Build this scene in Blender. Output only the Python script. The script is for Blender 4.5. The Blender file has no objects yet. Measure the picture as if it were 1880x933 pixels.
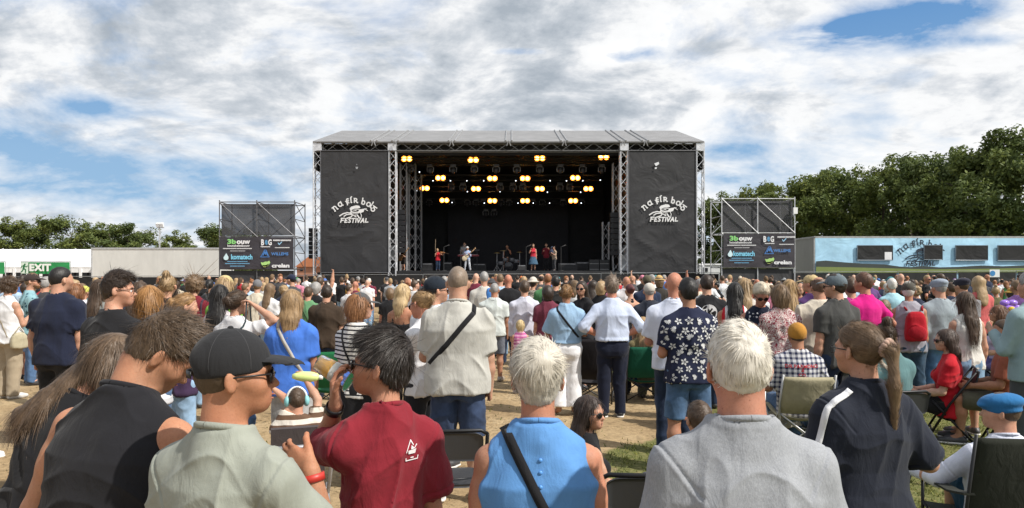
import bpy, math, random
import numpy as np
from mathutils import Vector, Matrix
from mathutils.bvhtree import BVHTree
SC = bpy.context.scene
COL = SC.collection
F = 1300.0; HC = 1.80; YH = 505.0; CX = 940.0
def at(px, py, d): return (float((px-CX)*d/F), float(d), float(HC-(py-YH)*d/F))
rng = np.random.default_rng(7)
random.seed(7)
f32 = np.float32
# ------------------------------------------------------------------ materials
MATS = {}
def new_mat(name):
    m = bpy.data.materials.new(name); m.use_nodes = True
    nt = m.node_tree
    for n in list(nt.nodes): nt.nodes.remove(n)
    out = nt.nodes.new('ShaderNodeOutputMaterial')
    b = nt.nodes.new('ShaderNodeBsdfPrincipled')
    nt.links.new(b.outputs[0], out.inputs[0])
    return m, nt, b
def node(nt, t, **kw):
    n = nt.nodes.new(t)
    for k, v in kw.items():
        if k.startswith('i_'):
            key = k[2:]
            key = int(key) if key.isdigit() else key.replace('_', ' ')
            n.inputs[key].default_value = v
        else: setattr(n, k, v)
    return n
def ramp(nt, stops, interp='LINEAR'):
    r = nt.nodes.new('ShaderNodeValToRGB'); e = r.color_ramp; e.interpolation = interp
    while len(e.elements) > 1: e.elements.remove(e.elements[-1])
    for i, (p, c) in enumerate(stops):
        el = e.elements[0] if i == 0 else e.elements.new(p)
        el.position = p; el.color = (*c, 1) if len(c) == 3 else c
    return r
def mixc(nt, a, b, fac, mode='MIX'):
    m = nt.nodes.new('ShaderNodeMix'); m.data_type = 'RGBA'; m.blend_type = mode
    for sock, v in ((m.inputs[0], fac), (m.inputs[6], a), (m.inputs[7], b)):
        if hasattr(v, 'is_linked'): nt.links.new(v, sock)
        elif isinstance(v, (int, float)): sock.default_value = v
        else: sock.default_value = (*v, 1) if len(v) == 3 else v
    return m.outputs[2]
def objcoord(nt, scale=(1, 1, 1), rnd=True):
    tc = nt.nodes.new('ShaderNodeTexCoord'); mp = nt.nodes.new('ShaderNodeMapping')
    nt.links.new(tc.outputs['Object'], mp.inputs[0]); mp.inputs['Scale'].default_value = scale
    if rnd:
        oi = nt.nodes.new('ShaderNodeObjectInfo'); mm = node(nt, 'ShaderNodeMath', operation='MULTIPLY'); mm.inputs[1].default_value = 37.0
        nt.links.new(oi.outputs['Random'], mm.inputs[0]); nt.links.new(mm.outputs[0], mp.inputs['Location'])
    return mp.outputs[0]
def noise(nt, vec, scale, detail=4, rough=.55, dist=0.0):
    n = node(nt, 'ShaderNodeTexNoise'); n.inputs['Scale'].default_value = scale; n.inputs['Detail'].default_value = detail
    n.inputs['Roughness'].default_value = rough; n.inputs['Distortion'].default_value = dist
    nt.links.new(vec, n.inputs['Vector']); return n.outputs['Fac']
def bump(nt, b, h, strength, dist=.01, prev=None):
    n = nt.nodes.new('ShaderNodeBump'); n.inputs['Strength'].default_value = strength; n.inputs['Distance'].default_value = dist
    nt.links.new(h, n.inputs['Height'])
    if prev is not None: nt.links.new(prev, n.inputs['Normal'])
    nt.links.new(n.outputs[0], b.inputs['Normal']); return n.outputs[0]
def lin(r, g=None, b=None):
    if g is None: r, g, b = ((r >> 16) & 255, (r >> 8) & 255, r & 255)
    def c(u):
        u = u/255.0
        return u/12.92 if u <= .04045 else ((u+.055)/1.055)**2.4
    return (c(r), c(g), c(b))
def mat_objcol(kind):
    """one material per surface kind; the colour is the object's own"""
    if kind in MATS: return MATS[kind]
    m, nt, b = new_mat(kind); MATS[kind] = m
    oi = nt.nodes.new('ShaderNodeObjectInfo'); col = oi.outputs['Color']
    b.inputs['Roughness'].default_value = .85
    sp = 'Specular IOR Level'
    if kind in ('cloth', 'heather', 'denim', 'knit'):
        v = objcoord(nt)
        n1 = noise(nt, v, 9, 5, .6); n2 = noise(nt, v, 420, 2, .5)
        r = ramp(nt, [(.25, (.84,)*3), (.75, (1.1,)*3)]); nt.links.new(n1, r.inputs[0])
        c = mixc(nt, col, r.outputs[0], 1.0, 'MULTIPLY')
        if kind == 'heather':
            v2 = objcoord(nt, (1, 1, .35)); n3 = noise(nt, v2, 300, 3, .7)
            r2 = ramp(nt, [(.3, (.75,)*3), (.7, (1.2,)*3)]); nt.links.new(n3, r2.inputs[0])
            c = mixc(nt, c, r2.outputs[0], .7, 'MULTIPLY')
        if kind == 'denim':
            n3 = noise(nt, v, 5, 4, .6); r2 = ramp(nt, [(.35, (.6,)*3), (.7, (1.5,)*3)]); nt.links.new(n3, r2.inputs[0])
            c = mixc(nt, c, r2.outputs[0], .9, 'MULTIPLY')
        nt.links.new(c, b.inputs['Base Color'])
        b.inputs['Roughness'].default_value = .92; b.inputs[sp].default_value = .2
        b.inputs['Sheen Weight'].default_value = .08
        vw = objcoord(nt, (1, 1, .45)); nw = noise(nt, vw, 14, 4, .55, .6)
        p = bump(nt, b, nw, .45, .02); bump(nt, b, n2, .25, .002, p)
    elif kind == 'skin':
        v = objcoord(nt)
        n1 = noise(nt, v, 11, 5, .6); r = ramp(nt, [(.3, (.80, .72, .69)), (.7, (1.10, 1.05, 1.03))]); nt.links.new(n1, r.inputs[0])
        c = mixc(nt, col, r.outputs[0], 1.0, 'MULTIPLY')
        n2 = noise(nt, v, 160, 3, .6)
        r3 = ramp(nt, [(.30, (.80, .74, .71)), (.42, (.97, .96, .95)), (.65, (1.05,)*3)]); nt.links.new(n2, r3.inputs[0])
        n5 = noise(nt, v, 4.5, 3, .5); r5 = ramp(nt, [(.35, (1.06, .98, .96)), (.62, (.93, .98, 1.0))]); nt.links.new(n5, r5.inputs[0]); c = mixc(nt, c, r5.outputs[0], 1.0, 'MULTIPLY')
        c = mixc(nt, c, r3.outputs[0], .7, 'MULTIPLY')
        vo = node(nt, 'ShaderNodeTexVoronoi'); vo.inputs['Scale'].default_value = 34; nt.links.new(v, vo.inputs['Vector'])
        sv = nt.nodes.new('ShaderNodeSeparateColor'); nt.links.new(vo.outputs['Color'], sv.inputs[0])
        sp_ = math_(nt, 'MULTIPLY', math_(nt, 'LESS_THAN', vo.outputs['Distance'], .085), math_(nt, 'GREATER_THAN', sv.outputs[0], .72))
        c = mixc(nt, c, mixc(nt, c, (.52, .40, .34), 1.0, 'MULTIPLY'), math_(nt, 'MULTIPLY', sp_, .75))
        nt.links.new(c, b.inputs['Base Color'])
        b.inputs['Roughness'].default_value = .58; b.inputs[sp].default_value = .32
        b.inputs['Subsurface Weight'].default_value = .12; b.inputs['Subsurface Radius'].default_value = (.02, .007, .004)
        b.inputs['Subsurface Scale'].default_value = .5
        bump(nt, b, n2, .18, .002)
    elif kind == 'hair':
        a = node(nt, 'ShaderNodeAttribute', attribute_name='rnd')
        r = ramp(nt, [(0, (.55,)*3), (.5, (1.0,)*3), (1, (1.32, 1.30, 1.27))]); nt.links.new(a.outputs['Fac'], r.inputs[0])
        c = mixc(nt, col, r.outputs[0], 1.0, 'MULTIPLY')
        nt.links.new(c, b.inputs['Base Color']); b.inputs['Roughness'].default_value = .48; b.inputs[sp].default_value = .4
        v = objcoord(nt, (1, 1, .12)); n = noise(nt, v, 120, 3, .6); bump(nt, b, n, .5, .006)
    elif kind == 'plastic':
        nt.links.new(col, b.inputs['Base Color']); b.inputs['Roughness'].default_value = .4
        v = objcoord(nt); n = noise(nt, v, 30, 4); r = ramp(nt, [(.3, (.32,)*3), (.7, (.55,)*3)]); nt.links.new(n, r.inputs[0])
        nt.links.new(r.outputs[0], b.inputs['Roughness'])
    elif kind == 'gloss':
        nt.links.new(col, b.inputs['Base Color']); b.inputs['Roughness'].default_value = .08
    elif kind == 'metal':
        v = objcoord(nt); n = noise(nt, v, 6, 5); r = ramp(nt, [(.3, (.75,)*3), (.7, (1.1,)*3)]); nt.links.new(n, r.inputs[0])
        nt.links.new(mixc(nt, col, r.outputs[0], 1, 'MULTIPLY'), b.inputs['Base Color'])
        b.inputs['Metallic'].default_value = .55; b.inputs['Roughness'].default_value = .45
    elif kind == 'paint':   # sheet surfaces: panels, tents, boards - faint dirt streaks
        v = objcoord(nt, (1, 1, .3)); n = noise(nt, v, 1.3, 6, .65); r = ramp(nt, [(.3, (.86,)*3), (.7, (1.06,)*3)]); nt.links.new(n, r.inputs[0])
        nt.links.new(mixc(nt, col, r.outputs[0], 1, 'MULTIPLY'), b.inputs['Base Color'])
        b.inputs['Roughness'].default_value = .6
    elif kind == 'tarp':
        v = objcoord(nt, (1, 1, 1)); n = noise(nt, v, 1.1, 6, .6); r = ramp(nt, [(.3, (.85,)*3), (.7, (1.12,)*3)]); nt.links.new(n, r.inputs[0])
        nt.links.new(mixc(nt, col, r.outputs[0], 1, 'MULTIPLY'), b.inputs['Base Color'])
        b.inputs['Roughness'].default_value = .7
        n2 = noise(nt, v, .7, 3, .5, 1.2); bump(nt, b, n2, .5, .15)
    elif kind == 'mesh':    # woven scaffold net: partly see-through cloth
        nt.links.new(col, b.inputs['Base Color']); b.inputs['Roughness'].default_value = .8
        tr = nt.nodes.new('ShaderNodeBsdfTransparent'); mx = nt.nodes.new('ShaderNodeMixShader')
        v = objcoord(nt); n = noise(nt, v, .9, 4); r = ramp(nt, [(.35, (.68,)*3), (.65, (.80,)*3)]); nt.links.new(n, r.inputs[0])
        nt.links.new(r.outputs[0], mx.inputs[0]); nt.links.new(tr.outputs[0], mx.inputs[1]); nt.links.new(b.outputs[0], mx.inputs[2])
        out = [n_ for n_ in nt.nodes if n_.type == 'OUTPUT_MATERIAL'][0]; nt.links.new(mx.outputs[0], out.inputs[0])
    elif kind == 'leaf':
        a = node(nt, 'ShaderNodeAttribute', attribute_name='rnd')
        r = ramp(nt, [(0, (.55, .6, .5)), (.5, (1, 1, 1)), (1, (1.7, 1.5, 1.1))]); nt.links.new(a.outputs['Fac'], r.inputs[0])
        c = mixc(nt, col, r.outputs[0], 1, 'MULTIPLY'); nt.links.new(c, b.inputs['Base Color']); b.inputs['Roughness'].default_value = .6
        b.inputs[sp].default_value = .25
        t = nt.nodes.new('ShaderNodeBsdfTranslucent'); nt.links.new(c, t.inputs[0]); mx = nt.nodes.new('ShaderNodeMixShader'); mx.inputs[0].default_value = .3
        nt.links.new(b.outputs[0], mx.inputs[1]); nt.links.new(t.outputs[0], mx.inputs[2])
        out = [n_ for n_ in nt.nodes if n_.type == 'OUTPUT_MATERIAL'][0]; nt.links.new(mx.outputs[0], out.inputs[0])
    elif kind == 'bark':
        v = objcoord(nt, (1, 1, .2)); n = noise(nt, v, 12, 5); r = ramp(nt, [(.3, (.6,)*3), (.7, (1.3,)*3)]); nt.links.new(n, r.inputs[0])
        nt.links.new(mixc(nt, col, r.outputs[0], 1, 'MULTIPLY'), b.inputs['Base Color']); bump(nt, b, n, .6, .03)
    elif kind == 'haloglow':  # weak emission painting the warm halo round a lit bulb
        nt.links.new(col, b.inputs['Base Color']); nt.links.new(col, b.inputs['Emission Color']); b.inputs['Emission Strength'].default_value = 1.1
    elif kind == 'lamp':
        nt.links.new(col, b.inputs['Base Color']); nt.links.new(col, b.inputs['Emission Color']); b.inputs['Emission Strength'].default_value = 9
    else:
        nt.links.new(col, b.inputs['Base Color'])
    return m
def mat_pattern(key, fn):
    if key in MATS: return MATS[key]
    m, nt, b = new_mat(key); MATS[key] = m
    tc = nt.nodes.new('ShaderNodeTexCoord')
    c = fn(nt, tc.outputs['Object']); nt.links.new(c, b.inputs['Base Color'])
    b.inputs['Roughness'].default_value = .9; b.inputs['Specular IOR Level'].default_value = .2
    vw = objcoord(nt, (1, 1, .45)); nw = noise(nt, vw, 14, 4, .55, .6); bump(nt, b, nw, .45, .02)
    return m
def sepz(nt, vec, axis):
    s = nt.nodes.new('ShaderNodeSeparateXYZ'); nt.links.new(vec, s.inputs[0]); return s.outputs[axis]
def math_(nt, op, a, b=None, clamp=False):
    n = nt.nodes.new('ShaderNodeMath'); n.operation = op; n.use_clamp = clamp
    for i, v in enumerate((a, b)):
        if v is None: continue
        if hasattr(v, 'is_linked'): nt.links.new(v, n.inputs[i])
        else: n.inputs[i].default_value = v
    return n.outputs[0]
def warp(nt, vec, amt=.015, sc=6):
    n = node(nt, 'ShaderNodeTexNoise'); n.inputs['Scale'].default_value = sc; nt.links.new(vec, n.inputs['Vector'])
    vm = node(nt, 'ShaderNodeVectorMath', operation='MULTIPLY_ADD'); nt.links.new(n.outputs['Color'], vm.inputs[0]); vm.inputs[1].default_value = (amt,)*3
    nt.links.new(vec, vm.inputs[2]); return vm.outputs[0]
def pat_stripes(c1, c2, per, duty=.5, axis=2, wamt=.012):
    def fn(nt, vec):
        z = sepz(nt, warp(nt, vec, wamt), axis)
        f = math_(nt, 'FRACT', math_(nt, 'MULTIPLY', z, 1.0/per)); g = math_(nt, 'LESS_THAN', f, duty)
        return mixc(nt, c1, c2, g)
    return fn
def pat_plaid(c0, c1, per, duty=.16):
    def fn(nt, vec):
        w = warp(nt, vec, .012); out = None
        for ax in (0, 2):
            f = math_(nt, 'FRACT', math_(nt, 'MULTIPLY', sepz(nt, w, ax), 1.0/per)); g = math_(nt, 'LESS_THAN', f, duty)
            out = g if out is None else math_(nt, 'MULTIPLY', math_(nt, 'ADD', out, g), .62)
        return mixc(nt, c0, c1, out)
    return fn
def pat_vor(bg, fg, sc, thr, metric='EUCLIDEAN', petals=0.0):
    def fn(nt, vec):
        w = warp(nt, vec, .05*petals+.004, 40)
        v = node(nt, 'ShaderNodeTexVoronoi'); v.inputs['Scale'].default_value = sc; v.inputs['Randomness'].default_value = .55
        nt.links.new(w, v.inputs['Vector'])
        n2 = noise(nt, vec, 95, 2, .5)
        dd = math_(nt, 'ADD', v.outputs['Distance'], math_(nt, 'MULTIPLY', math_(nt, 'SUBTRACT', n2, .5), .55*petals))
        g = math_(nt, 'LESS_THAN', dd, thr)
        return mixc(nt, bg, fg, g)
    return fn
def pat_zebra(c1, c2, sc=16):
    def fn(nt, vec):
        n = noise(nt, vec, sc, 2, .5, 1.6); f = math_(nt, 'FRACT', math_(nt, 'MULTIPLY', n, 7)); g = math_(nt, 'LESS_THAN', f, .5)
        return mixc(nt, c1, c2, g)
    return fn
# ------------------------------------------------------------------ objects
def tag(o, label=None, cat=None, group=None, kind=None):
    if label: o['label'] = label
    if cat: o['category'] = cat
    if group: o['group'] = group
    if kind: o['kind'] = kind
    return o
def link(o, parent=None):
    COL.objects.link(o)
    if parent is not None: o.parent = parent
    return o
def empty(name, loc=(0, 0, 0), rz=0, parent=None):
    o = bpy.data.objects.new(name, None); o.location = loc; o.rotation_euler[2] = rz; o.empty_display_size = .2
    return link(o, parent)
def mesh_obj(name, verts, faces, mat, color=(1, 1, 1), parent=None, smooth=True, rnd=None):
    """verts (N,3) array; faces (M,4) or (M,3) int array, or a list of tuples"""
    me = bpy.data.meshes.new(name)
    V = np.asarray(verts, dtype=f32)
    if isinstance(faces, np.ndarray):
        n = faces.shape[1]; M = faces.shape[0]
        me.vertices.add(len(V)); me.vertices.foreach_set('co', V.ravel())
        me.loops.add(M*n); me.loops.foreach_set('vertex_index', faces.astype(np.int32).ravel())
        me.polygons.add(M); me.polygons.foreach_set('loop_start', np.arange(0, M*n, n, dtype=np.int32))
        me.update(calc_edges=True)
    else:
        me.from_pydata([tuple(map(float, v)) for v in V], [], faces); me.update()
    if smooth: me.polygons.foreach_set('use_smooth', np.ones(len(me.polygons), dtype=bool))
    if rnd is not None:
        a = me.attributes.new('rnd', 'FLOAT', 'POINT'); a.data.foreach_set('value', np.asarray(rnd, dtype=f32))
    me.materials.append(mat if not isinstance(mat, str) else mat_objcol(mat))
    o = bpy.data.objects.new(name, me); o.color = (*color, 1)
    return link(o, parent)
class MB:
    def __init__(s): s.v = []; s.f = []
    def add(s, vs, fs):
        n = len(s.v); s.v += [tuple(map(float, v)) for v in vs]; s.f += [tuple(i+n for i in f) for f in fs]; return s
    def box(s, c, size, R=None):
        x, y, z = [k/2 for k in size]
        vs = [(a*x, b*y, g*z) for a in (-1, 1) for b in (-1, 1) for g in (-1, 1)]
        if R is not None: vs = [tuple(R @ Vector(v)) for v in vs]
        vs = [(v[0]+c[0], v[1]+c[1], v[2]+c[2]) for v in vs]
        return s.add(vs, [(0, 1, 3, 2), (4, 6, 7, 5), (0, 4, 5, 1), (2, 3, 7, 6), (0, 2, 6, 4), (1, 5, 7, 3)])
    def box2(s, p0, p1):
        return s.box([(a+b)/2 for a, b in zip(p0, p1)], [abs(b-a) for a, b in zip(p0, p1)])
    def tube(s, pts, r, n=6, caps=True):
        pts = [Vector(p) for p in pts]; rs = r if isinstance(r, (list, tuple)) else [r]*len(pts)
        rings = []
        up = None
        for i, p in enumerate(pts):
            t = (pts[min(i+1, len(pts)-1)]-pts[max(i-1, 0)]).normalized()
            if up is None: up = t.orthogonal().normalized()
            up = (up-t*up.dot(t)); up = up.normalized() if up.length > 1e-6 else t.orthogonal().normalized()
            w = t.cross(up)
            rings.append([p+(up*math.cos(a)+w*math.sin(a))*rs[i] for a in [2*math.pi*k/n for k in range(n)]])
        vs = [v for R in rings for v in R]; fs = []
        for i in range(len(pts)-1):
            for k in range(n):
                a = i*n+k; b = i*n+(k+1) % n; fs.append((a, b, b+n, a+n))
        if caps: fs += [tuple(reversed(range(n))), tuple(range(len(vs)-n, len(vs)))]
        return s.add(vs, fs)
    def ell(s, c, r, nu=12, nv=8, R=None):
        vs = []; fs = []
        for j in range(nv+1):
            th = math.pi*j/nv
            for i in range(nu):
                ph = 2*math.pi*i/nu
                v = Vector((r[0]*math.sin(th)*math.cos(ph), r[1]*math.sin(th)*math.sin(ph), r[2]*math.cos(th)))
                if R is not None: v = R @ v
                vs.append((v[0]+c[0], v[1]+c[1], v[2]+c[2]))
        for j in range(nv):
            for i in range(nu):
                a = j*nu+i; b = j*nu+(i+1) % nu; fs.append((a, a+nu, b+nu, b))
        return s.add(vs, fs)
    def lathe(s, prof, n=20, c=(0, 0, 0), R=None):
        vs = []; fs = []
        for (r, z) in prof:
            for k in range(n):
                a = 2*math.pi*k/n; v = Vector((r*math.cos(a), r*math.sin(a), z))
                if R is not None: v = R @ v
                vs.append((v[0]+c[0], v[1]+c[1], v[2]+c[2]))
        for i in range(len(prof)-1):
            for k in range(n):
                a = i*n+k; b = i*n+(k+1) % n; fs.append((a, b, b+n, a+n))
        return s.add(vs, fs)
    def prism(s, poly, y0, y1):
        """polygon in xz, extruded along y"""
        n = len(poly); vs = [(x, y0, z) for x, z in poly]+[(x, y1, z) for x, z in poly]
        return s.add(vs, [tuple(range(n)), tuple(reversed(range(n, 2*n)))]+[(i, i+n, (i+1) % n+n, (i+1) % n) for i in range(n)])
    def build(s, name, mat, color=(1, 1, 1), parent=None, smooth=False):
        return mesh_obj(name, s.v, s.f, mat, color, parent, smooth)
def smooth_by_angle(o, ang=40):
    me = o.data
    me.polygons.foreach_set('use_smooth', np.ones(len(me.polygons), dtype=bool))
    try: me.set_sharp_from_angle(angle=math.radians(ang))
    except Exception: pass
    return o
# ------------------------------------------------------------------ signed distance fields
def rotx(t): c, s = math.cos(t), math.sin(t); return np.array([[1, 0, 0], [0, c, -s], [0, s, c]])
def roty(t): c, s = math.cos(t), math.sin(t); return np.array([[c, 0, s], [0, 1, 0], [-s, 0, c]])
def rotz(t): c, s = math.cos(t), math.sin(t); return np.array([[c, -s, 0], [s, c, 0], [0, 0, 1]])
def A3(*p): return np.array(p if len(p) > 1 else p[0], dtype=float)
def unit(v): v = A3(v); return v/max(np.linalg.norm(v), 1e-9)
# primitives are tuples: (kind, params..., op, k)
def cone(a, b, r1, r2, k=.02, op='+', flat=None, fs=1.0, cut=False): return ('cone', A3(a), A3(b), r1, r2, None if flat is None else unit(flat), fs, cut, op, k)
def elli(c, r, R=None, k=.02, op='+'): return ('elli', A3(c), A3(r), np.eye(3) if R is None else R, op, k)
def loft(o, R, zs, a, b, yc, e=2.3, k=.03, op='+'): return ('loft', A3(o), R, A3(zs), A3(a), A3(b), A3(yc), e, op, k)
def plane(p, n, k=.004, op='&'): return ('plane', A3(p), unit(n), op, k)
def group(prims, k=.02, op='+'):
    pts = []
    for q in prims:
        if q[0] == 'cone': pts += [(q[1], q[3]), (q[2], q[4])]
        elif q[0] == 'elli': pts += [(q[1], float(max(q[2])))]
    c = np.mean([p for p, _ in pts], axis=0); r = max(np.linalg.norm(p-c)+rr for p, rr in pts)
    return ('group', prims, c, r, op, k)
def _prim(q, P):
    t = q[0]
    if t == 'cone':
        _, a, b, r1, r2, fl, fs, cut = q[:8]
        ba = (b-a).astype(f32); L2 = float(ba@ba)+1e-12; pa = P-a.astype(f32)
        h0 = (pa@ba)/L2; h = np.clip(h0, 0, 1)
        d = pa-h[:, None]*ba
        if fl is not None:
            f_ = fl.astype(f32); d = d+np.outer(d@f_*(1/fs-1), f_)
        D = np.sqrt(np.einsum('ij,ij->i', d, d))-(r1+(r2-r1)*h)
        if cut:
            L = math.sqrt(L2); D = np.maximum(D, (h0-1)*L)
        return D
    if t == 'elli':
        _, c, r, R = q[:4]
        p = (P-c.astype(f32))@R.astype(f32)
        u = p/r.astype(f32); k0 = np.sqrt(np.einsum('ij,ij->i', u, u)); w = u/r.astype(f32); k1 = np.sqrt(np.einsum('ij,ij->i', w, w))+1e-9
        return k0*(k0-1)/k1
    if t == 'loft':
        _, o, R, zs, a, b, yc, e = q[:8]
        p = (P-o.astype(f32))@R.astype(f32); z = p[:, 2]
        aa = np.interp(z, zs, a).astype(f32); bb = np.interp(z, zs, b).astype(f32); yy = p[:, 1]-np.interp(z, zs, yc).astype(f32)
        m = (np.abs(p[:, 0]/aa)**e+np.abs(yy/bb)**e)**(1/e)
        D = (m-1)*np.minimum(aa, bb)
        return np.maximum(D, np.maximum(zs[0]-z, z-zs[-1]))
    if t == 'plane': return (P-q[1].astype(f32))@q[2].astype(f32)
    if t == 'group': return sdf(q[1], P)
def sdf(prims, P):
    D = np.full(len(P), 1e3, dtype=f32)
    for q in prims:
        op, k = q[-2], q[-1]
        if q[0] == 'group':
            lb = np.sqrt(((P-q[2].astype(f32))**2).sum(1))-q[3]
            m = lb < .05
            if not m.any():
                D = np.minimum(D, lb) if op == '+' else D; continue
            d = lb.copy(); d[m] = _prim(q, P[m])
        else: d = _prim(q, P)
        d = d.astype(f32)
        if op == '+':
            h = np.maximum(k-np.abs(D-d), 0)/k; D = np.minimum(D, d)-h*h*k*.25
        elif op == '-':
            d = -d; h = np.maximum(k-np.abs(D-d), 0)/k; D = np.maximum(D, d)+h*h*k*.25
        elif op == '&':
            h = np.maximum(k-np.abs(D-d), 0)/k; D = np.maximum(D, d)+h*h*k*.25
    return D
def bounds(prims, pad=.02):
    lo = np.full(3, 1e9); hi = -lo
    for q in prims:
        if q[-2] != '+': continue
        if q[0] == 'cone': pr = [(q[1], q[3]), (q[2], q[4])]
        elif q[0] == 'elli': pr = [(q[1], float(max(q[2])))]
        elif q[0] == 'group': pr = [(q[2], q[3])]
        elif q[0] == 'loft':
            _, o, R, zs, a, b, yc, e = q[:8]
            pr = [(o+R@A3(0, y, z), float(max(aa, bb))) for z, aa, bb, y in zip(zs, a, b, yc)]
        else: continue
        for c, r in pr: lo = np.minimum(lo, c-r); hi = np.maximum(hi, c+r)
    return lo-pad, hi+pad
def polygonise(prims, h, relax=1):
    lo, hi = bounds(prims, .02+h*2)
    S = 4
    n = np.ceil((hi-lo)/(h*S)).astype(int)+2
    ax = [lo[i]+np.arange(n[i])*h*S for i in range(3)]
    G = np.stack(np.meshgrid(*ax, indexing='ij'), -1).reshape(-1, 3).astype(f32)
    Dc = sdf(prims, G).reshape(n)
    N = (n-1)*S+1
    ii = [np.minimum((np.arange(N[i])+S//2)//S, n[i]-1) for i in range(3)]
    D = Dc[np.ix_(*ii)].astype(f32)
    near = np.abs(Dc) < h*S*2.2
    nm = near[np.ix_(*ii)]
    idx = np.argwhere(nm)
    P = (lo+idx*h).astype(f32)
    out = np.empty(len(P), dtype=f32)
    for s in range(0, len(P), 400000): out[s:s+400000] = sdf(prims, P[s:s+400000])
    D[nm] = out
    D[D == 0] = 1e-7
    ins = D < 0
    def sl(a, o): return a[o[0]:a.shape[0]-1+o[0], o[1]:a.shape[1]-1+o[1], o[2]:a.shape[2]-1+o[2]]
    offs = [(i, j, k) for i in (0, 1) for j in (0, 1) for k in (0, 1)]
    cnt = np.zeros(np.array(D.shape)-1, dtype=np.int8)
    for o in offs: cnt += sl(ins, o)
    cells = np.argwhere((cnt > 0) & (cnt < 8))
    ids = np.full(cnt.shape, -1, dtype=np.int32); ids[tuple(cells.T)] = np.arange(len(cells))
    acc = np.zeros((len(cells), 3), dtype=f32); num = np.zeros(len(cells), dtype=f32)
    cv = {o: D[cells[:, 0]+o[0], cells[:, 1]+o[1], cells[:, 2]+o[2]] for o in offs}
    for o in offs:
        for axis in range(3):
            if o[axis]: continue
            o2 = list(o); o2[axis] = 1; o2 = tuple(o2)
            a, b = cv[o], cv[o2]; m = (a < 0) != (b < 0)
            t = np.where(m, a/(a-b+1e-20), 0)
            p = np.tile(np.array(o, dtype=f32), (len(cells), 1)); p[:, axis] = t
            acc += p*m[:, None]; num += m
    V = (lo+(cells+acc/np.maximum(num, 1)[:, None])*h).astype(f32)
    faces = []
    for axis in range(3):
        u, w = (axis+1) % 3, (axis+2) % 3
        s0 = [slice(None)]*3; s1 = [slice(None)]*3; s0[axis] = slice(0, -1); s1[axis] = slice(1, None)
        A = ins[tuple(s0)]; B = ins[tuple(s1)]
        e = np.argwhere(A != B)
        e = e[(e[:, u] > 0) & (e[:, w] > 0) & (e[:, u] < D.shape[u]-1) & (e[:, w] < D.shape[w]-1)]
        flip = A[tuple(e.T)]
        def cid(du, dw):
            c = e.copy(); c[:, u] -= du; c[:, w] -= dw; return ids[tuple(c.T)]
        q = np.stack([cid(1, 1), cid(0, 1), cid(0, 0), cid(1, 0)], 1)
        q[~flip] = q[~flip][:, ::-1]
        faces.append(q)
    Fc = np.concatenate(faces); Fc = Fc[(Fc >= 0).all(1)]
    for _ in range(relax): V = laplace(V, Fc, .5)
    return V, Fc
def laplace(V, Fc, lam):
    n = len(V); acc = np.zeros((n, 3)); cnt = np.zeros(n)
    for i in range(4):
        a = Fc[:, i]; b = Fc[:, (i+1) % 4]
        for c in range(3):
            acc[:, c] += np.bincount(a, V[b, c], n)+np.bincount(b, V[a, c], n)
        cnt += np.bincount(a, minlength=n)+np.bincount(b, minlength=n)
    m = acc/np.maximum(cnt, 1)[:, None]
    m[cnt == 0] = V[cnt == 0]
    return (V+(m-V)*lam).astype(f32)
def vnormals(V, Fc):
    a = V[Fc[:, 2]]-V[Fc[:, 0]]; b = V[Fc[:, 3]]-V[Fc[:, 1]]; N = np.cross(a, b); n = len(V); out = np.zeros((n, 3))
    for i in range(4):
        for c in range(3): out[:, c] += np.bincount(Fc[:, i], N[:, c], n)
    return (out/np.maximum(np.linalg.norm(out, axis=1), 1e-12)[:, None]).astype(f32)
def _hash(i, seed):
    with np.errstate(over='ignore'):
        x = (i[..., 0].astype(np.uint32)*np.uint32(374761393)+i[..., 1].astype(np.uint32)*np.uint32(668265263)+i[..., 2].astype(np.uint32)*np.uint32(2246822519)+np.uint32(seed*3266489917 & 0xffffffff))
        x = (x ^ (x >> np.uint32(13)))*np.uint32(1274126177); x = x ^ (x >> np.uint32(16))
    return (x & np.uint32(0xffff)).astype(f32)/65535.0
def vnoise(P, seed=0):
    i = np.floor(P).astype(np.int64); f = (P-i).astype(f32); f = f*f*(3-2*f); out = 0
    for o in [(a, b, c) for a in (0, 1) for b in (0, 1) for c in (0, 1)]:
        w = np.prod([f[:, k] if o[k] else 1-f[:, k] for k in range(3)], axis=0)
        out = out+w*_hash(i+np.array(o), seed)
    return out
def folds(V, Fc, amp, seed, zc=(9, 9, 2.4)):
    """cloth creases: ridged noise stretched along the hang of the cloth"""
    N = vnormals(V, Fc); P = V.astype(np.float64)
    w = np.stack([vnoise(P*3+7, seed+1), vnoise(P*3+17, seed+2), vnoise(P*3+27, seed+3)], 1)-.5
    Q = P+w*.16
    n1 = 1-np.abs(2*vnoise(Q*np.array(zc), seed)-1)
    ax_ = np.sqrt(Q[:, 0]**2+.0036); c45 = .7071
    D1 = np.stack([(ax_*c45+Q[:, 2]*c45)*11, Q[:, 1]*4, (-ax_*c45+Q[:, 2]*c45)*3.2], 1)
    n2 = 1-np.abs(2*vnoise(D1+31, seed+5)-1)
    m = vnoise(P*4.5, seed+9); m2 = vnoise(P*5+50, seed+10)
    d = amp*((n1**3.6-.13)*np.clip(m*1.9-.3, 0, 1.3)+(n2**3.6-.13)*np.clip(m2*2.0-.4, 0, 1.3)+.35*(vnoise(Q*np.array([16, 16, 7.])+5, seed+14)-.5))
    return (V+N*d[:, None]).astype(f32)
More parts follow.
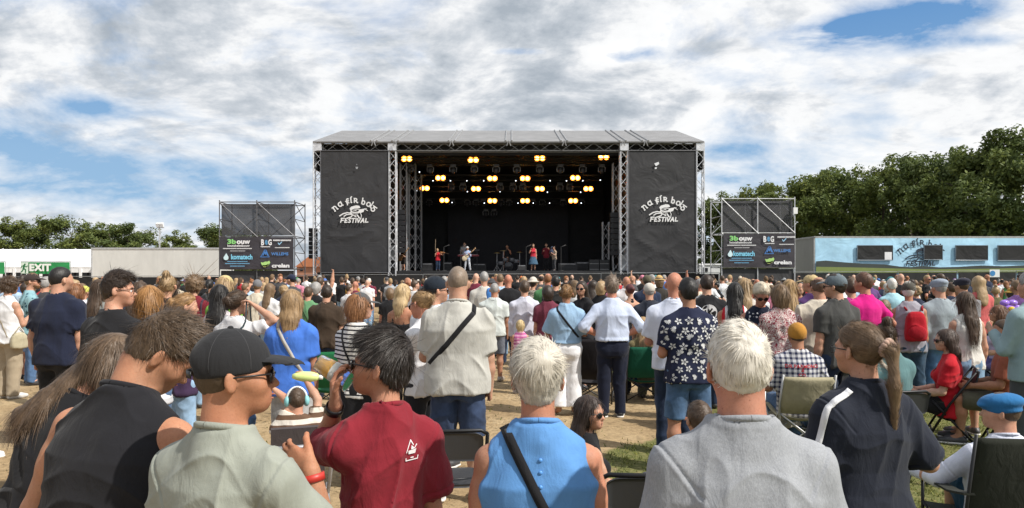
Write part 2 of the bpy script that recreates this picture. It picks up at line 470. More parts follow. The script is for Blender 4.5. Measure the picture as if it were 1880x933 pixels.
# ------------------------------------------------------------------ people
SKIN = {'fair': (.50, .295, .205), 'pale': (.56, .36, .27), 'tan': (.38, .20, .125), 'red': (.45, .215, .145), 'brown': (.20, .105, .065)}
ARM = {'hang': ((.13, .02, -1), (.03, .16, -1)), 'hang2': ((.2, -.08, -1), (.06, .25, -1)), 'front': ((.2, .12, -1), (-.45, .9, .15)),
       'phone': ((.22, .25, -1), (-.3, .8, .6)), 'hip': ((.75, -.25, -.9), (-.8, .25, -.45)), 'clap': ((.3, .25, -.95), (-.35, .55, .85)),
       'up': ((.35, .15, .95), (.05, .1, 1)), 'cross': ((.2, .22, -1), (-1, .35, .1)), 'pocket': ((.3, -.2, -1), (-.12, .25, -1)),
       'lap': ((.15, .3, -1), (-.25, 1, -.12)), 'rest': ((.4, .12, -1), (.05, 1, -.1)), 'drink': ((.35, .55, -.7), (-.35, .35, .95)),
       'back': ((.2, -.3, -1), (-.6, -.1, -.8)), 'head': ((.8, .1, .35), (-.7, -.1, .5))}
def hand_prims(W, u, n, v, h, curl=(.35, .5, .4), thumb=.35, spread=1.0, k=1.0):
    u, n, v = unit(u), unit(n), unit(v); m = max(0.0, h*.62)
    P = []
    offs = [(.027, .072, .0088), (.009, .080, .0092), (-.009, .074, .0088), (-.026, .058, .0078)]
    fine = h < .0085
    for i, (o, L, r) in enumerate(offs):
        Kn = W+(u*(.09-abs(o-.005)*.25)+v*o*spread)*k
        P.append(cone(W+(u*.012+v*o*.55)*k, Kn, .0155*k, .0120*k, .012))
        r = max(r*k, m)
        ang = 0; p = Kn
        for s, (cu, fr) in enumerate(zip(curl, (.45, .32, .23))):
            ang += cu; dr = u*math.cos(ang)+n*math.sin(ang)+v*o*1.2*(spread-.5)
            q = p+unit(dr)*L*fr*k; P.append(cone(p, q, r, r*.93, .003 if fine else .01)); p = q; r *= .93
    t0 = W+(u*.022+v*.022+n*.004)*k; t1 = W+(u*.055+v*.048+n*.012)*k
    d = unit(u*.8+v*(.5-thumb)+n*(.3+thumb*.7)); t2 = t1+d*.034*k; t3 = t2+unit(d+n*.4)*.026*k
    P += [cone(t0, t1, .0165*k, .0125*k, .012), cone(t1, t2, max(.0112*k, m), max(.0102*k, m), .005), cone(t2, t3, max(.0102*k, m), max(.0085*k, m), .004)]
    return group(P, .012)
def strands(V, Fc, hp, Rh, n, L, width, mode, seed, lift=.25, tdown=(0, 0, -1.0)):
    r = np.random.default_rng(seed); N = vnormals(V, Fc)
    loc = (V-hp)@Rh
    ok = np.arange(len(V)); ok = ok[(loc[:, 2] > -.5)]
    idx = r.choice(ok, n); p0 = V[idx].astype(float); nn = N[idx].astype(float); lp = loc[idx]
    down = np.array([0, 0, -1.0])
    if mode == 'short':
        whorl = np.array([.018, -.090, .178]); f = lp-whorl; f = f+np.array([.12, .30, 0])*np.maximum(lp[:, 2:3]-.12, 0); f = f/np.maximum(np.linalg.norm(f, axis=1), 1e-6)[:, None]; f = f+.55*np.cross(nn@Rh, f)
        f = f/np.maximum(np.linalg.norm(f, axis=1), 1e-6)[:, None]; f = f@Rh.T+down*.30
    elif mode == 'pull':      # combed back to a bun or tail
        f = np.array([0, -.105, .12])-lp; f = f/np.maximum(np.linalg.norm(f, axis=1), 1e-6)[:, None]; f = f@Rh.T
    else: f = np.tile(tdown, (n, 1))+r.normal(0, .05, (n, 3))
    f = f-nn*(f*nn).sum(1)[:, None]; f /= np.maximum(np.linalg.norm(f, axis=1), 1e-6)[:, None]
    f /= np.maximum(np.linalg.norm(f, axis=1), 1e-6)[:, None]; f += r.normal(0, (.30 if lift > .29 else .085) if mode == 'short' else .08, (n, 3))
    Ls = L*r.uniform(.55, 1.35, n); lf = lift*r.uniform(.2, 1.5, n)
    fly = r.random(n) < .035; lf = np.where(fly, np.maximum(lf*4, .22), lf); Ls = np.where(fly, Ls*1.35, Ls)
    if mode == 'short': Ls = Ls*(np.clip((lp[:, 2]-.02)/.14, .35, 1) if lift > .25 else np.clip((lp[:, 2]+.01)/.13, .3, 1))
    K = 4; pts = [p0-nn*.003]; d = f+nn*lf[:, None]; d /= np.linalg.norm(d, axis=1)[:, None]
    for k in range(K-1):
        if mode in ('short', 'pull'):
            s_ = (Ls*(k+1)/(K-1))[:, None]; pts.append(p0-nn*.003+f*s_+nn*(lf[:, None]*s_*1.1-s_*s_/((.215 if mode == 'short' else .6) if lift < .2 else .30))+nn*.0012+down*s_*s_*1.6); continue
        pts.append(pts[-1]+d*(Ls/(K-1))[:, None])
        d = d+f*.2-nn*(lf*.9/(K-1))[:, None]+down*(.12 if mode != 'long' else .3); d /= np.linalg.norm(d, axis=1)[:, None]
    side = np.cross(f, nn); side /= np.maximum(np.linalg.norm(side, axis=1), 1e-6)[:, None]
    wd = width*r.uniform(.6, 1.3, n)
    VV = []; 
    for k in range(K):
        ww = (wd*(1, 1, .8, .12)[k]/2)[:, None]; VV += [pts[k]-side*ww, pts[k]+side*ww]
    VV = np.stack(VV, 1).reshape(-1, 3)
    base = (np.arange(n)*2*K)[:, None]
    FF = np.concatenate([base+np.array([[2*k, 2*k+1, 2*k+3, 2*k+2]]) for k in range(K-1)])
    rn = np.repeat(np.clip(r.beta(2.2, 2.2, n), 0, 1), 2*K)
    return VV, FF, rn
def ribbon(path, side, w, th, name, mat, color, parent, nrm):
    """closed strap: path, half-width direction and normal per point"""
    vs = []; fs = []
    for p, s, n in zip(path, side, nrm):
        p, s, n = A3(p), A3(s)*w/2, A3(n)*th; vs += [p-s, p+s, p+s+n, p-s+n]
    for i in range(len(path)-1):
        a = 4*i
        for k in range(4): fs.append((a+k, a+(k+1) % 4, a+4+(k+1) % 4, a+4+k))
    fs += [(3, 2, 1, 0), tuple(range(4*len(path)-4, 4*len(path)))]
    return mesh_obj(name, vs, fs, mat, color, parent, True)
def person(px, top, d, yaw=0, w=1.0, sex='m', skin='fair', hair=('short', (.05, .03, .02)), cap=None, glasses=None, shirt=None, pants=None, shoes=(.05, .05, .055),
           arms=('hang', 'hang'), head=(0, 0, 0), lean=(0, 0), twist=0, seat=None, ground=False, scale=None, belly=0.0, h=None, label='', group_=None, beard=None, seed=None,
           stance=.0, strap=None, hand=None, nstr=None, hairlen=None, eyes=False, child=False, cat='person', z0=0.0, legs=None, watch=None, amp=None, anchor=None, sole=True, hairx=0.0, hands=True, prints=None, neck=1.0):
    seed = seed if seed is not None else int(abs(px)*7+top*13) % 9973
    if h is None: h = .0055 if d < 3.3 else (.009 if d < 6 else (.0115 if d < 9.5 else .014))
    fine = h < .0085
    fem = sex == 'f'
    rad = math.radians
    Rt = rotz(rad(twist))@rotx(-rad(lean[0]))@roty(rad(lean[1]))
    def skeleton(zp):
        J = {}; P0 = A3(0, 0, zp); J['P0'] = P0
        J['npb'] = P0+Rt@A3(0, -.015, .545); J['hp'] = P0+Rt@A3(0, .012, .63)
        J['Rh'] = Rt@rotz(rad(head[0]))@rotx(-rad(head[1]))@roty(rad(head[2]))
        return J
    top_extra = .012+(0 if hair is None or hair[0] in ('bald', 'buzz') else .012)+(.02 if cap else 0)
    zp = .92 if seat is None else .60
    J = skeleton(zp); zt = max((J['hp']+J['Rh']@A3(0, y, z))[2] for y, z in ((.01, .212), (-.06, .19), (.07, .18)))+top_extra
    Z = HC-(top-YH)*d/F-z0
    if seat is None and not ground: sc = Z/zt if scale is None else scale
    else:
        sc = scale or .98
        zp = min(max(zp+Z/sc-zt, .10), .95); J = skeleton(zp)
    P0, hp, Rh, npb = J['P0'], J['hp'], J['Rh'], J['npb']
    T = lambda *p: P0+Rt@A3(*p)
    Hd = lambda *p: hp+Rh@A3(*p)
    wa = .62+.38*w
    sw = (.158 if fem else .178)*(.55+.45*w)
    # ---- arms
    S, E, W_, AD = {}, {}, {}, {}
    aprims = []
    for si, (sg, spec) in enumerate(((-1, arms[0]), (1, arms[1]))):
        s_ = T(sg*sw, -.012, .440)
        mir = A3(sg, 1, 1)
        if isinstance(spec, dict):      # the wrist's place given: bend the arm to reach it
            fr, *xyz = spec['w']; tg = Hd(*xyz) if fr == 'H' else T(*xyz); dv = tg-s_; L = min(np.linalg.norm(dv), .52); dv = unit(dv); ca = (.285**2+L*L-.245**2)/(2*.285*L); ca = min(1, max(-1, ca)); pl = Rt@unit(A3(spec['pole'])*mir); pl = unit(pl-dv*(pl@dv))
            u1 = unit(dv*ca+pl*math.sqrt(1-ca*ca)); u2 = unit(s_+dv*L-(s_+u1*.285))
        else:
            up, fo = ARM[spec] if isinstance(spec, str) else spec
            u1 = Rt@unit(A3(up)*mir); u2 = Rt@unit(A3(fo)*mir)
        e_ = s_+u1*.285; w_ = e_+u2*.245
        S[sg], E[sg], W_[sg], AD[sg] = s_, e_, w_, (u1, u2)
        ra = wa*(.88 if fem else 1.0)
        el = A3(0, 0, 0)
        aprims += [cone(s_, s_+u1*.13, .056*ra, .053*ra, .03), cone(s_+u1*.10, e_, .052*ra, .041*ra, .02), cone(e_, e_+u2*.085, .041*ra, .0445*ra, .02), cone(e_+u2*.085, w_, .0445*ra, .0275*ra, .02)]
        hd = (hand or {}).get(sg, {})
        inward = Rt@A3(-sg, 0, 0); u = unit(Rt@(A3(hd['u'])*mir)) if 'u' in hd else u2
        n0 = Rt@(A3(hd['n'])*mir) if 'n' in hd else inward+Rt@A3(0, -.3, .0)
        n = unit(n0-u*(n0@u)); v = np.cross(u, n)
        v = v if v@(Rt@A3(0, 1, .5)) > 0 else -v
        if 'v' in hd: v = v if v@(Rt@(A3(hd['v'])*mir)) > 0 else -v
        if hands: aprims.append(hand_prims(w_, u, n, v, h, hd.get('curl', (.4, .5, .35)), hd.get('thumb', .3), hd.get('spread', 1.0), .94 if fem else 1.02))
        W_[(sg, 'u')], W_[(sg, 'n')], W_[(sg, 'v')] = u, n, v
    # ---- legs
    hipx = .088*(.6+.4*w)
    leg = {}
    for sg in (-1, 1):
        if legs and sg in legs: hp_, kn, an, fd = [A3(q) for q in legs[sg]]
        elif ground: hp_, kn, an, fd = A3(sg*.09, .0, zp-.02), A3(sg*.12, .38, .24), A3(sg*.10, .72, .09), A3(0, .5, .85)
        elif seat is not None:
            hp_ = A3(sg*.09, .01, zp-.02); kz = max(zp-.02, .47); ky = math.sqrt(max(.42**2-(kz-zp)**2, .01)); dz = kz-.09; ky2 = math.sqrt(max(.405**2-dz*dz, 0))
            kn = A3(sg*.14, ky, kz); an = A3(sg*.13, ky+ky2*.8-.04, .09); fd = A3(sg*.15, 1, 0)
        else:
            hp_ = A3(sg*hipx, 0, .90); kn = A3(sg*(.098+stance*.5), .02, .49); an = A3(sg*(.105+stance), -.015, .085); fd = A3(sg*.16, 1, 0)
        leg[sg] = (hp_, kn, an, unit(fd))
    # ---- body
    if fem:
        zs = [-.13, -.08, 0, .07, .15, .25, .35, .42, .47, .525, .57]; a = [.105, .16, .182, .165, .138, .137, .148, .150, .130, .076, .05]; b = [.08, .11, .118, .105, .092, .098, .105, .100, .085, .062, .05]
    else:
        zs = [-.13, -.08, 0, .07, .15, .25, .35, .42, .47, .525, .57]; a = [.10, .15, .172, .165, .152, .155, .168, .168, .140, .085, .057]; b = [.08, .105, .118, .112, .105, .110, .118, .115, .095, .070, .056]
    yc = [0, -.01, -.012, -.005, 0, 0, -.005, -.012, -.02, -.02, -.015]
    bel = [0, .3, .7, 1, 1, .7, .3, 0, 0, 0, 0]
    a = np.array(a)*w; b = np.array(b)*(.4+.6*w)+np.array(bel)*belly*.5; yc = np.array(yc)+np.array(bel)*belly*.5
    nr = .056*(.5+.5*w)*neck*(.86 if fem else 1.0)
    body = [loft(P0, Rt, zs, a, b, yc)]
    for sg in (-1, 1):
        body.append(cone(T(sg*.035, -.02, .535), S[sg], .040*wa, .046*wa, .04))
        body.append(elli(T(sg*.072*w, -.052, -.06), (.076*w, .062*(.5+.5*w), .078), None, .03))
        if fem: body.append(elli(T(sg*.066, .09*(.5+.5*w)+belly*.2, .325), (.06, .055, .06), None, .03))
        hp_, kn, an, fd = leg[sg]
        lw = .55+.45*w
        body += [cone(hp_, kn, .083*lw, .056*lw, .03), cone(kn, kn+(an-kn)*.35+A3(0, -.012, 0), .054*lw, .056*lw, .03), cone(kn+(an-kn)*.35+A3(0, -.012, 0), an, .056*lw, .036, .03),
                 cone(an, an+fd*.13+A3(0, 0, -.045), .036, .034, .02)]
    body += [cone(T(0, -.028, .50), hp+Rh@A3(0, -.012, .03), nr*1.06, nr*.98, .022)]
    hw = 1.0 if not fem else .96
    hd_ = [elli(Hd(0, .008, .112), (.0765*hw, .097, .100), Rh, .02), elli(Hd(0, .050, .045), (.058*hw, .062, .066), Rh, .035), cone(Hd(0, .083, .006), Hd(0, .086, .012), .022, .022, .03)]
    for sg in (-1, 1):
        hd_ += [cone(Hd(sg*.040, .072, .068), Hd(sg*.048, .05, .078), .028, .026, .02)]
        if hair is None or hair[0] not in ('long', 'bob', 'curly') or fine:
            ER = Rh@rotz(sg*.55)@rotx(.12)
            hd_ += [elli(Hd(sg*.0845, .002, .082), (.0085 if fine else max(.011, h), .019, .031), ER, .006), elli(Hd(sg*.083, .003, .062), (.0085 if fine else max(.011, h), .011, .013), ER, .006)]
            if fine: hd_ += [elli(Hd(sg*.0945, .008, .084), (.0055, .0095, .017), ER, .004, '-')]
    face = fine or eyes or (d < 9.6 and (abs(head[0]) > 18 or abs(yaw) > 45))
    if face:
        hd_ += [elli(Hd(0, .091, .112), (.055, .018, .013), Rh, .02)]
        for sg in (-1, 1): hd_ += [elli(Hd(sg*.033, .116, .091), (.019, .014, .012), Rh, .012, '-')]
        hd_ += [cone(Hd(0, .097, .100), Hd(0, .125, .063), .0085, .0115, .010), cone(Hd(-.009, .112, .060), Hd(.009, .112, .060), .009, .009, .008),
                elli(Hd(0, .1030, .033), (.025, .012, .0058), Rh, .006), elli(Hd(0, .1010, .022), (.021, .012, .0062), Rh, .006), elli(Hd(0, .1155, .0275), (.024, .010, .0022), Rh, .003, '-')]
    else: hd_ += [cone(Hd(0, .098, .096), Hd(0, .120, .066), .010, .013, .015)]
    body += [group(hd_, .03), group(aprims, .025)]
    V, Fc = polygonise(body, h)
    root = mesh_obj('person', V*sc, Fc, 'skin', SKIN[skin] if isinstance(skin, str) else skin)
    out = {'root': root, 'sc': sc, 'S': S, 'E': E, 'W': W_, 'hp': hp, 'Rh': Rh, 'T': T, 'Hd': Hd, 'leg': leg, 'zp': zp}
    # ---- placement: the head's middle stands at (px, d)
    hc = (Hd(0, .01, .11) if anchor is None else T(*anchor))*sc; cy, sy = math.cos(rad(yaw)), math.sin(rad(yaw))
    ox, oy = cy*hc[0]-sy*hc[1], sy*hc[0]+cy*hc[1]
    gx, gy, _ = at(px, top, d)
    root.location = (gx-ox, gy-oy, z0); root.rotation_euler[2] = rad(yaw)
    tag(root, label, cat, group_)
    def sub(name, prims, mat, color, hh=None, amp_=0, relax=1, parent=root, zc=(9, 9, 2.4), rough=0, seams=()):
        v, f = polygonise(prims, hh or h, relax)
        if amp_: v = folds(v, f, amp_, seed, zc)
        if seams:
            N = vnormals(v, f); dd_ = np.zeros(len(v))
            for (c0, n0, r0) in seams:
                q_ = v-c0.astype(f32); dp = q_@n0; rr_ = np.sqrt((q_**2).sum(1)); dd_ += (-.0045*np.exp(-(dp/.0055)**2)+.0022*np.exp(-((dp-.011)/.006)**2))*(rr_ < r0)
            v = (v+N*dd_[:, None]).astype(f32)
        if rough:
            N = vnormals(v, f); v = v+N*((vnoise(v.astype(float)*np.array([70, 70, 30]), seed)-.5)*rough)[:, None]
        return mesh_obj(name, v*sc, f, mat, color, parent), v, f
    # ---- top
    am = amp if amp is not None else (.017 if d < 3.5 else (.013 if seat is not None else .017))
    if shirt:
        st = dict(shirt); kind = st.get('kind', 'tee'); col = st['c']; mat = st.get('mat', 'cloth'); ease = st.get('ease', 1.0)
        hem = st.get('hem', -.10); tuck = st.get('tuck', False)
        if tuck: hem = .055
        if fem:
            z_ = [hem, 0.02, .1, .2, .3, .37, .42, .47, .52, .565]; a_ = [.196, .188, .168, .156, .166, .168, .158, .126, .088, .066]; b_ = [.140, .132, .118, .114, .12, .118, .11, .095, .076, .064]
        else:
            z_ = [hem, 0.02, .1, .2, .3, .37, .42, .47, .52, .565]; a_ = [.193, .190, .183, .180, .186, .188, .174, .138, .098, .070]; b_ = [.142, .138, .131, .129, .134, .133, .124, .105, .084, .070]
        if tuck: z_[1] = max(hem+.01, .075); a_[0] = a_[1] = a_[2]*1.0
        if kind == 'dress' or hem < -.2: a_[0] *= 1.12; b_[0] *= 1.15
        b2 = np.array([.3, .9, 1, .8, .4, .1, 0, 0, 0, 0])*belly
        a_ = np.array(a_)*w*np.where(np.array(z_) < .4, ease, 1); b_ = np.array(b_)*(.4+.6*w)*np.where(np.array(z_) < .4, ease, 1)+b2*.5; y_ = np.array([-.012, -.010, -.005, 0, -.003, -.01, -.016, -.02, -.02, -.015])+b2*.5
        if ground or seat is not None: z_[0] = max(z_[0], -.10)
        pr = [loft(P0, Rt, z_, a_, b_, y_, 2.35)]
        if kind in ('tank', 'dress', 'strappy'):
            for sg in (-1, 1):
                pr.append(cone(T(sg*.050, -.02, .535), T(sg*(sw*.80), -.012, .455), .050*wa, .058*wa, .035))
                if fem: pr.append(elli(T(sg*.066, .095*(.5+.5*w)+belly*.2, .325), (.066, .06, .066), None, .03))
            for sg in (-1, 1):
                u1 = AD[sg][0]
                c0 = S[sg]+Rt@A3(sg*.034*wa, 0, .03); c1 = S[sg]+Rt@A3(sg*.036*wa, 0, -.085)
                pr.append(cone(c0, c1, .056*wa+st.get('cut', 0), .052*wa+st.get('cut', 0), .015, '-'))
            if kind == 'strappy':
                pr = [pr[0], plane(T(0, 0, .36), Rt@A3(0, -.25, 1), .01)]
                for sg in (-1, 1): pr += [cone(T(sg*.085, -.105, .34), T(sg*.075, -.04, .545), max(.008, h*.7), max(.008, h*.7), .01), cone(T(sg*.085, .10, .36), T(sg*.075, -.02, .55), max(.008, h*.7), max(.008, h*.7), .01)]
        else:
            for sg in (-1, 1):
                u1, u2 = AD[sg]
                pr.append(cone(T(sg*.050, -.020, .535), S[sg], .050*wa, .0635*wa, .045))
                if fem: pr.append(elli(T(sg*.066, .095*(.5+.5*w)+belly*.2, .325), (.066, .06, .066), None, .03))
                ra = wa*(.93 if fem else 1.0)*st.get('sl', 1.0)
                if kind == 'long':
                    pr += [cone(S[sg], E[sg], .066*ra, .055*ra, .04), cone(E[sg], W_[sg]-u2*.012, .055*ra, .041*ra, .02, cut=True)]
                elif kind == 'rolled': pr += [cone(S[sg], E[sg], .066*ra, .057*ra, .04), cone(E[sg], E[sg]+u2*.07, .056*ra, .054*ra, .02, cut=True)]
                else:
                    L = st.get('len', .20); pr += [cone(S[sg], S[sg]+u1*L, .0655*ra, .073*ra, .045, cut=True)]
        scoop = st.get('scoop', 0.0)
        if kind not in ('tank', 'dress', 'strappy') or not scoop: pr.append(cone(T(0, -.034, .50), T(0, -.010, .580), nr*1.08+.013, nr*1.06+.0085, .022, cut=True))
        if kind != 'strappy': pr.append(elli(T(0, .095, .585), (.058, .05, .038), Rt, .012, '-'))
        pr.append(cone(T(0, -.022, .53-scoop*.3), T(0, .06, .80), nr*1.12+scoop, nr*1.5+scoop, .008, '-'))
        if scoop: pr.append(elli(T(0, .10, .53-scoop), (.06+scoop, .09, .06+scoop), Rt, .02, '-'))
        seams = []
        if fine and kind not in ('tank', 'dress', 'strappy'):
            for sg in (-1, 1): seams += [(S[sg]+AD[sg][0]*.012+Rt@A3(-sg*.012, 0, 0), unit(AD[sg][0]+Rt@A3(sg*.9, 0, .2)), .135), (S[sg]+AD[sg][0]*(st.get('len', .2)-.022), AD[sg][0], .10)]
        o, v, f = sub('dress' if kind == 'dress' else 'shirt', pr, mat, col, None, am, seams=seams)
        out['shirt'] = o; out['shirtV'] = v; out['shirtF'] = f
        bvh = BVHTree.FromPolygons([tuple(map(float, q)) for q in v*sc], [tuple(map(int, q)) for q in f]); out['bvh'] = bvh
        if st.get('collar') or (fine and kind != 'strappy'):
            m = MB(); Rm = Matrix((Rt@rotx(-.20)).tolist()); c = (T(0, -.02, .535)*sc)
            r0 = nr*1.16
            kk = st.get('collar', 'rib')
            if kk == 'rib':
                Rr = nr*1.06+.0075
                ring = []
                for t_ in np.linspace(0, 2*math.pi, 41):
                    y_r = -.010-Rr*math.cos(t_); ring.append(T(Rr*math.sin(t_), y_r, .5775-(y_r+.010)*.26-.022*max(0., -math.cos(t_))**2)*sc)
                m.tube(ring, .0105*sc, 8, False)
            else: m.lathe([((r0+.022)*sc, -.012*sc), ((r0+.014)*sc, .014*sc), ((r0+.006)*sc, .038*sc), ((r0-.001)*sc, .036*sc), ((r0+.002)*sc, .0)], 32, c, Rm)
            m.build('collar', mat, st.get('cc', col), o, True)
    # ---- bottom
    if pants:
        pt = dict(pants); kind = pt.get('kind', 'long'); col = pt['c']; mat = pt.get('mat', 'denim'); pw = pt.get('fit', 1.0)
        wz = .095 if (shirt and shirt.get('tuck')) else .06
        k_ = 1.055
        if fem: pz, pa, pb = [-.14, -.08, 0, .05, wz], [.12, .172, .192, .176, .165], [.10, .122, .128, .118, .11]
        else: pz, pa, pb = [-.14, -.08, 0, .05, wz], [.12, .168, .182, .178, .174], [.10, .122, .127, .122, .12]
        bb = np.array([0, .2, .6, .8, .8])*belly
        if not (shirt and shirt.get('tuck')): pa = [pa[0]]+[q_*.95 for q_ in pa[1:]]; pb = [pb[0]]+[q_*.92 for q_ in pb[1:]]
        Rp = Rt if seat is None and not ground else Rt
        pr = [loft(P0, Rp, pz, np.array(pa)*w, np.array(pb)*(.4+.6*w)+bb*.5, np.array([0, -.01, -.012, -.008, -.005])+bb*.5)]
        lw = (.55+.45*w)
        for sg in (-1, 1): pr.append(elli(T(sg*.076*w, -.058, -.07), (.086*w, .074*(.5+.5*w), .088), Rt, .03))
        if kind == 'skirt':
            L = pt.get('len', .55); fl = pt.get('flare', 1.25)
            pr.append(loft(P0, np.eye(3), [-L, -L*.5, -.05, .08], np.array([.19*fl, .19*(fl*.5+.5), .195, .165])*w, np.array([.16*fl, .15*(fl*.5+.5), .14, .115])*(.4+.6*w), [0, 0, -.01, -.005], 2.1, .03))
            if seat is not None or ground:
                pr = pr[:-1]
                for sg in (-1, 1): pr.append(cone(leg[sg][0], leg[sg][0]+(leg[sg][1]-leg[sg][0])*.95, .11, .09, .09, cut=True))
        else:
            for sg in (-1, 1):
                hp_, kn, an, fd = leg[sg]
                if kind == 'shorts':
                    t = pt.get('len', .92); e_ = hp_+(kn-hp_)*t
                    pr.append(cone(hp_, e_, .100*lw*pw, .088*lw*pw, .03, cut=True))
                elif kind == 'wide': pr += [cone(hp_, kn, .10*lw, .094*lw, .03), cone(kn, an+A3(0, .01, .04), .094*lw, .108*lw, .03, cut=True)]
                else: pr += [cone(hp_, kn, .099*lw*pw, .077*lw*pw, .03), cone(kn, an+(an-kn)*.08, .077*lw*pw, .062*lw*pw, .03, cut=True)]
        o, v, f = sub({'shorts': 'shorts', 'skirt': 'skirt'}.get(kind, 'trousers'), pr, mat, col, max(h, .008) if d > 3.3 else .008, .006 if kind == 'wide' else .013, zc=(8, 8, 4))
        out['pants'] = o
        if pt.get('belt'):
            m = MB(); m.lathe([(1, -.02), (1.02, -.016), (1.02, .016), (1, .02)], 36)
            vs = [(x*(.176*w)*sc, (y*(.122*(.4+.6*w)+belly*.3)-.006+belly*.3)*sc, (zp+.05+z)*sc) for x, y, z in m.v]
            mesh_obj('belt', vs, m.f, 'plastic', pt['belt'], root)
    # ---- shoes
    if shoes is not None:
        for sg in (-1, 1):
            hp_, kn, an, fd = leg[sg]
            if abs(fd[2]) > .3:
                z_ = unit(A3(0, -1, .35)); pr = [cone(an+A3(0, .02, -.03), an+fd*.15, .045, .036, .02)]
            else:
                b_ = A3(an[0], an[1], an[2]-.085)
                pr = [cone(b_-fd*.035+A3(0, 0, .048), b_+fd*.11+A3(0, 0, .042), .041, .045, .02), cone(b_+fd*.11+A3(0, 0, .042), b_+fd*.185+A3(0, 0, .036), .045, .033, .02),
                      cone(b_+A3(0, 0, .05), b_+A3(0, 0, .10)-fd*.01, .040, .043, .02, cut=True), plane(b_+A3(0, 0, .003), A3(0, 0, -1))]
            sh, _, _ = sub('shoe', pr, 'plastic' if not fine else 'cloth', shoes, max(h, .009))
            if sole and d < 9.5 and abs(fd[2]) < .3:
                ps = [cone(b_-fd*.035+A3(0, 0, .03), b_+fd*.11+A3(0, 0, .03), .047, .050, .02), cone(b_+fd*.11+A3(0, 0, .03), b_+fd*.185+A3(0, 0, .03), .050, .040, .02), plane(b_+A3(0, 0, .026), A3(0, 0, 1)), plane(b_+A3(0, 0, 0), A3(0, 0, -1))]
                sub('sole', ps, 'plastic', (.7, .68, .64), max(h*.8, .008), parent=sh)
    # ---- hair
    def hpl(p, n): return plane(Hd(*p), Rh@unit(n), .01)
    hh = h if d > 4 else .006
    if hair and hair[0] not in ('bald',):
        ht, hc_ = hair[0], hair[1]; t = {'buzz': .0045, 'short': .016, 'crop': .010, 'quiff': .013, 'pixie': .024, 'thick': .017}.get(ht, .014)
        up = {'short': .010, 'quiff': .026, 'pixie': .022, 'thick': .028}.get(ht, .004)
        ears = [elli(Hd(sg*.088, .012, .078), (.026, .026, .038), Rh, .01, '-') for sg in (-1, 1)]
        mode = 'short'; rough = .006; L = .032
        if ht in ('short', 'buzz', 'crop', 'quiff', 'pixie', 'thick', 'fringe'):
            pr = [elli(Hd(0, .004, .114), (.0765*hw+t*.55, .097+t, .100+t*.6+up), Rh, .02)]
            if ht in ('quiff', 'thick'): pr.append(elli(Hd(0, .055, .195), (.06, .055, .032), Rh, .03))
            if ht == 'pixie': pr.append(elli(Hd(0, -.02, .15), (.096, .11, .085), Rh, .03))
            if ht == 'fringe': pr.append(elli(Hd(0, .03, .22), (.072, .10, .085), Rh, .02, '-'))
            pr += [hpl((0, 0, .070), (0, 1, -1)), hpl((0, 0, .022 if ht != 'pixie' else .0), (0, .25, -1))]+ears
            if ht in ('buzz', 'crop'): L = .012; rough = .003
            if ht in ('pixie', 'thick'): L = .050
            if ht == 'quiff': L = .036
        elif ht == 'bob':
            pr = [elli(Hd(0, -.012, .098), (.100, .118, .128), Rh, .02), cone(Hd(0, -.06, .06), Hd(0, -.055, -.02), .09, .078, .04, flat=Rh@A3(0, 1, 0), fs=.7), hpl((0, 0, -.035), (0, .1, -1)), elli(Hd(0, .105, .045), (.070, .085, .11), Rh, .02, '-')]; mode = 'long'; L = .09
        elif ht == 'curly':
            pr = [elli(Hd(0, -.008, .115), (.108, .122, .122), Rh, .02), elli(Hd(0, .115, .05), (.070, .085, .11), Rh, .02, '-'), hpl((0, 0, .0), (0, .2, -1))]; rough = .03; L = .04
        elif ht == 'long':
            ln = hairlen or .28; dn = -unit(A3(0, .12, 1)) if not isinstance(ln, tuple) else None
            pr = [elli(Hd(0, -.006, .112), (.092, .112, .113), Rh, .02)]
            b0 = Hd(0, -.055, .09); hx = hairx; q1 = T(hx*.6, -.115, .485); q2 = T(hx, -.150, .485-max(ln-.20, .02))
            if ln < .2: q1 = T(0, -.085, .585); q2 = T(0, -.105, .555-ln*.25)
            bk = Rt@A3(0, 1, 0)
            lw_ = (.082 if d > 3 else .052) if fem else .07
            pr += [cone(b0, q1, lw_*1.05, lw_*1.05, .04, flat=bk, fs=.5), cone(q1, q2, lw_*1.05, lw_*.78, .03, flat=bk, fs=.36)]
            for sg in (-1, 1): pr.append(cone(Hd(sg*.068, -.0, .10), Hd(sg*.070, -.02, .10)+A3(0, -.02, -min(ln, .25)), .034, .028, .03))
            pr += [elli(Hd(0, .108, .045), (.066, .075, .115), Rh, .02, '-')]; mode = 'long'; L = (.16 if ln > .26 else .10) if ln > .2 else .07
        elif ht in ('bun', 'topbun', 'pony'):
            pr = [elli(Hd(0, .004, .114), (.0765+t*.7, .097+t*.8, .100+t*.8), Rh, .02), hpl((0, 0, .072), (0, 1, -1)), hpl((0, 0, .012), (0, .3, -1))]+ears
            mode = 'pull'; L = .06
            if ht == 'bun': pr.append(elli(Hd(0, -.115, .125), (.046, .036, .042), Rh, .012)); rough = .008
            if ht == 'topbun': pr.append(elli(Hd(0, -.055, .235), (.040, .040, .036), Rh, .012)); rough = .008
            if ht == 'pony':
                ln = hairlen or .26; q0 = Hd(0, -.105, .13); q1 = Hd(0, -.155, .10); q2 = q1+A3(.0, -.012, -ln*.45); q3 = q1+A3(.01, .0, -ln)
                pr += [cone(q0, q1, .020, .022, .015), cone(q1, q2, .023, .025, .02), cone(q2, q3, .025, .008, .02)]; out['tie'] = q0*.4+q1*.6
        hc_ = tuple(hc_)
        v, f = polygonise(pr, hh, 1)
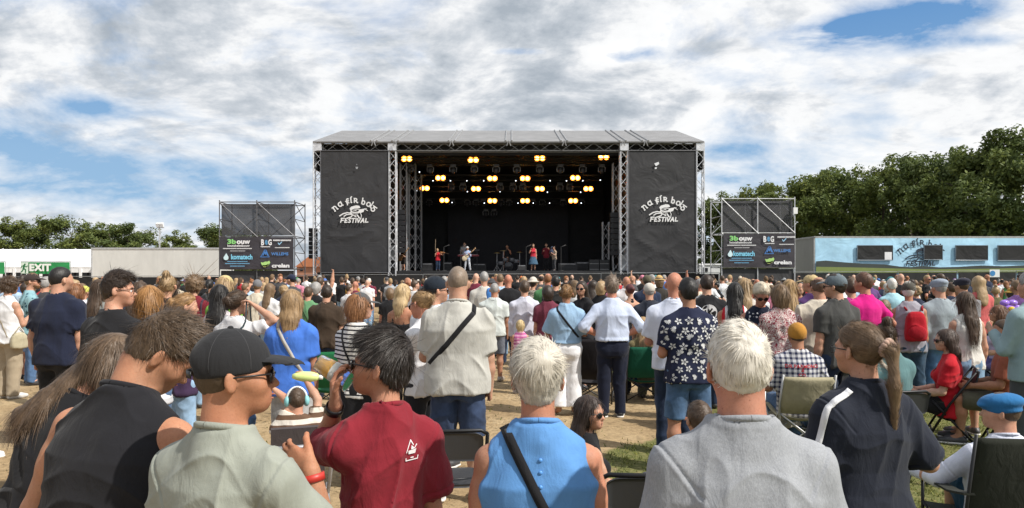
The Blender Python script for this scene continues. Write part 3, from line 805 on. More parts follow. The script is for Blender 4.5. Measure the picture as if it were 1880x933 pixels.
        N = vnormals(v, f); v = v+N*((vnoise(v.astype(float)*np.array([60, 60, 22 if mode != 'short' else 60]), seed)-.5)*rough+(vnoise(v.astype(float)*22, seed+3)-.5)*rough*1.2)[:, None]
        rnd = .25+.5*vnoise(v.astype(float)*np.array([90, 90, 16]), seed+1)
        ns = nstr if nstr is not None else (9000 if d < 3.3 else (2200 if d < 7 else (900 if d < 11 else 0)))
        if ht == 'buzz': ns = 0
        if ns:
            wd = .0014 if d < 3.3 else (.0030 if d < 7 else .0048)
            pv, pf, prn = strands(v, f, hp, Rh, ns, L, wd, mode, seed, lift={'short': .05, 'quiff': .30, 'pixie': .05, 'thick': .27, 'crop': .08, 'curly': .9}.get(ht, .05), tdown=unit(Rt@A3(0, 0, -1)*.7+A3(0, 0, -.5)))
            lp_ = (pv-hp)@Rh
            if mode == 'pull' and ht == 'pony':
                pass
            f = np.concatenate([f, pf+len(v)]); v = np.concatenate([v, pv]); rnd = np.concatenate([rnd, prn])
        mesh_obj('hair', v*sc, f, 'hair', hc_, root, True, rnd)
    if beard:
        v = [elli(Hd(0, .052, .040), (.0625, .064, .060), Rh, .02), cone(Hd(0, .085, .002), Hd(0, .088, .012), .029, .027, .03), elli(Hd(0, .13, .036), (.03, .03, .012), Rh, .008, '-'), hpl((0, .0, .062), (0, .28, 1)), hpl((0, .02, 0), (0, -1, 0))]
        sub('beard', v, 'hair', beard, min(h, .009), 0, 1, root, rough=.005)
    # ---- headwear
    if cap:
        ck, cc = cap[0], cap[1]; bz = max(.011, h*.95)
        if ck == 'cap':
            fl = -1 if len(cap) > 2 and cap[2] == 'back' else 1
            q = Rh if fl > 0 else Rh@rotz(math.pi)
            HH = lambda *p: hp+q@A3(*p)
            pr = [elli(HH(0, .000, .130), (.090, .112, .100), q, .01), plane(HH(0, 0, .098), q@unit(A3(0, .10, -1)), .006)]
            if d < 3.3: pr.append(elli(HH(0, -.118, .103), (.044, .04, .034), q, .006, '-'))
            c1, _, _ = sub('cap', pr, 'cap_mesh' if False else 'knit', cc, hh)
            br = [elli(HH(0, .130, .116), (.080, .088, .030), q@rotx(-.14), .005), elli(HH(0, .128, .116-bz*1.1), (.10, .12, .030), q@rotx(-.14), .004, '-')]
            sub('brim', br, 'knit', cc if len(cap) < 4 else cap[3], min(hh, .008), 0, 1, c1)
            if d < 3.3:
                m = MB()
                pts = [HH(.094*math.sin(t_), -.115*math.cos(t_)+.000, .104) for t_ in np.linspace(-.5, .5, 9)]
                ribbon([p*sc for p in pts], [q@A3(0, 0, 1)]*9, .020*sc, .003, 'cap_strap', 'plastic', (.012, .012, .013), c1, [q@unit(A3(math.sin(t_), -math.cos(t_), 0)) for t_ in np.linspace(-.5, .5, 9)])
                ms = MB()
                for a_ in (0, 1.047, 2.094):
                    ms.tube([HH(.0895*math.sin(t_)*math.sin(a_), .1115*math.sin(t_)*math.cos(a_), .130+.0995*math.cos(t_))*sc for t_ in (np.linspace(-1.75, 1.75, 25) if a_ else np.linspace(-1.1, 1.75, 22))], .0013, 5)
                ms.build('cap_seams', 'knit', (.045, .045, .048), c1, True)
                m.ell(HH(0, 0, .231)*sc, (.009*sc, .009*sc, .006*sc)); m.build('cap_button', 'knit', cc, c1, True)
        elif ck == 'flat':
            q = Rh@rotx(-.16)
            pr = [elli(Hd(0, .010, .158), (.101, .132, .062), q, .01), cone(Hd(-.05, .112, .132), Hd(.05, .112, .132), .026, .026, .03, flat=Rh@A3(0, 0, 1), fs=.45), elli(Hd(0, .0, .112), (.092, .11, .05), Rh, .02), plane(Hd(0, 0, .094), Rh@unit(A3(0, -.15, -1)), .006)]
            sub('flat_cap', pr, 'knit', cc, hh)
        elif ck == 'beanie':
            pr = [elli(Hd(0, .0, .128), (.094, .112, .108), Rh, .01), plane(Hd(0, 0, .085), Rh@unit(A3(0, .35, -1)), .006)]
            sub('beanie', pr, 'knit', cc, hh)
        elif ck == 'hat':
            pr = [elli(Hd(0, .0, .150), (.088, .108, .095), Rh, .01), elli(Hd(0, .0, .135), (.15, .17, max(.012, h)), Rh, .015)]
            sub('sun_hat', pr, 'knit', cc, hh)
    if glasses:
        m = MB(); mr = MB()
        for sg in (-1, 1):
            if glasses == 'sun': m.ell(Hd(sg*.034, .114, .089)*sc, (.0275*sc, .0055*sc, .0225*sc), 14, 8, Matrix((Rh@rotz(-sg*.25)).tolist()))
            else: mr.tube([Hd(sg*.034+.026*math.cos(t_), .119, .090+.019*math.sin(t_))*sc for t_ in np.linspace(0, 2*math.pi, 15)], .0018*sc, 5, False)
            mr.tube([Hd(sg*.060, .110, .099)*sc, Hd(sg*.080, .055, .098)*sc, Hd(sg*.086, .0, .095)*sc, Hd(sg*.084, -.012, .086)*sc], .0028*sc if d < 7 else .004*sc, 6)
        mr.tube([Hd(-.012, .122, .095)*sc, Hd(.012, .122, .095)*sc], .003*sc, 6)
        fr = mr.build('sunglasses' if glasses == 'sun' else 'glasses', 'plastic', (.012, .01, .01), root, True)
        if glasses == 'sun': m.build('lens', 'gloss', (.008, .007, .007), fr, True)
    if eyes:
        m = MB(); m2 = MB(); m3 = MB(); m4 = MB()
        for sg in (-1, 1):
            m.ell(Hd(sg*.032, .096, .090)*sc, (.0125*sc,)*3); m2.ell(Hd(sg*.032, .1055, .090)*sc, (.0055*sc, .0035*sc, .0055*sc))
            m3.tube([Hd(sg*.016, .111, .108)*sc, Hd(sg*.034, .108, .114)*sc, Hd(sg*.050, .096, .109)*sc], [.0035*sc, .004*sc, .002*sc], 6)
        ev = m.build('eyes', 'gloss', (.75, .72, .70), root, True); m2.build('iris', 'gloss', (.05, .03, .02), ev, True)
        if hair: m3.build('eyebrows', 'hair', tuple(c*.8 for c in hair[1]), root, True)
    if eyes or (face and (head[0] or yaw)):
        m4 = MB(); m4.ell(Hd(0, .1085, .0335)*sc, (.019*sc, .0055*sc, .0034*sc)); m4.ell(Hd(0, .1065, .0215)*sc, (.016*sc, .006*sc, .0042*sc)); m4.build('lips', 'skin', (.36, .16, .12), root, True)
    if strap and shirt:
        (x1, z1, x2, z2, wd, col) = strap[:6]
        path = []; sd = []; nm = []; bbody = BVHTree.FromPolygons([tuple(map(float, q)) for q in V*sc], [tuple(map(int, q)) for q in Fc])
        up = A3(x2-x1, 0, z2-z1); perp = unit(A3(-(z2-z1), 0, x2-x1))
        for back in (True, False):
            seg = []
            for t_ in np.linspace(0, 1, 22):
                p = T(x1+(x2-x1)*t_, 0, z1+(z2-z1)*t_)*sc
                dirv = Rt@A3(0, 1 if back else -1, 0)
                hit, n_, i_, dd = bvh.ray_cast(Vector(p-dirv*1.0), Vector(dirv))
                if hit is None: hit, n_, i_, dd = bbody.ray_cast(Vector(p-dirv*1.0), Vector(dirv))
                if hit is not None: seg.append((A3(*hit)+A3(*n_)*.0025, Rt@perp, A3(*n_)))
            if not back: seg = seg[::-1]
            path += seg
        if len(path) > 4:
            pa_, pb_ = path[-1][0], path[0][0]; over = []; dz = Rt@A3(0, 0, 1)
            for t_ in np.linspace(0, 1, 9)[1:-1]:
                p = pa_+(pb_-pa_)*t_
                hs = [q_ for q_ in (bv_.ray_cast(Vector(p+dz*.3), Vector(-dz)) for bv_ in (bvh, bbody)) if q_[0] is not None]
                if hs: hb = min(hs, key=lambda q_: q_[3]); over.append((A3(*hb[0])+A3(*hb[1])*.003, Rt@perp, A3(*hb[1])))
            path += over; path.append(path[0])
            ribbon([q[0] for q in path], [q[1] for q in path], wd*sc, .004, 'shoulder_strap', 'cloth', col, out['shirt'], [q[2] for q in path])
    if watch:
        sg, col, wdt = watch
        u = W_[(sg, 'u')]; u2 = AD[sg][1]; Rq = Vector(u2).to_track_quat('Z', 'Y').to_matrix(); r_ = .033*wa
        m = MB(); m.lathe([(r_*sc, -wdt/2*sc), ((r_+.004)*sc, -wdt/2*sc), ((r_+.004)*sc, wdt/2*sc), (r_*sc, wdt/2*sc), (r_*sc, -wdt/2*sc)], 24, (W_[sg]-u2*.02)*sc, Rq); m.build('wrist_band', 'plastic', col, root, True)
    return out
def wpt(o, p):
    """a point of the person's own frame, in the world"""
    r = o['root']; p = A3(p)*o['sc']; y = r.rotation_euler[2]; c, s = math.cos(y), math.sin(y)
    return (r.location[0]+c*p[0]-s*p[1], r.location[1]+s*p[0]+c*p[1], r.location[2]+p[2])
def print_on(o, polys, origin, size, color, name='print', back=True):
    """flat artwork (list of quads / triangles in 2-D) laid on the shirt's back"""
    T, sc, bvh = o['T'], o['sc'], o['bvh']; vs = []; fs = []
    for poly in polys:
        ids = []; ok = True; n_before = len(vs)
        for (u, v) in poly:
            p = T(origin[0]+u*size, 0, origin[1]+v*size)*sc
            dv = Vector((0, 1 if back else -1, 0)); hit, n_, i_, dd = bvh.ray_cast(Vector(p)-dv*1.2, dv)
            q = A3(*hit)-A3(0, dv[1], 0)*.004 if hit is not None else A3(p)
            ok = ok and hit is not None; ids.append(len(vs)); vs.append(q)
        if ok: fs.append(tuple(ids))
        else: del vs[n_before:]
    ob = mesh_obj(name, vs, fs, 'cloth', color, o['shirt'], True)
    return ob
# ------------------------------------------------------------------ camera, light, sky
cam = bpy.data.cameras.new('camera'); co = bpy.data.objects.new('camera', cam); COL.objects.link(co)
co.location = (0, 0, HC); co.rotation_euler = (math.radians(90), 0, 0)
cam.sensor_width = 36; cam.lens = 36*F/1880; cam.shift_y = (YH-466.5)/1880; cam.shift_x = 0.0; cam.clip_end = 2000; cam.clip_start = .05
SC.camera = co
SC.view_settings.view_transform = 'Standard'; SC.view_settings.look = 'None'; SC.view_settings.gamma = 1; SC.view_settings.use_curve_mapping = False
SC.view_settings.exposure = 0.23
EL, AZ = math.radians(47), math.radians(118)      # azimuth clockwise from +Y: to the right, a little behind the camera
sd = Vector((math.sin(AZ)*math.cos(EL), math.cos(AZ)*math.cos(EL), math.sin(EL)))
sl = bpy.data.lights.new('sun', 'SUN'); sl.energy = 4.8; sl.angle = math.radians(.8); sl.color = (1, .95, .87)
so = bpy.data.objects.new('sun', sl); COL.objects.link(so); so.rotation_euler = sd.to_track_quat('Z', 'Y').to_euler(); so.location = (30, -10, 60)
W = bpy.data.worlds.new('World'); SC.world = W; W.use_nodes = True
nt = W.node_tree
for n in list(nt.nodes): nt.nodes.remove(n)
wo = nt.nodes.new('ShaderNodeOutputWorld'); bg = nt.nodes.new('ShaderNodeBackground'); nt.links.new(bg.outputs[0], wo.inputs[0])
sky = nt.nodes.new('ShaderNodeTexSky'); sky.sky_type = 'NISHITA'; sky.sun_disc = False; sky.sun_elevation = EL; sky.sun_rotation = AZ; sky.air_density = 1.0; sky.dust_density = .6
tc = nt.nodes.new('ShaderNodeTexCoord'); sp = nt.nodes.new('ShaderNodeSeparateXYZ'); nt.links.new(tc.outputs['Generated'], sp.inputs[0])
zc_ = math_(nt, 'ADD', math_(nt, 'MAXIMUM', sp.outputs[2], 0.0), .34)
cx_ = math_(nt, 'DIVIDE', sp.outputs[0], zc_); cy_ = math_(nt, 'DIVIDE', sp.outputs[1], zc_)
cb = nt.nodes.new('ShaderNodeCombineXYZ'); nt.links.new(cx_, cb.inputs[0]); nt.links.new(cy_, cb.inputs[1])
def wn(scale, detail, rough, off, stretch=(1, 1, 1), dist=0.0):
    mp = nt.nodes.new('ShaderNodeMapping'); mp.inputs['Location'].default_value = off; mp.inputs['Scale'].default_value = stretch; nt.links.new(cb.outputs[0], mp.inputs[0])
    return noise(nt, mp.outputs[0], scale, detail, rough, dist)
big = wn(1.1, 3, .5, (3.1, 1.7, 0), (.9, .9, 1))
DO, DS = (9.3, 4.1, 0), (.85, .95, 1)
det = wn(2.8, 11, .60, DO, DS, .25)
cov = math_(nt, 'ADD', math_(nt, 'MULTIPLY', big, .42), math_(nt, 'MULTIPLY', det, .62))
# clearings where the blue shows (negative: banks of thicker cloud), each in a fixed direction of the sky
def pxdir(px, py): return Vector((px-CX, F, YH-py)).normalized()
clear = None
for (px, py, rx, ry, amt) in ((1510, 75, 95, 26, .23), (1600, 48, 120, 24, .20), (1730, 22, 150, 20, .13), (1800, 75, 60, 10, .09), (1690, 78, 60, 12, .08), (1150, 101, 70, 12, .18), (950, 93, 75, 8, .18), (1030, 100, 40, 8, .08), (1080, 88, 40, 8, .08), (165, 195, 55, 22, .17), (20, 250, 60, 26, .11), (190, 300, 170, 18, .075), (40, 345, 120, 12, .08), (560, 8, 60, 12, .08), (1330, 325, 60, 18, .10), (450, 345, 200, 22, .06), (1350, 275, 70, 12, .05),
                              (440, 110, 330, 90, -.07), (1240, 190, 200, 26, -.13), (60, 110, 160, 60, -.09), (1660, 252, 20, 14, -.12), (1800, 180, 120, 30, -.05), (1500, 190, 260, 40, -.03), (900, 180, 160, 50, -.05), (1420, 90, 70, 40, -.05)):
    c = pxdir(px, py); g = Vector((c.x, c.y, 0)).normalized(); t = Vector((g.y, -g.x, 0)); u = c.cross(t)
    def dotn(vec):
        n = node(nt, 'ShaderNodeVectorMath', operation='DOT_PRODUCT'); nt.links.new(tc.outputs['Generated'], n.inputs[0]); n.inputs[1].default_value = vec; return n.outputs['Value']
    du = math_(nt, 'MULTIPLY', dotn(t), F/rx); dv = math_(nt, 'MULTIPLY', dotn(u), F/ry)
    r2 = math_(nt, 'ADD', math_(nt, 'MULTIPLY', du, du), math_(nt, 'MULTIPLY', dv, dv))
    k = math_(nt, 'MULTIPLY', math_(nt, 'POWER', 2.718, math_(nt, 'MULTIPLY', r2, -1.0)), amt)
    k = math_(nt, 'MULTIPLY', k, math_(nt, 'GREATER_THAN', dotn(c), 0.0))
    clear = k if clear is None else math_(nt, 'ADD', clear, k)
brk = wn(4.2, 8, .6, (5.5, 1.3, 0), (.8, 1.0, 1), .5)
clear = math_(nt, 'MULTIPLY', clear, math_(nt, 'ADD', math_(nt, 'MULTIPLY', math_(nt, 'SUBTRACT', brk, .5), 4.2), .95))
cov = math_(nt, 'SUBTRACT', cov, clear)
fine = wn(7.5, 9, .62, (2.2, 7.7, 0), (.8, 1.0, 1), .5)
cov = math_(nt, 'ADD', cov, math_(nt, 'MULTIPLY', math_(nt, 'SUBTRACT', fine, .5), .27))
alpha = ramp(nt, [(.33, (0,)*3), (.43, (.5,)*3), (.53, (1,)*3)]); nt.links.new(cov, alpha.inputs[0])
# light side of the heaps: difference of the cloud depth towards the sun, plus fine billows
det2 = wn(2.8, 11, .60, (DO[0]+.05, DO[1]+.02, 0), DS, .25)
edge = math_(nt, 'SUBTRACT', det, det2)
sh = math_(nt, 'ADD', cov, math_(nt, 'MULTIPLY', edge, -1.5))
sh = math_(nt, 'ADD', sh, math_(nt, 'MULTIPLY', math_(nt, 'SUBTRACT', fine, .5), .26))
sh = math_(nt, 'SUBTRACT', sh, math_(nt, 'MULTIPLY', sp.outputs[0], .14))    # brighter towards the sun's side
shade = ramp(nt, [(.36, (11.2, 11.3, 11.4)), (.49, (10.6, 10.7, 10.8)), (.57, (8.5, 8.8, 9.2)), (.65, (6.6, 7.1, 7.7)), (.78, (4.6, 5.2, 5.9))]); nt.links.new(sh, shade.inputs[0])
skyc = mixc(nt, sky.outputs[0], (1.35, 3.5, 7.2), .85)
hz = ramp(nt, [(0.0, (1,)*3), (.14, (.75,)*3), (.34, (0.0,)*3)]); nt.links.new(sp.outputs[2], hz.inputs[0])
skyc = mixc(nt, skyc, (4.3, 6.6, 8.9), math_(nt, 'MULTIPLY', hz.outputs[0], .85))
c = mixc(nt, skyc, shade.outputs[0], alpha.outputs[0])
nt.links.new(c, bg.inputs[0]); bg.inputs[1].default_value = .077
# ------------------------------------------------------------------ ground
def grass_mask(x, y):
    """1 = grass, 0 = trodden sand (metres)"""
    P = np.stack([x*.45, y*.45, x*0], 1); P2 = np.stack([x*1.7, y*1.7, x*0+5], 1); P3 = np.stack([x*6, y*6, x*0+9], 1)
    n = vnoise(P, 11)*.9+vnoise(P2, 12)*.7+vnoise(P3, 13)*.4-1.0
    edge = .28+.06*(y-4)           # grass starts right of this line
    m = (x-edge)*1.1+n*1.1
    # a trodden sand tongue in the middle distance
    m = m-np.exp(-((x-1.5)/1.7)**2-((y-10.6)/2.3)**2)*4.2
    return np.clip(m*1.3+.3, 0, 1)
def axis_pts(lo, hi, step, far, n):
    a = np.arange(lo, hi+1e-6, step); e = np.geomspace(step, far, n).cumsum(); e = e*far/e[-1]
    return np.concatenate([lo-e[::-1], a, hi+e])
gx_ = axis_pts(-9, 9, .2, 900, 16); gy_ = axis_pts(0, 14, .2, 900, 16)
X, Y = np.meshgrid(gx_, gy_, indexing='ij'); xf, yf = X.ravel(), Y.ravel()
Zg = np.where((np.abs(xf) < 12) & (yf < 16) & (yf > -2), (vnoise(np.stack([xf*1.3, yf*1.3, xf*0], 1), 21)-.5)*.03, 0)
nx_, ny_ = len(gx_), len(gy_); I = np.arange(nx_*ny_).reshape(nx_, ny_)
Fg = np.stack([I[:-1, :-1].ravel(), I[1:, :-1].ravel(), I[1:, 1:].ravel(), I[:-1, 1:].ravel()], 1)
gm, nt, b = new_mat('ground')
a = node(nt, 'ShaderNodeAttribute', attribute_name='rnd')
tcg = nt.nodes.new('ShaderNodeTexCoord'); v = tcg.outputs['Object']
n1 = noise(nt, v, .9, 6, .6); n2 = noise(nt, v, 14, 6, .65); n3 = noise(nt, v, 90, 3, .6)
sand = ramp(nt, [(.3, (.245, .168, .090)), (.5, (.340, .246, .138)), (.72, (.44, .336, .204))]); nt.links.new(n1, sand.inputs[0])
s2 = ramp(nt, [(.35, (.6,)*3), (.5, (1,)*3), (.7, (1.2,)*3)]); nt.links.new(n2, s2.inputs[0])
sc_ = mixc(nt, sand.outputs[0], s2.outputs[0], .8, 'MULTIPLY')
gr = ramp(nt, [(.3, (.065, .080, .024)), (.5, (.125, .130, .045)), (.7, (.23, .20, .09))]); nt.links.new(n2, gr.inputs[0])
msk = math_(nt, 'ADD', a.outputs['Fac'], math_(nt, 'MULTIPLY', math_(nt, 'SUBTRACT', n2, .5), .9))
mr = ramp(nt, [(.4, (0,)*3), (.6, (1,)*3)]); nt.links.new(msk, mr.inputs[0])
nt.links.new(mixc(nt, sc_, gr.outputs[0], mr.outputs[0]), b.inputs['Base Color']); b.inputs['Roughness'].default_value = .95; b.inputs['Specular IOR Level'].default_value = .15
p_ = bump(nt, b, n2, .6, .03); bump(nt, b, n3, .5, .008, p_)
MATS['ground'] = gm
g = mesh_obj('ground', np.stack([xf, yf, Zg], 1), Fg, gm, (1, 1, 1), None, True, grass_mask(xf, yf)); tag(g, kind='structure')
# grass blades
r = np.random.default_rng(3); N = 150000
yy = 2.2+12*r.random(N)**1.3; xx = (r.random(N)*2-1)*(yy*.74+.4); mk = grass_mask(xx, yy); keep = r.random(N) < np.clip(mk*1.1-.15, .012, 1)
clump = vnoise(np.stack([xx*9, yy*9, xx*0], 1), 31); keep &= r.random(N) < np.clip(clump*1.9-.2, .1, 1)
xx, yy, cl = xx[keep], yy[keep], clump[keep]; n = len(xx)
hgt = (.018+.04*r.random(n)*cl)*(1+.25*(yy > 5)); an = r.random(n)*6.283; wd = .0035+.0011*yy*r.random(n)
zb = (vnoise(np.stack([xx*1.3, yy*1.3, xx*0], 1), 21)-.5)*.03-.004
ax_, ay_ = np.cos(an)*wd, np.sin(an)*wd; lx, ly = r.normal(0, .6, n)*hgt, r.normal(0, .6, n)*hgt
Vb = np.stack([np.stack([xx-ax_, yy-ay_, zb], 1), np.stack([xx+ax_, yy+ay_, zb], 1), np.stack([xx+lx, yy+ly, zb+hgt], 1)], 1).reshape(-1, 3)
go = mesh_obj('grass', Vb, np.arange(3*n).reshape(-1, 3), 'leaf', (.165, .185, .058), None, False, np.repeat(np.clip(r.normal(.5, .28, n), 0, 1), 3))
tag(go, 'short dry grass growing in patches on the trodden field', 'grass', kind='stuff')

# straw and trodden bits on the sand
N = 60000; yy = 2.2+15*r.random(N)**1.3; xx = (r.random(N)*2-1)*(yy*.74+.4); mk = grass_mask(xx, yy)
keep = (r.random(N) < np.clip(1.1-mk, .15, 1)) & (vnoise(np.stack([xx*2.3, yy*2.3, xx*0], 1), 77) > .42); xx, yy = xx[keep], yy[keep]; n = len(xx)
an = r.random(n)*6.283; L = r.uniform(.01, .035, n)*(1+.04*yy); wd = .0016+.0007*yy*r.random(n); zb = (vnoise(np.stack([xx*1.3, yy*1.3, xx*0], 1), 21)-.5)*.03+.003
cx2, cy2 = np.cos(an)*L, np.sin(an)*L; sx, sy = -np.sin(an)*wd, np.cos(an)*wd; up = r.uniform(.002, .012, n)
Vb = np.stack([np.stack([xx-cx2-sx, yy-cy2-sy, zb], 1), np.stack([xx-cx2+sx, yy-cy2+sy, zb], 1), np.stack([xx+cx2, yy+cy2, zb+up], 1)], 1).reshape(-1, 3)
so_ = mesh_obj('straw', Vb, np.arange(3*n).reshape(-1, 3), 'leaf', (.31, .235, .14), None, False, np.repeat(np.clip(r.normal(.45, .33, n), 0, 1), 3)); tag(so_, 'dry straw and trodden bits scattered over the sand', 'straw', kind='stuff')
# ------------------------------------------------------------------ stage and built things
def part(mb, name, mat, color, root, smooth=False):
    """mesh given in world metres, parented to a root standing anywhere"""
    o = mb.build(name, mat, color, root, smooth)
    r = root; off = Vector((0, 0, 0))
    while r is not None: off += r.location; r = r.parent
    o.location = -off
    return o
def thing(name, loc, label, cat, grp=None):
    return tag(empty(name, loc), label, cat, grp)
def truss(mb, p0, p1, s=.42, up=(0, 0, 1), step=.55, rc=.035, rd=.016):
    p0, p1 = Vector(p0), Vector(p1); t = (p1-p0).normalized(); L = (p1-p0).length; u = Vector(up); u = (u-t*u.dot(t)).normalized(); w = t.cross(u)
    cs = [(-1, -1), (1, -1), (1, 1), (-1, 1)]; off = [u*a*s/2+w*b*s/2 for a, b in cs]
    for o in off: mb.tube([p0+o, p1+o], rc, 6)
    n = max(2, int(L/step))
    for f in range(4):
        a, b = off[f], off[(f+1) % 4]
        for i in range(n):
            q0 = p0+t*L*i/n; q1 = p0+t*L*(i+1)/n
            if i % 2 == 0: mb.tube([q0+a, q1+b], rd, 4, False)
            else: mb.tube([q0+b, q1+a], rd, 4, False)
ZI = [0]
def quads(poly, w):
    """a stroke as flat quads, in the stroke's own 2-D units"""
    out = []
    for (a, b) in zip(poly[:-1], poly[1:]):
        dx, dy = b[0]-a[0], b[1]-a[1]; L = math.hypot(dx, dy)+1e-9; nx, ny = -dy/L*w/2, dx/L*w/2; ex, ey = dx/L*w*.35, dy/L*w*.35
        out.append([(a[0]-ex+nx, a[1]-ey+ny), (a[0]-ex-nx, a[1]-ey-ny), (b[0]+ex-nx, b[1]+ey-ny), (b[0]+ex+nx, b[1]+ey+ny)])
    return out
def arcp(cx, cy, rx, ry, a0, a1, n=8): return [(cx+rx*math.cos(math.radians(a0+(a1-a0)*i/n)), cy+ry*math.sin(math.radians(a0+(a1-a0)*i/n))) for i in range(n+1)]
UNC = {  # half-uncial letters in a unit box (y up)
 'n': [[(0, .92), (.18, .95), (.2, 0), (.05, 0)], arcp(.5, .55, .30, .38, 180, 0)+[(.8, .02), (.95, .02)]],
 'a': [arcp(.42, .45, .38, .43, 40, 330), [(.78, .98), (.78, .1), (.95, 0)]],
 'f': [[(.78, 1.0), (.55, 1.08), (.36, .95), (.36, -.35)], [(.05, .55), (.75, .55)], [(.2, .2), (.75, .1)]],
 'i': [[(.3, .9), (.4, .9), (.4, 0), (.55, 0)], [(.32, 1.12), (.6, 1.35)]],
 'r': [[(.1, .95), (.2, .95), (.2, 0)], arcp(.42, .68, .33, .27, 140, -90), [(.4, .45), (.9, 0), (1.0, .05)]],
 'b': [[(.1, 1.35), (.2, 1.35), (.2, .1)], arcp(.5, .42, .34, .42, 170, -160)],
 'o': [arcp(.45, .45, .42, .45, 0, 360, 14)],
 'l': [[(.25, 1.4), (.35, 1.4), (.35, .05), (.55, 0)]],
 'g': [[(.0, .9), (.95, .95)], [(.4, .9), (.3, .55)], arcp(.45, .2, .38, .38, 110, -200)],
 'F': [[(.1, 0), (.22, 1)], [(.05, 1.02), (.9, 1.08)], [(.15, .5), (.75, .55)]], 'E': [[(.75, 1), (.15, .95), (.1, 0), (.8, .05)], [(.12, .5), (.65, .55)]],
 'S': [[(.8, .95), (.4, 1), (.15, .8), (.3, .58), (.65, .42), (.7, .15), (.4, 0), (.05, .08)]], 'T': [[(.0, 1), (.95, 1.02)], [(.48, 1), (.42, -.05)]],
 'I': [[(.4, 1), (.36, 0)]], 'V': [[(.05, 1), (.4, 0), (.95, 1.05)]], 'A': [[(.0, -.05), (.5, 1), (.85, -.02)], [(.2, .35), (.7, .38)]], 'L': [[(.2, 1), (.15, .05), (.95, .08)]]}
def logo_polys():
    """festival lettering and emblem in the units of a 1493 x 933 drawing (y down)"""
    out = []
    for ch, x, y, rot, s in (('n', 285, 425, 38, 105), ('a', 402, 330, 27, 105), ('f', 565, 265, 10, 98), ('i', 652, 245, 3, 98), ('r', 748, 245, -2, 98), ('b', 922, 285, -13, 100), ('o', 1045, 330, -25, 100), ('l', 1112, 365, -33, 98), ('g', 1160, 425, -38, 105)):
        c, s_ = math.cos(math.radians(rot)), math.sin(math.radians(rot))
        for pl in UNC[ch]:
            q = [((u-.45)*s, (v-.45)*s) for u, v in pl]
            q = [(x+u*c-v*s_, y-(u*s_+v*c)) for u, v in q]; out += quads(q, 25)
    x = 405
    for ch, wd in zip('FESTIVAL', (95, 80, 78, 82, 40, 88, 95, 78)):
        for pl in UNC[ch]: out += quads([(x+u*wd*.9+v*14, 738-v*88) for u, v in pl], 24)
        x += wd
    for pl in ([(612, 425), (655, 382), (765, 352), (835, 362), (862, 412), (800, 425), (720, 430), (650, 462)],): out.append(pl)
    out.append([(800, 505), (845, 445), (965, 425), (930, 500), (860, 527)])
    for pl, w in (([(640, 450), (665, 500), (740, 515), (820, 505), (850, 480)], 26), ([(690, 465), (760, 448), (835, 445)], 12), ([(735, 470), (765, 470)], 16), ([(640, 520), (740, 548), (830, 522)], 10), ([(955, 430), (1022, 472)], 16), ([(950, 428), (1005, 428)], 10),
                  ([(392, 592), (470, 542), (560, 518), (645, 530), (682, 572), (650, 615), (555, 645)], 26), ([(490, 602), (545, 562), (645, 556)], 22), ([(640, 500), (655, 540)], 20), ([(700, 572), (768, 615)], 20), ([(765, 565), (735, 605)], 14), ([(790, 570), (838, 640)], 28), ([(862, 530), (886, 575), (868, 665)], 14)):
        out += quads(pl, w)
    return out
LOGO = logo_polys()
def flat_art(polys, fpt, y, name, color, parent, mat='paint', depth=.004):
    """polygons in drawing units laid on the vertical plane at depth y, each a hair proud of the last"""
    vs = []; fs = []
    for i, pl in enumerate(polys):
        ids = []
        for (u, v) in pl: x, z = fpt(u, v); ids.append(len(vs)); vs.append((x, y-depth-i*2e-4, z))
        fs.append(tuple(ids))
    o = mesh_obj(name, vs, fs, mat, color, parent, False)
    r = parent; off = Vector((0, 0, 0))
    while r is not None: off += r.location; r = r.parent
    o.location = -off
    return o
def pxpt(d):
    def f(u, v): p = at(u, v, d); return p[0], p[2]
    return f
def text(s, x0, x1, y0, y1, d, y, color, parent, name='lettering', mat='paint', bold=.02, keep=False, slant=0):
    """lettering fitted to a pixel box, set on the vertical plane at depth y"""
    cu = bpy.data.curves.new('t', 'FONT'); cu.body = s; cu.offset = bold; cu.resolution_u = 3; cu.shear = slant
    to = bpy.data.objects.new('t', cu); COL.objects.link(to); dg = bpy.context.evaluated_depsgraph_get()
    me = bpy.data.meshes.new_from_object(to.evaluated_get(dg)); bpy.data.objects.remove(to); 
    V = np.array([v.co[:] for v in me.vertices]); fs = [tuple(p.vertices) for p in me.polygons]; bpy.data.meshes.remove(me)
    lo, hi = V.min(0), V.max(0); V = (V-lo)/np.maximum(hi-lo, 1e-6)
    a, b = at(x0, y1, d), at(x1, y0, d); f = y/d
    vs = [((a[0]+(b[0]-a[0])*v[0])*f, y-.006, HC+((a[2]+(b[2]-a[2])*v[1])-HC)*f) for v in V]
    o = mesh_obj(name, vs, fs, mat, color, parent, False); r = parent; off = Vector((0, 0, 0))
    while r is not None: off += r.location; r = r.parent
    o.location = -off; return o
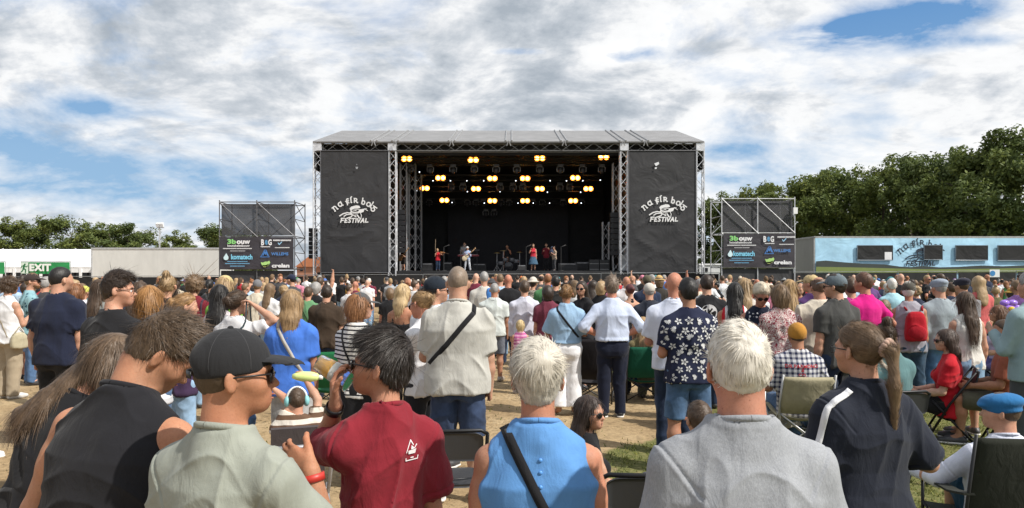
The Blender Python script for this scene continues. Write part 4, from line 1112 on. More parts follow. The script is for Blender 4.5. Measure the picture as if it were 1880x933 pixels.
def sheet(x0, z0, x1, z1, y, seed, amp=.05, n=(28, 40), th=.012, sag=0.0):
    """hung cloth with real creases, front at y, closed at the back"""
    u = np.linspace(0, 1, n[0]); v = np.linspace(0, 1, n[1]); U, Vv = np.meshgrid(u, v, indexing='ij'); uf, vf = U.ravel(), Vv.ravel()
    x = x0+(x1-x0)*uf; z = z0+(z1-z0)*vf
    P = np.stack([x*.35+z*.5, z*.9-x*.5, x*0+seed], 1); e = np.minimum(1, 6*np.minimum(np.minimum(uf, 1-uf), np.minimum(vf, 1-vf)))
    r = (1-np.abs(2*vnoise(P, seed)-1))**3; r2 = vnoise(P*.6+9, seed+1)
    dy = -amp*(r*.8*np.clip(1.5-vf*1.6, .15, 1)+(r2-.5)*1.2)*e
    A = np.stack([x, y+dy, z], 1); B = np.stack([x, y+dy+th, z], 1)
    I = np.arange(n[0]*n[1]).reshape(n); q = np.stack([I[:-1, :-1].ravel(), I[1:, :-1].ravel(), I[1:, 1:].ravel(), I[:-1, 1:].ravel()], 1); N = n[0]*n[1]
    rim = []
    for a in (I[0, :], I[-1, ::-1], I[::-1, 0], I[:, -1]): rim += [(int(a[i+1]), int(a[i]), int(a[i])+N, int(a[i+1])+N) for i in range(len(a)-1)]
    m = MB(); m.v = [tuple(p) for p in np.concatenate([A, B])]; m.f = [tuple(map(int, t)) for t in q]+[tuple(map(int, t[::-1]+N)) for t in q]+rim
    return m
D0 = 42.0
XL = lambda px, d=D0: (px-CX)*d/F
ZZ = lambda py, d=D0: HC-(py-YH)*d/F
STAGE = thing('festival_stage', (0, 48, 0), 'large black festival stage with a grey fabric roof and aluminium truss towers', 'stage')
ALU = (.50, .51, .53); DK = (.012, .012, .015); DKT = (.10, .10, .105)
XC = XL(933.5); xo, xi = XL(1284)-XC, XL(1145)-XC-.12
m = MB(); zr = ZZ(240, 48); ze = ZZ(261)
m2 = [(41.7, ze), (48, zr), (54.5, ze), (54.5, ze-.07), (48, zr-.07), (41.7, ze-.07)]
xe = XL(1290)-XC
for i in range(1): pass
vs = [(XC-xe, y, z) for y, z in m2]+[(XC+xe, y, z) for y, z in m2]
# hip ends: the ridge is a little shorter than the eaves
vs[1] = (XC-xe+.2, 48, zr); vs[7] = (XC+xe-.2, 48, zr); vs[4] = (XC-xe+.2, 48, zr-.07); vs[10] = (XC+xe-.2, 48, zr-.07)
m.add(vs, [(0, 1, 2, 3, 4, 5), (11, 10, 9, 8, 7, 6)]+[(i, i+6, (i+1) % 6+6, (i+1) % 6) for i in range(6)])
roof = part(m, 'roof', 'tarp', (.21, .21, .215), STAGE)
m = MB()
for px in (688, 727, 830, 934, 1035, 1142, 1183):
    for o in (-.18, .18): m.tube([(XL(px)+o, 41.68, ze+.01), (XL(px)+o, 48, zr+.03), (XL(px)+o, 54.5, ze+.02)], .05, 6)
    m.tube([(XL(px), 41.6, ze+.02), (XL(px)-.12, 41.6, ze-.30)], .03, 5); m.tube([(XL(px), 41.6, ze+.02), (XL(px)+.12, 41.6, ze-.30)], .03, 5)
part(m, 'roof_rib', 'metal', (.36, .36, .36), roof)
for sg in (-1, 1):
    m = MB(); m.box2((XC+sg*(xe-.02), 42.0, ze-1.6), (XC+sg*(xe+.05), 54.3, ze+.05))
    part(m, 'roof_flap', 'tarp', (.10, .105, .11), STAGE)
m = MB(); truss(m, (XC-xo, 42, ZZ(271)), (XC+xo, 42, ZZ(271)), .46, (0, 0, 1), .62); part(m, 'front_truss', 'metal', (.20, .20, .20), STAGE)
m = MB()
for zy, dd in ((286, 43.5), (297, 45.5)): truss(m, (XC-xi-.4, dd, ZZ(zy, dd)), (XC+xi+.4, dd, ZZ(zy, dd)), .4, (0, 0, 1), .8, .03, .014)
for dd, zy in ((44.2, 302), (47.5, 336), (49.5, 356), (51, 378)): truss(m, (XC-xi+.3, dd, ZZ(zy, dd)+.35), (XC+xi-.3, dd, ZZ(zy, dd)+.35), .35, (0, 0, 1), .9, .026, .012)
part(m, 'lighting_truss', 'metal', (.02, .02, .021), STAGE)
for x in (XL(584), XL(721), XL(1145), XL(1284)):
    m = MB(); truss(m, (x, 42, .05), (x, 42, ZZ(262)), .42 if abs(x) < 10 else .44, (1, 0, 0), .5, .042, .02); m.box((x, 42, .03), (.8, .8, .06)); m.box((x, 42, ZZ(270)), (.5, .5, .55))
    part(m, 'tower', 'metal', (.72, .73, .76), STAGE)
for x, d_, z1 in ((XL(757, 45), 45, ZZ(300, 45)), (XL(741, 44), 44, ZZ(300, 44)), (XL(1131, 44), 44, ZZ(300, 44)), (XL(1112, 46), 46, ZZ(408, 46)), (XL(768, 47), 47, ZZ(320, 47))):
    m = MB(); truss(m, (x, d_, 2.05), (x, d_, z1), .40, (1, 0, 0), .6, .035, .018); part(m, 'inner_tower', 'metal', (.45, .45, .46), STAGE)
m = MB(); m.box2((XC-xi-.3, 41.95, 1.86), (XC+xi+.3, 54.2, 2.05)); deck = part(m, 'deck', 'tarp', (.02, .02, .022), STAGE)
m = sheet(XC-xo, .02, XC+xo, ZZ(500), 41.9, 3, .05, (60, 8)); part(m, 'skirt', 'tarp', (.014, .014, .016), STAGE)
m = MB(); m.box2((XC-xo+.2, 54.3, 0), (XC+xo-.2, 54.4, ze-.1)); m.box2((XC-xe+.05, 42.55, ze-.70), (XC+xe-.05, 42.62, ze-.04))
for sg in (-1, 1): m.box2((XC+sg*(xi+.5), 43, 0), (XC+sg*(xi+.6), 54.2, ze-.15)); m.box2((XC+sg*(xo-.25), 42.7, 0), (XC+sg*(xo-.18), 54.2, ze-.15))
part(m, 'black_curtain', 'tarp', (.006, .006, .008), STAGE)
m = sheet(XL(822, 53.8), 2.06, XL(1043, 53.8), ZZ(372, 53.8), 53.8, 9, .04, (12, 10)); part(m, 'back_cloth', 'tarp', (.010, .010, .016), STAGE)
m = MB(); m.box2((XC-xe+.06, 42.65, ze-.30), (XC+xe-.06, 54.25, ze-.24)); part(m, 'ceiling_cloth', 'tarp', (.007, .007, .008), STAGE)
for nm, x0, x1, sd_ in (('west', 591, 714.5, 5), ('east', 1153, 1275.5, 6)):
    y = 41.74
    r = thing('stage_banner', (XL((x0+x1)/2), y, ZZ(500)), 'tall black stage banner with white festival logo '+('nearer the grey trailer' if nm == 'west' else 'nearer the blue container'), 'banner', 'black banners on both sides of the stage')
    m = sheet(XL(x0), ZZ(501), XL(x1), ZZ(278), y, sd_, .06, (30, 48)); b_ = part(m, 'cloth', 'tarp', (.030, .030, .033), r)
    m = MB()
    for a, b in (((x0, 278), (x1, 278)), ((x0, 501), (x1, 501)), ((x0, 278), (x0, 501)), ((x1, 278), (x1, 501))): m.tube([at(*a, D0-.02), at(*b, D0-.02)] and [(XL(a[0]), y-.02, ZZ(a[1])), (XL(b[0]), y-.02, ZZ(b[1]))], .025, 5)
    part(m, 'frame', 'metal', (.16, .16, .17), r)
    ox = 595 if nm == 'west' else 1158.5; oy = 350 if nm == 'west' else 348
    flat_art(LOGO, lambda u, v: (XL(ox+u/12.44), ZZ(oy+v/12.44)), y-.10, 'logo', (.80, .80, .80), r)
    if nm == 'east': flat_art([[(1199, 302), (1207, 299), (1208, 303), (1202, 307)], [(1200, 309), (1204, 309), (1203, 312), (1200, 312)]], pxpt(D0), y-.09, 'vent_hole', (.75, .77, .8), r)
    else: flat_art([[(655, 308), (660, 308), (659, 312), (656, 312)], [(657, 303), (658, 303), (658, 305), (657, 305)]], pxpt(D0), y-.09, 'vent_hole', (.3, .31, .33), r)
m = MB()
for i in range(8): m.box((XL(1131, 43.2), 43.2, ZZ(395, 43.2)-i*.33), (.75, .5, .28))
tag(m.build('line_array_speaker', 'plastic', DK), 'black hanging column of loudspeakers beside the inner truss left of the container side banner', 'speaker')
m = MB()
for i in range(7): m.box((XL(575, 43.5), 43.5, ZZ(423, 43.5)-i*.27), (.42, .5, .24))
tag(m.build('line_array_speaker', 'plastic', DK), 'black speaker column hung outside the stage edge near the scaffold with dark poles', 'speaker')
m = MB()
for i in range(8): m.box((XL(737, 43), 43, ZZ(390, 43)-i*.33), (.5, .5, .28))
tag(m.build('line_array_speaker', 'plastic', DK), 'black hanging column of loudspeakers beside the truss above the bearded guitarist', 'speaker')
for px, nm in ((722, 'bearded guitarist'), (1147, 'black amplifiers')):
    m = MB(); y = 43.4
    m.box2((XL(px-5, y), y, ZZ(478 if px < 900 else 497, y)), (XL(px+6, y), y+.4, ZZ(450, y))); tag(m.build('white_case', 'paint', (.75, .76, .78)), 'white equipment panel behind the truss tower near the '+nm, 'panel')
# lamps ------------------------------------------------------------------
def copy_tree(o, parent=None):
    c = o.copy(); COL.objects.link(c); c.parent = parent
    for ch in o.children: copy_tree(ch, c)
    return c
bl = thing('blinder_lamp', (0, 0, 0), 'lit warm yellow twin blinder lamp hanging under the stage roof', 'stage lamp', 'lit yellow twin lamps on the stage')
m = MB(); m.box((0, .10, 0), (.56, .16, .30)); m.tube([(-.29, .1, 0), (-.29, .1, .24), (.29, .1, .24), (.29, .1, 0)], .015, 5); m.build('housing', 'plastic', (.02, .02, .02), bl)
for sg in (-1, 1):
    m = MB(); Rf = Matrix(rotx(math.pi/2).tolist())
    m.lathe([(.145, .09), (.12, .03), (.06, .0), (.001, -.005)], 18, (sg*.135, .02, 0), Rf); rf = m.build('glow_reflector', 'haloglow', (1.0, .42, .07), bl, True)  # dish glows orange by itself, standing in for the lamp's halo
    m = MB(); m.ell((sg*.135, -.03, 0), (.088, .05, .088), 14, 8); m.build('bulb', 'lamp', (1.0, .62, .19), rf, True)
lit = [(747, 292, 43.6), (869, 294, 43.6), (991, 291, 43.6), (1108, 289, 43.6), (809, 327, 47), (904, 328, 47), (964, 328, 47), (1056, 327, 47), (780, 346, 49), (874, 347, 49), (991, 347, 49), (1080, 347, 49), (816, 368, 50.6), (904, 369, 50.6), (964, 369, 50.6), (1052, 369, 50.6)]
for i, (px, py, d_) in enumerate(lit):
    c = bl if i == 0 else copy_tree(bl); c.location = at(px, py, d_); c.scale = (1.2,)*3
mh = thing('moving_head_light', (0, 0, 0), 'dark moving-head spotlight hanging unlit in a row under the stage roof', 'stage light', 'unlit moving lights under the stage roof')
m = MB(); m.box((0, 0, .30), (.34, .26, .14)); m.build('light_base', 'plastic', (.05, .05, .055), mh)
m = MB(); m.tube([(-.20, 0, -.1), (-.22, 0, .16), (-.12, 0, .23), (.12, 0, .23), (.22, 0, .16), (.20, 0, -.1)], .03, 6); m.build('yoke', 'metal', (.22, .22, .23), mh)
m = MB(); m.ell((0, 0, -.02), (.15, .16, .20), 12, 8); m.box((0, -.1, -.06), (.2, .1, .02)); m.build('light_head', 'plastic', (.04, .04, .045), mh, True)
mv = [(x, 313, 44.2) for x in (752, 790, 832, 871, 911, 949, 991, 1029, 1070, 1105)]+[(x, 346, 47.6) for x in (762, 828, 850, 918, 942, 960, 1028, 1046)]+[(x, 374, 51.2) for x in (770, 788, 830, 858, 874, 888, 920, 935, 978, 996, 1034, 1068)]+[(x, 393, 52.5) for x in (892, 907)]
for i, (px, py, d_) in enumerate(mv):
    c = mh if i == 0 else copy_tree(mh); c.location = at(px, py, d_); c.rotation_euler[2] = random.uniform(-.4, .4)
sl_ = thing('sparkle_lamp', (0, 0, 0), 'tiny white point lamp glowing in the dark stage rig', 'stage lamp', 'tiny white lamps in the stage rig')
m = MB(); m.box((0, .1, 0), (.14, .16, .14)); m.build('housing', 'plastic', DK, sl_)
m = MB(); m.ell((0, 0, 0), (.026, .02, .026), 10, 6); m.build('bulb', 'lamp', (.55, .60, .66), sl_, True)
for i, (px, py) in enumerate([(770, 316), (764, 332), (795, 332), (827, 332), (857, 332), (888, 332), (765, 350), (858, 352), (918, 352), (772, 371), (830, 372), (889, 373), (947, 332), (1010, 332), (1040, 332), (1070, 332), (1102, 331), (1005, 353), (1066, 353), (951, 373), (979, 373), (1009, 373), (1067, 373)]):
    c = sl_ if i == 0 else copy_tree(sl_); c.location = at(px, py, 46.8 if py < 340 else (48.8 if py < 360 else 50.4))
# scaffolds -----------------------------------------------------------------
def small_line(x0, x1, y, h, words):
    out = []; L = x1-x0; tot = sum(words)+.35*(len(words)-1)
    x = x0
    for w in words:
        ww = L*w/tot; n = max(2, int(ww/ (h*.8)))
        for i in range(n):
            a = x+ww*i/n; b = x+ww*(i+.78)/n; out.append([(a, y), (b, y), (b, y+h*(1 if i % 3 else .8)), (a, y+h)])
        x += ww+L*.35/tot
    return out
def scaffold(fr, re, lab, col, seed, txy):
    d1, d2 = 38.0, 39.95; tops = (371, 434, 494) if seed == 1 else (365, 428, 491)
    x0, x1 = fr[0], fr[-1]
    r = thing('scaffold_tower', (XL((x0+x1)/2, d1), d1, 0), lab, 'scaffold')
    X1 = [XL(p, d1) for p in fr]; X2 = [XL(p, d2) for p in re]; zt = ZZ(tops[0], d1); zl = [ZZ(t, d1) for t in tops]
    m = MB()
    for x in X1: m.tube([(x, d1, 0), (x, d1, zt+.1)], .03, 7)
    for x in X2: m.tube([(x, d2, 0), (x, d2, zt+.1)], .03, 7)
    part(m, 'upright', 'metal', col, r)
    m = MB()
    for z in zl+[.4]:
        m.tube([(X1[0], d1, z), (X1[-1], d1, z)], .026, 6); m.tube([(X2[0], d2, z), (X2[-1], d2, z)], .026, 6)
    for z in zl+[(zl[0]+zl[1])/2, (zl[1]+zl[2])/2, .4]:
        for a, b in zip(X1, X2): m.tube([(a, d1, z), (b, d2, z)], .024, 6)
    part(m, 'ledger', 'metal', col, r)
    m = MB()
    for k in range(2):
        a, b = (X1[k], X1[k+1]); c, e = (X2[k], X2[k+1])
        for i in range(2):
            z1, z0 = zl[i], zl[i+1]
            m.tube([(a, d1-.03, z1), (b, d1-.03, z0)], .022, 6); m.tube([(e, d2, z1), (c, d2, z0)], .022, 6)
    for a, b in zip(X1, X2):
        zz = [zl[0], (zl[0]+zl[1])/2, zl[1], (zl[1]+zl[2])/2, zl[2]]
        for i in range(4): m.tube([(a, d1, zz[i]), (b, d2, zz[i+1])] if seed == 1 or i % 2 else [(b, d2, zz[i]), (a, d1, zz[i+1])], .02, 6)
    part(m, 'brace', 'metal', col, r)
    m = sheet(XL(x0+2, d1), ZZ(tops[1]-2, d1), XL(x1-2, d1), ZZ(tops[0]+3, d1), d1+.12, seed+20, .04, (20, 14), .008); part(m, 'net', 'mesh', (.065, .065, .072), r)
    m = sheet(XL(x0+2, d1), .1, XL(x1-2, d1), ZZ(tops[2]+3, d1), d1+.05, seed+24, .03, (16, 10), .008); part(m, 'lower_net', 'tarp', (.035, .035, .038), r)
    bt = thing('sponsor_banner', (XL((x0+x1)/2, d1), d1-.08, ZZ(tops[2], d1)), 'dark sponsor banner with coloured logos on the '+('dark-pole scaffold by the grey trailer' if seed == 1 else 'bright scaffold by the blue container'), 'banner', 'sponsor banners on the scaffolds')
    y = d1-.10
    m = sheet(XL(x0+2, d1), ZZ(tops[2], d1), XL(x1-1, d1), ZZ(tops[1]+1.5, d1), y, seed+30, .03, (24, 14), .01); part(m, 'cloth', 'tarp', (.040, .036, .045), bt)
    yt = y-.05; gx, gy = txy; WHT = (.78, .78, .80); BLU = (.10, .42, .72)
    t = lambda s, a, b, c, e, col_, **k: text(s, gx+a, gx+b, gy+c, gy+e, d1, yt, col_, bt, **k)
    art = lambda pol, col_, nm: flat_art([[(gx+u, gy+v) for u, v in p] for p in pol], pxpt(d1), yt, nm, col_, bt)
    def sm(x0_, x1_, y_, h_, words, col_):
        tot = sum(words)+.35*(len(words)-1); x_ = x0_
        for w_ in words: ww_ = (x1_-x0_)*w_/tot; art(small_line(x_, x_+ww_, y_, h_, (w_,)), col_, 'small_text'); x_ += ww_+(x1_-x0_)*.35/tot
    # drawing offsets in pixels, from the banner's upper corner
    t('3b', 17, 33, 5, 14.2, (.25, .62, .20), bold=.045); t('ouw', 34, 59, 7.5, 14.2, WHT, bold=.045); t('houtskeletbouw', 17, 58, 15, 19.2, WHT, bold=.02)
    sm(11, 64, 21.8, 1.7, (15, 17), WHT); sm(24, 52, 26.3, 1.6, (9, 8), (.45, .45, .47))
    drop = [(17, 31), (20.5, 37)]+[(16.6+4.6*math.cos(a), 39.6+4.3*math.sin(a)) for a in np.linspace(-.4, math.pi+.4, 12)]+[(13.2, 37)]
    art([drop], (.62, .80, .86), 'drop_emblem'); t('komatech', 23.8, 63, 33, 42.5, (.22, .62, .85), bold=.03)
    for yy, a, b in ((45.6, 19, 56), (49.4, 15, 60), (54, 24, 51)): sm(a, b, yy, 1.5, (11, 12), (.16, .42, .66))
    t('B', 79, 84.5, 5.5, 16.6, WHT, bold=.04); t('e', 86, 91, 6.5, 15.5, (.10, .30, .52), bold=.04); t('G', 92, 98.5, 5.5, 16.6, WHT, bold=.04); sm(80, 97.5, 18.5, 1.8, (9,), WHT)
    sm(103, 136, 6.3, 2.6, (8, 11), WHT); art(quads([(112, 12.5), (114, 15.3), (118.5, 10.5)], 1.5), (.35, .62, .85), 'tick_mark'); sm(106, 133, 20.2, 1.6, (22,), WHT)
    art(quads([(80, 38), (87, 25.5), (90, 25.5), (95.5, 38), (79.5, 38)], 1.1)+quads([(84, 35), (87.5, 28.5), (88.5, 33), (90, 28.5), (92.5, 35)], 1.8), (.06, .20, .52), 'triangle_emblem'); t('WILLEMS', 97.5, 129, 29.5, 35, (.08, .24, .58), bold=.025)
    art([[(80, 47.5), (84, 48.5), (88.5, 46.4), (92, 46.8), (95.5, 44.8), (97.5, 48), (95, 52.5), (90, 55.8), (85, 55.6), (82, 52.5)]], (.42, .68, .22), 'leaf_emblem'); art([[(83, 53), (89, 53), (95, 50.5), (93.5, 54), (89, 56.4), (85, 56.2)]], (.75, .80, .30), 'leaf_emblem')
    t('crelan', 98.5, 131, 50, 57.5, WHT, bold=.045)
    return r
scaffold((403, 471.5, 541), (426, 493.5, 560), 'scaffold tower with dark poles and black net between grey trailer and stage', (.16, .16, .17), 1, (400.5, 434))  # backlit look put into the pole colour, darker than on the other tower
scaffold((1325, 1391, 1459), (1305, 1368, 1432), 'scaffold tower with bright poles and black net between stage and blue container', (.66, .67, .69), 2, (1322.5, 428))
m = MB(); m.box(at(1460, 387, 37.9), (.22, .12, .34)); tag(m.build('junction_box', 'paint', (.8, .8, .8)), 'small white box clamped to the outer pole of the bright scaffold', 'box')
# fences --------------------------------------------------------------------
fp = thing('fence_panel', (0, 0, 0), 'black cloth-covered fence panel in the row along the back of the crowd', 'fence', 'black covered fence panels behind the crowd')
m = sheet(-1.6, .08, 1.6, 1.86, 0, 41, .03, (16, 10), .008); m.build('cover', 'tarp', (.007, .007, .008), fp)
m = MB(); m.tube([(-1.64, .04, 0), (-1.64, .04, 1.92), (1.64, .04, 1.92), (1.64, .04, 0)], .021, 6); m.tube([(-1.64, .04, .15), (1.64, .04, .15)], .018, 6); m.box((-1.64, .05, .05), (.22, .6, .1)); m.build('frame', 'metal', (.30, .31, .32), fp)
for i in range(19):
    c = fp if i == 0 else copy_tree(fp); x = (i-9)*3.32; c.location = (x, 39.6-.0*x, -.06+.006*x); c.rotation_euler[2] = random.uniform(-.01, .01)
# EXIT banners, tent, trailer ---------------------------------------------------
GRN = (.02, .26, .075)
for x0, x1, lab in ((39, 128, 'green banner reading EXIT with a running figure, fixed above the fence'), (-62, 8, 'partly cropped green banner at the picture edge, next to the EXIT banner')):
    dE = 39.2; r = thing('exit_banner', at((x0+x1)/2, 507, dE), lab, 'sign')
    m = sheet(XL(x0, dE), ZZ(503, dE), XL(x1, dE), ZZ(481.5, dE), dE, 51, .03, (20, 8), .01); part(m, 'cloth', 'tarp', GRN, r)
    m = MB()
    for x in (x0-1, x1+1): m.tube([(XL(x, dE), dE+.05, 0), (XL(x, dE), dE+.05, ZZ(480, dE))], .025, 6)
    m.tube([(XL(x0-1, dE), dE+.05, ZZ(480.3, dE)), (XL(x1+1, dE), dE+.05, ZZ(480.3, dE))], .025, 6); part(m, 'frame', 'metal', (.55, .55, .57), r)
    if x0 > 0:
        text('EXIT', 54, 94, 484.3, 498, dE, dE-.06, (.78, .80, .78), r, bold=.05)
        flat_art([[(20+19.5, 482.5), (20+14.5+0, 482.5), (34.5, 502), (39.5, 502)]] if False else [[(39.5, 482.2), (53, 482.2), (53, 502.2), (39.5, 502.2)]], pxpt(dE), dE-.045, 'pictogram_panel', (.62, .72, .64), r)
        run = quads([(45.5, 487.5), (44.5, 493.5)], 3.4)+quads([(45.5, 488), (49.5, 490), (52, 488.3)], 1.4)+quads([(45, 488), (41.5, 488.6), (40.3, 491.5)], 1.4)+quads([(45, 493), (48.5, 495.5), (48, 500.5)], 1.9)+quads([(44.5, 493), (43, 497), (40, 499.5)], 1.9)
        run.append([(47+1.6*math.cos(a), 485.4+1.6*math.sin(a)) for a in np.linspace(0, 5.8, 10)])
        flat_art(run, pxpt(dE), dE-.055, 'running_figure', (.015, .15, .05), r)
dT = 52.0; r = thing('marquee_tent', at(60, 507, dT), 'long white marquee tent with pitched roof behind the EXIT banner', 'tent')
m = MB(); z1, z0 = ZZ(457, 56), ZZ(490, dT); xa, xb = XL(-120, dT), XL(172, dT)
m.add([(xa, dT, z0), (xb, dT, z0), (xb, 57, z1), (xa, 57, z1), (xa, 62, z0), (xb, 62, z0), (xa, dT, z0-.06), (xb, dT, z0-.06), (xb, 57, z1-.06), (xa, 57, z1-.06), (xa, 62, z0-.06), (xb, 62, z0-.06)],
      [(0, 1, 2, 3), (3, 2, 5, 4), (7, 6, 9, 8), (8, 9, 10, 11), (1, 7, 8, 2), (2, 8, 11, 5), (0, 3, 9, 6), (3, 4, 10, 9), (0, 6, 7, 1), (4, 5, 11, 10)])
part(m, 'roof', 'paint', (.86, .87, .88), r)
m = MB()
for i in range(9): x = xa+(xb-xa)*i/8; m.tube([(x, dT-.01, z0+.01), (x, 57, z1+.03)], .035, 5)
part(m, 'roof_seam', 'paint', (.70, .71, .73), r)
m = MB(); m.box2((xa, dT+.02, z0-.42), (xb, dT+.08, z0-.07))
for i in range(13): x = xa+(xb-xa)*i/12; m.box2((x-.09, dT-.02, 0), (x+.09, dT+.05, z0-.08))
part(m, 'valance', 'paint', (.80, .81, .82), r)
m = MB(); m.box2((xa, dT+.5, 0), (xb, dT+.55, z0-.3)); part(m, 'dark_window_wall', 'gloss', (.02, .022, .028), r)
dT = 50.0; r = thing('box_trailer', at(285, 507, dT), 'long plain light grey box trailer between the white tent and the scaffold', 'trailer')
m = MB(); xa, xb = XL(168, dT), XL(404, dT); zt, zb = ZZ(455.5, dT), ZZ(507, dT)-.4; m.box2((xa, dT, zb), (xb, dT+2.5, zt)); body = part(m, 'body', 'paint', (.62, .62, .60), r)
m = MB(); m.box2((xa-.02, dT-.03, zt-.10), (xb+.02, dT+2.53, zt+.03)); m.box2((xa-.02, dT-.02, zb), (xb+.02, dT+.02, zb+.12)); m.box2((xa-.02, dT-.025, zb), (xa+.06, dT+.02, zt)); part(m, 'rail', 'metal', (.55, .56, .57), r)
for x in (xa+1.2, xb-3, xb-1.9):
    m = MB(); m.lathe([(.10, -.14), (.48, -.14), (.5, -.1), (.5, .1), (.48, .14), (.1, .14)], 20, (x, dT+.4, .5), Matrix(rotx(math.pi/2).tolist())); part(m, 'wheel', 'plastic', (.02, .02, .02), r, True)
m = MB(); m.box2((xa+.3, dT+.3, .75), (xb-.3, dT+2.2, zb)); part(m, 'chassis', 'metal', (.08, .08, .08), r)
# container with the blue wrap ------------------------------------------------------
dK = 41.0; r = thing('wrapped_container', at(1690, 507, dK), 'long office container wrapped in pale blue festival print with dark windows', 'container')
xa, xb = XL(1495.5, dK), XL(1990, dK); zt = ZZ(435.5, dK); m = MB(); m.box2((xa-.02, dK+.02, .9), (xb, dK+2.9, zt)); part(m, 'body', 'paint', (.36, .35, .33), r)
m = MB(); m.box2((xa-.05, dK-.02, zt-.05), (xb, dK+2.95, zt+.05)); m.box2((xa-.05, dK-.02, .9), (xa+.03, dK+.04, zt)); part(m, 'edge_rail', 'metal', (.45, .45, .44), r)
m = MB(); m.box2((xa+.5, dK+.4, 0), (xb-.3, dK+2.5, .9)); part(m, 'undercarriage', 'metal', (.05, .05, .05), r)
m = sheet(xa+.03, 1.0, xb, zt-.06, dK-.03, 61, .03, (70, 10), .012); wrap = part(m, 'printed_wrap', 'tarp', (.40, .66, .85), r)
P = lambda pts: [[(x, y) for x, y in pts]]
hill = [(1497, 480), (1515, 478.5), (1545, 481.5), (1580, 484), (1622, 485.5), (1650, 489.5), (1672, 490.5), (1690, 488.5), (1725, 491), (1760, 490), (1800, 487.5), (1840, 489), (1905, 486)]
strips = [[a, b, (b[0], 499.5), (a[0], 499.5)] for a, b in zip(hill[:-1], hill[1:])]
flat_art(strips, pxpt(dK), dK-.075, 'printed_hills', (.045, .055, .05), r)
gl = [(1497, 490), (1560, 491), (1640, 493), (1700, 494.5), (1780, 494), (1905, 492)]
flat_art([[a, b, (b[0], 501), (a[0], 501)] for a, b in zip(gl[:-1], gl[1:])], pxpt(dK), dK-.085, 'printed_meadow', (.20, .25, .07), r)
flat_art(LOGO, lambda u, v: (XL(1651.6+(595+u/12.44-617.9)*1.05, dK), ZZ(460.8+(350+v/12.44-383.8)*1.05, dK)), dK-.075, 'logo', (.012, .022, .04), r)
for (x0, x1, y0, y1) in ((1572, 1637, 451, 478), (1694, 1728, 450.5, 477), (1752, 1811, 451, 478), (1829, 1905, 451, 478.5)):
    m = MB(); m.box2((XL(x0, dK), dK-.13, ZZ(y1, dK)), (XL(x1, dK), dK-.115, ZZ(y0, dK))); wdw = part(m, 'window', 'tarp', (.006, .006, .007), r)
    m = MB(); fx = [(XL(x0, dK), ZZ(y0, dK)), (XL(x1, dK), ZZ(y0, dK)), (XL(x1, dK), ZZ(y1, dK)), (XL(x0, dK), ZZ(y1, dK))]
    m.tube([(x, dK-.12, z) for x, z in fx]+[(fx[0][0], dK-.12, fx[0][1])], .03, 4); part(m, 'frame', 'plastic', (.16, .20, .24), wdw)
m = MB(); m.box2((XL(1622, dK), dK-.14, ZZ(477, dK)), (XL(1635, dK), dK-.132, ZZ(463, dK))); part(m, 'window_note', 'paint', (.8, .8, .82), r)
m = MB(); m.box((XL(1826, 39.3), 39.3, ZZ(502, 39.3)), (.55, .02, .42)); r = tag(m.build('notice_board', 'paint', (.75, .78, .8)), 'small white and blue notice fixed to the fence below the container', 'sign')
flat_art([[(1822+5*math.cos(a), 502+5*math.sin(a)) for a in np.linspace(0, 6.0, 12)]], pxpt(39.3), 39.28, 'blue_disc', (.04, .22, .50), r)
for x0, x1, y0, y1, lab in ((1284, 1322, 487, 500, 'low white cabin roof seen between stage and bright scaffold'), (1462, 1478, 487, 500, 'low white cabin seen between bright scaffold and blue container')):
    m = MB(); d_ = 46; m.box2((XL(x0, d_), d_, .1), (XL(x1, d_), d_+3, ZZ(y0, d_))); r = tag(m.build('site_cabin', 'paint', (.72, .74, .76)), lab, 'cabin')
    m = MB(); m.box2((XL(x0, d_)-.05, d_-.05, ZZ(y0, d_)+.003), (XL(x1, d_)+.05, d_+3.05, ZZ(y0, d_)+.10)); m.build('roof', 'paint', (.85, .86, .88), r)
    m = MB(); m.box2((XL(x0, d_)+.2, d_-.02, ZZ(499, d_)), (XL(x0, d_)+.55, d_-.004, ZZ(492, d_))); m.build('window', 'gloss', (.02, .02, .025), r)
# house, mast ------------------------------------------------------------------
dH = 82; r = thing('brick_house', at(566, 507, dH), 'brick house with orange tiled roof between dark-pole scaffold and stage', 'house')
m = MB(); m.box2((XL(545, dH), dH, 0), (XL(592, dH), dH+6, ZZ(489, dH))); part(m, 'wall', 'paint', (.35, .17, .11), r)
m = MB(); x0, x1, xm, ze_, zr_ = XL(543, dH), XL(595, dH), XL(572, dH), ZZ(490, dH), ZZ(472, dH)
m.prism([(x0, ze_), (XL(567, dH), zr_), (x1, zr_), (x1, ze_)], dH-.3, dH+6.3); part(m, 'roof', 'paint', (.42, .16, .075), r)
m = MB(); m.box2((XL(551, dH), dH-.04, ZZ(498, dH)), (XL(556, dH), dH+.1, ZZ(493, dH))); part(m, 'window', 'gloss', (.02, .02, .03), r)
dM = 60; r = thing('floodlight_mast', at(293, 507, dM), 'slim grey floodlight mast rising behind the grey trailer', 'mast')
m = MB(); m.tube([(XL(293, dM), dM, 0), (XL(293, dM), dM, ZZ(416, dM))], [.10, .06], 8); m.tube([(XL(288, dM), dM, ZZ(418, dM)), (XL(301, dM), dM, ZZ(418, dM))], .045, 6); part(m, 'pole', 'metal', (.5, .51, .52), r)
for x in (291, 298): m = MB(); m.box((XL(x, dM), dM-.1, ZZ(413, dM)), (.28, .2, .3), Matrix(rotx(.4).tolist())); part(m, 'floodlight', 'paint', (.75, .75, .75), r)
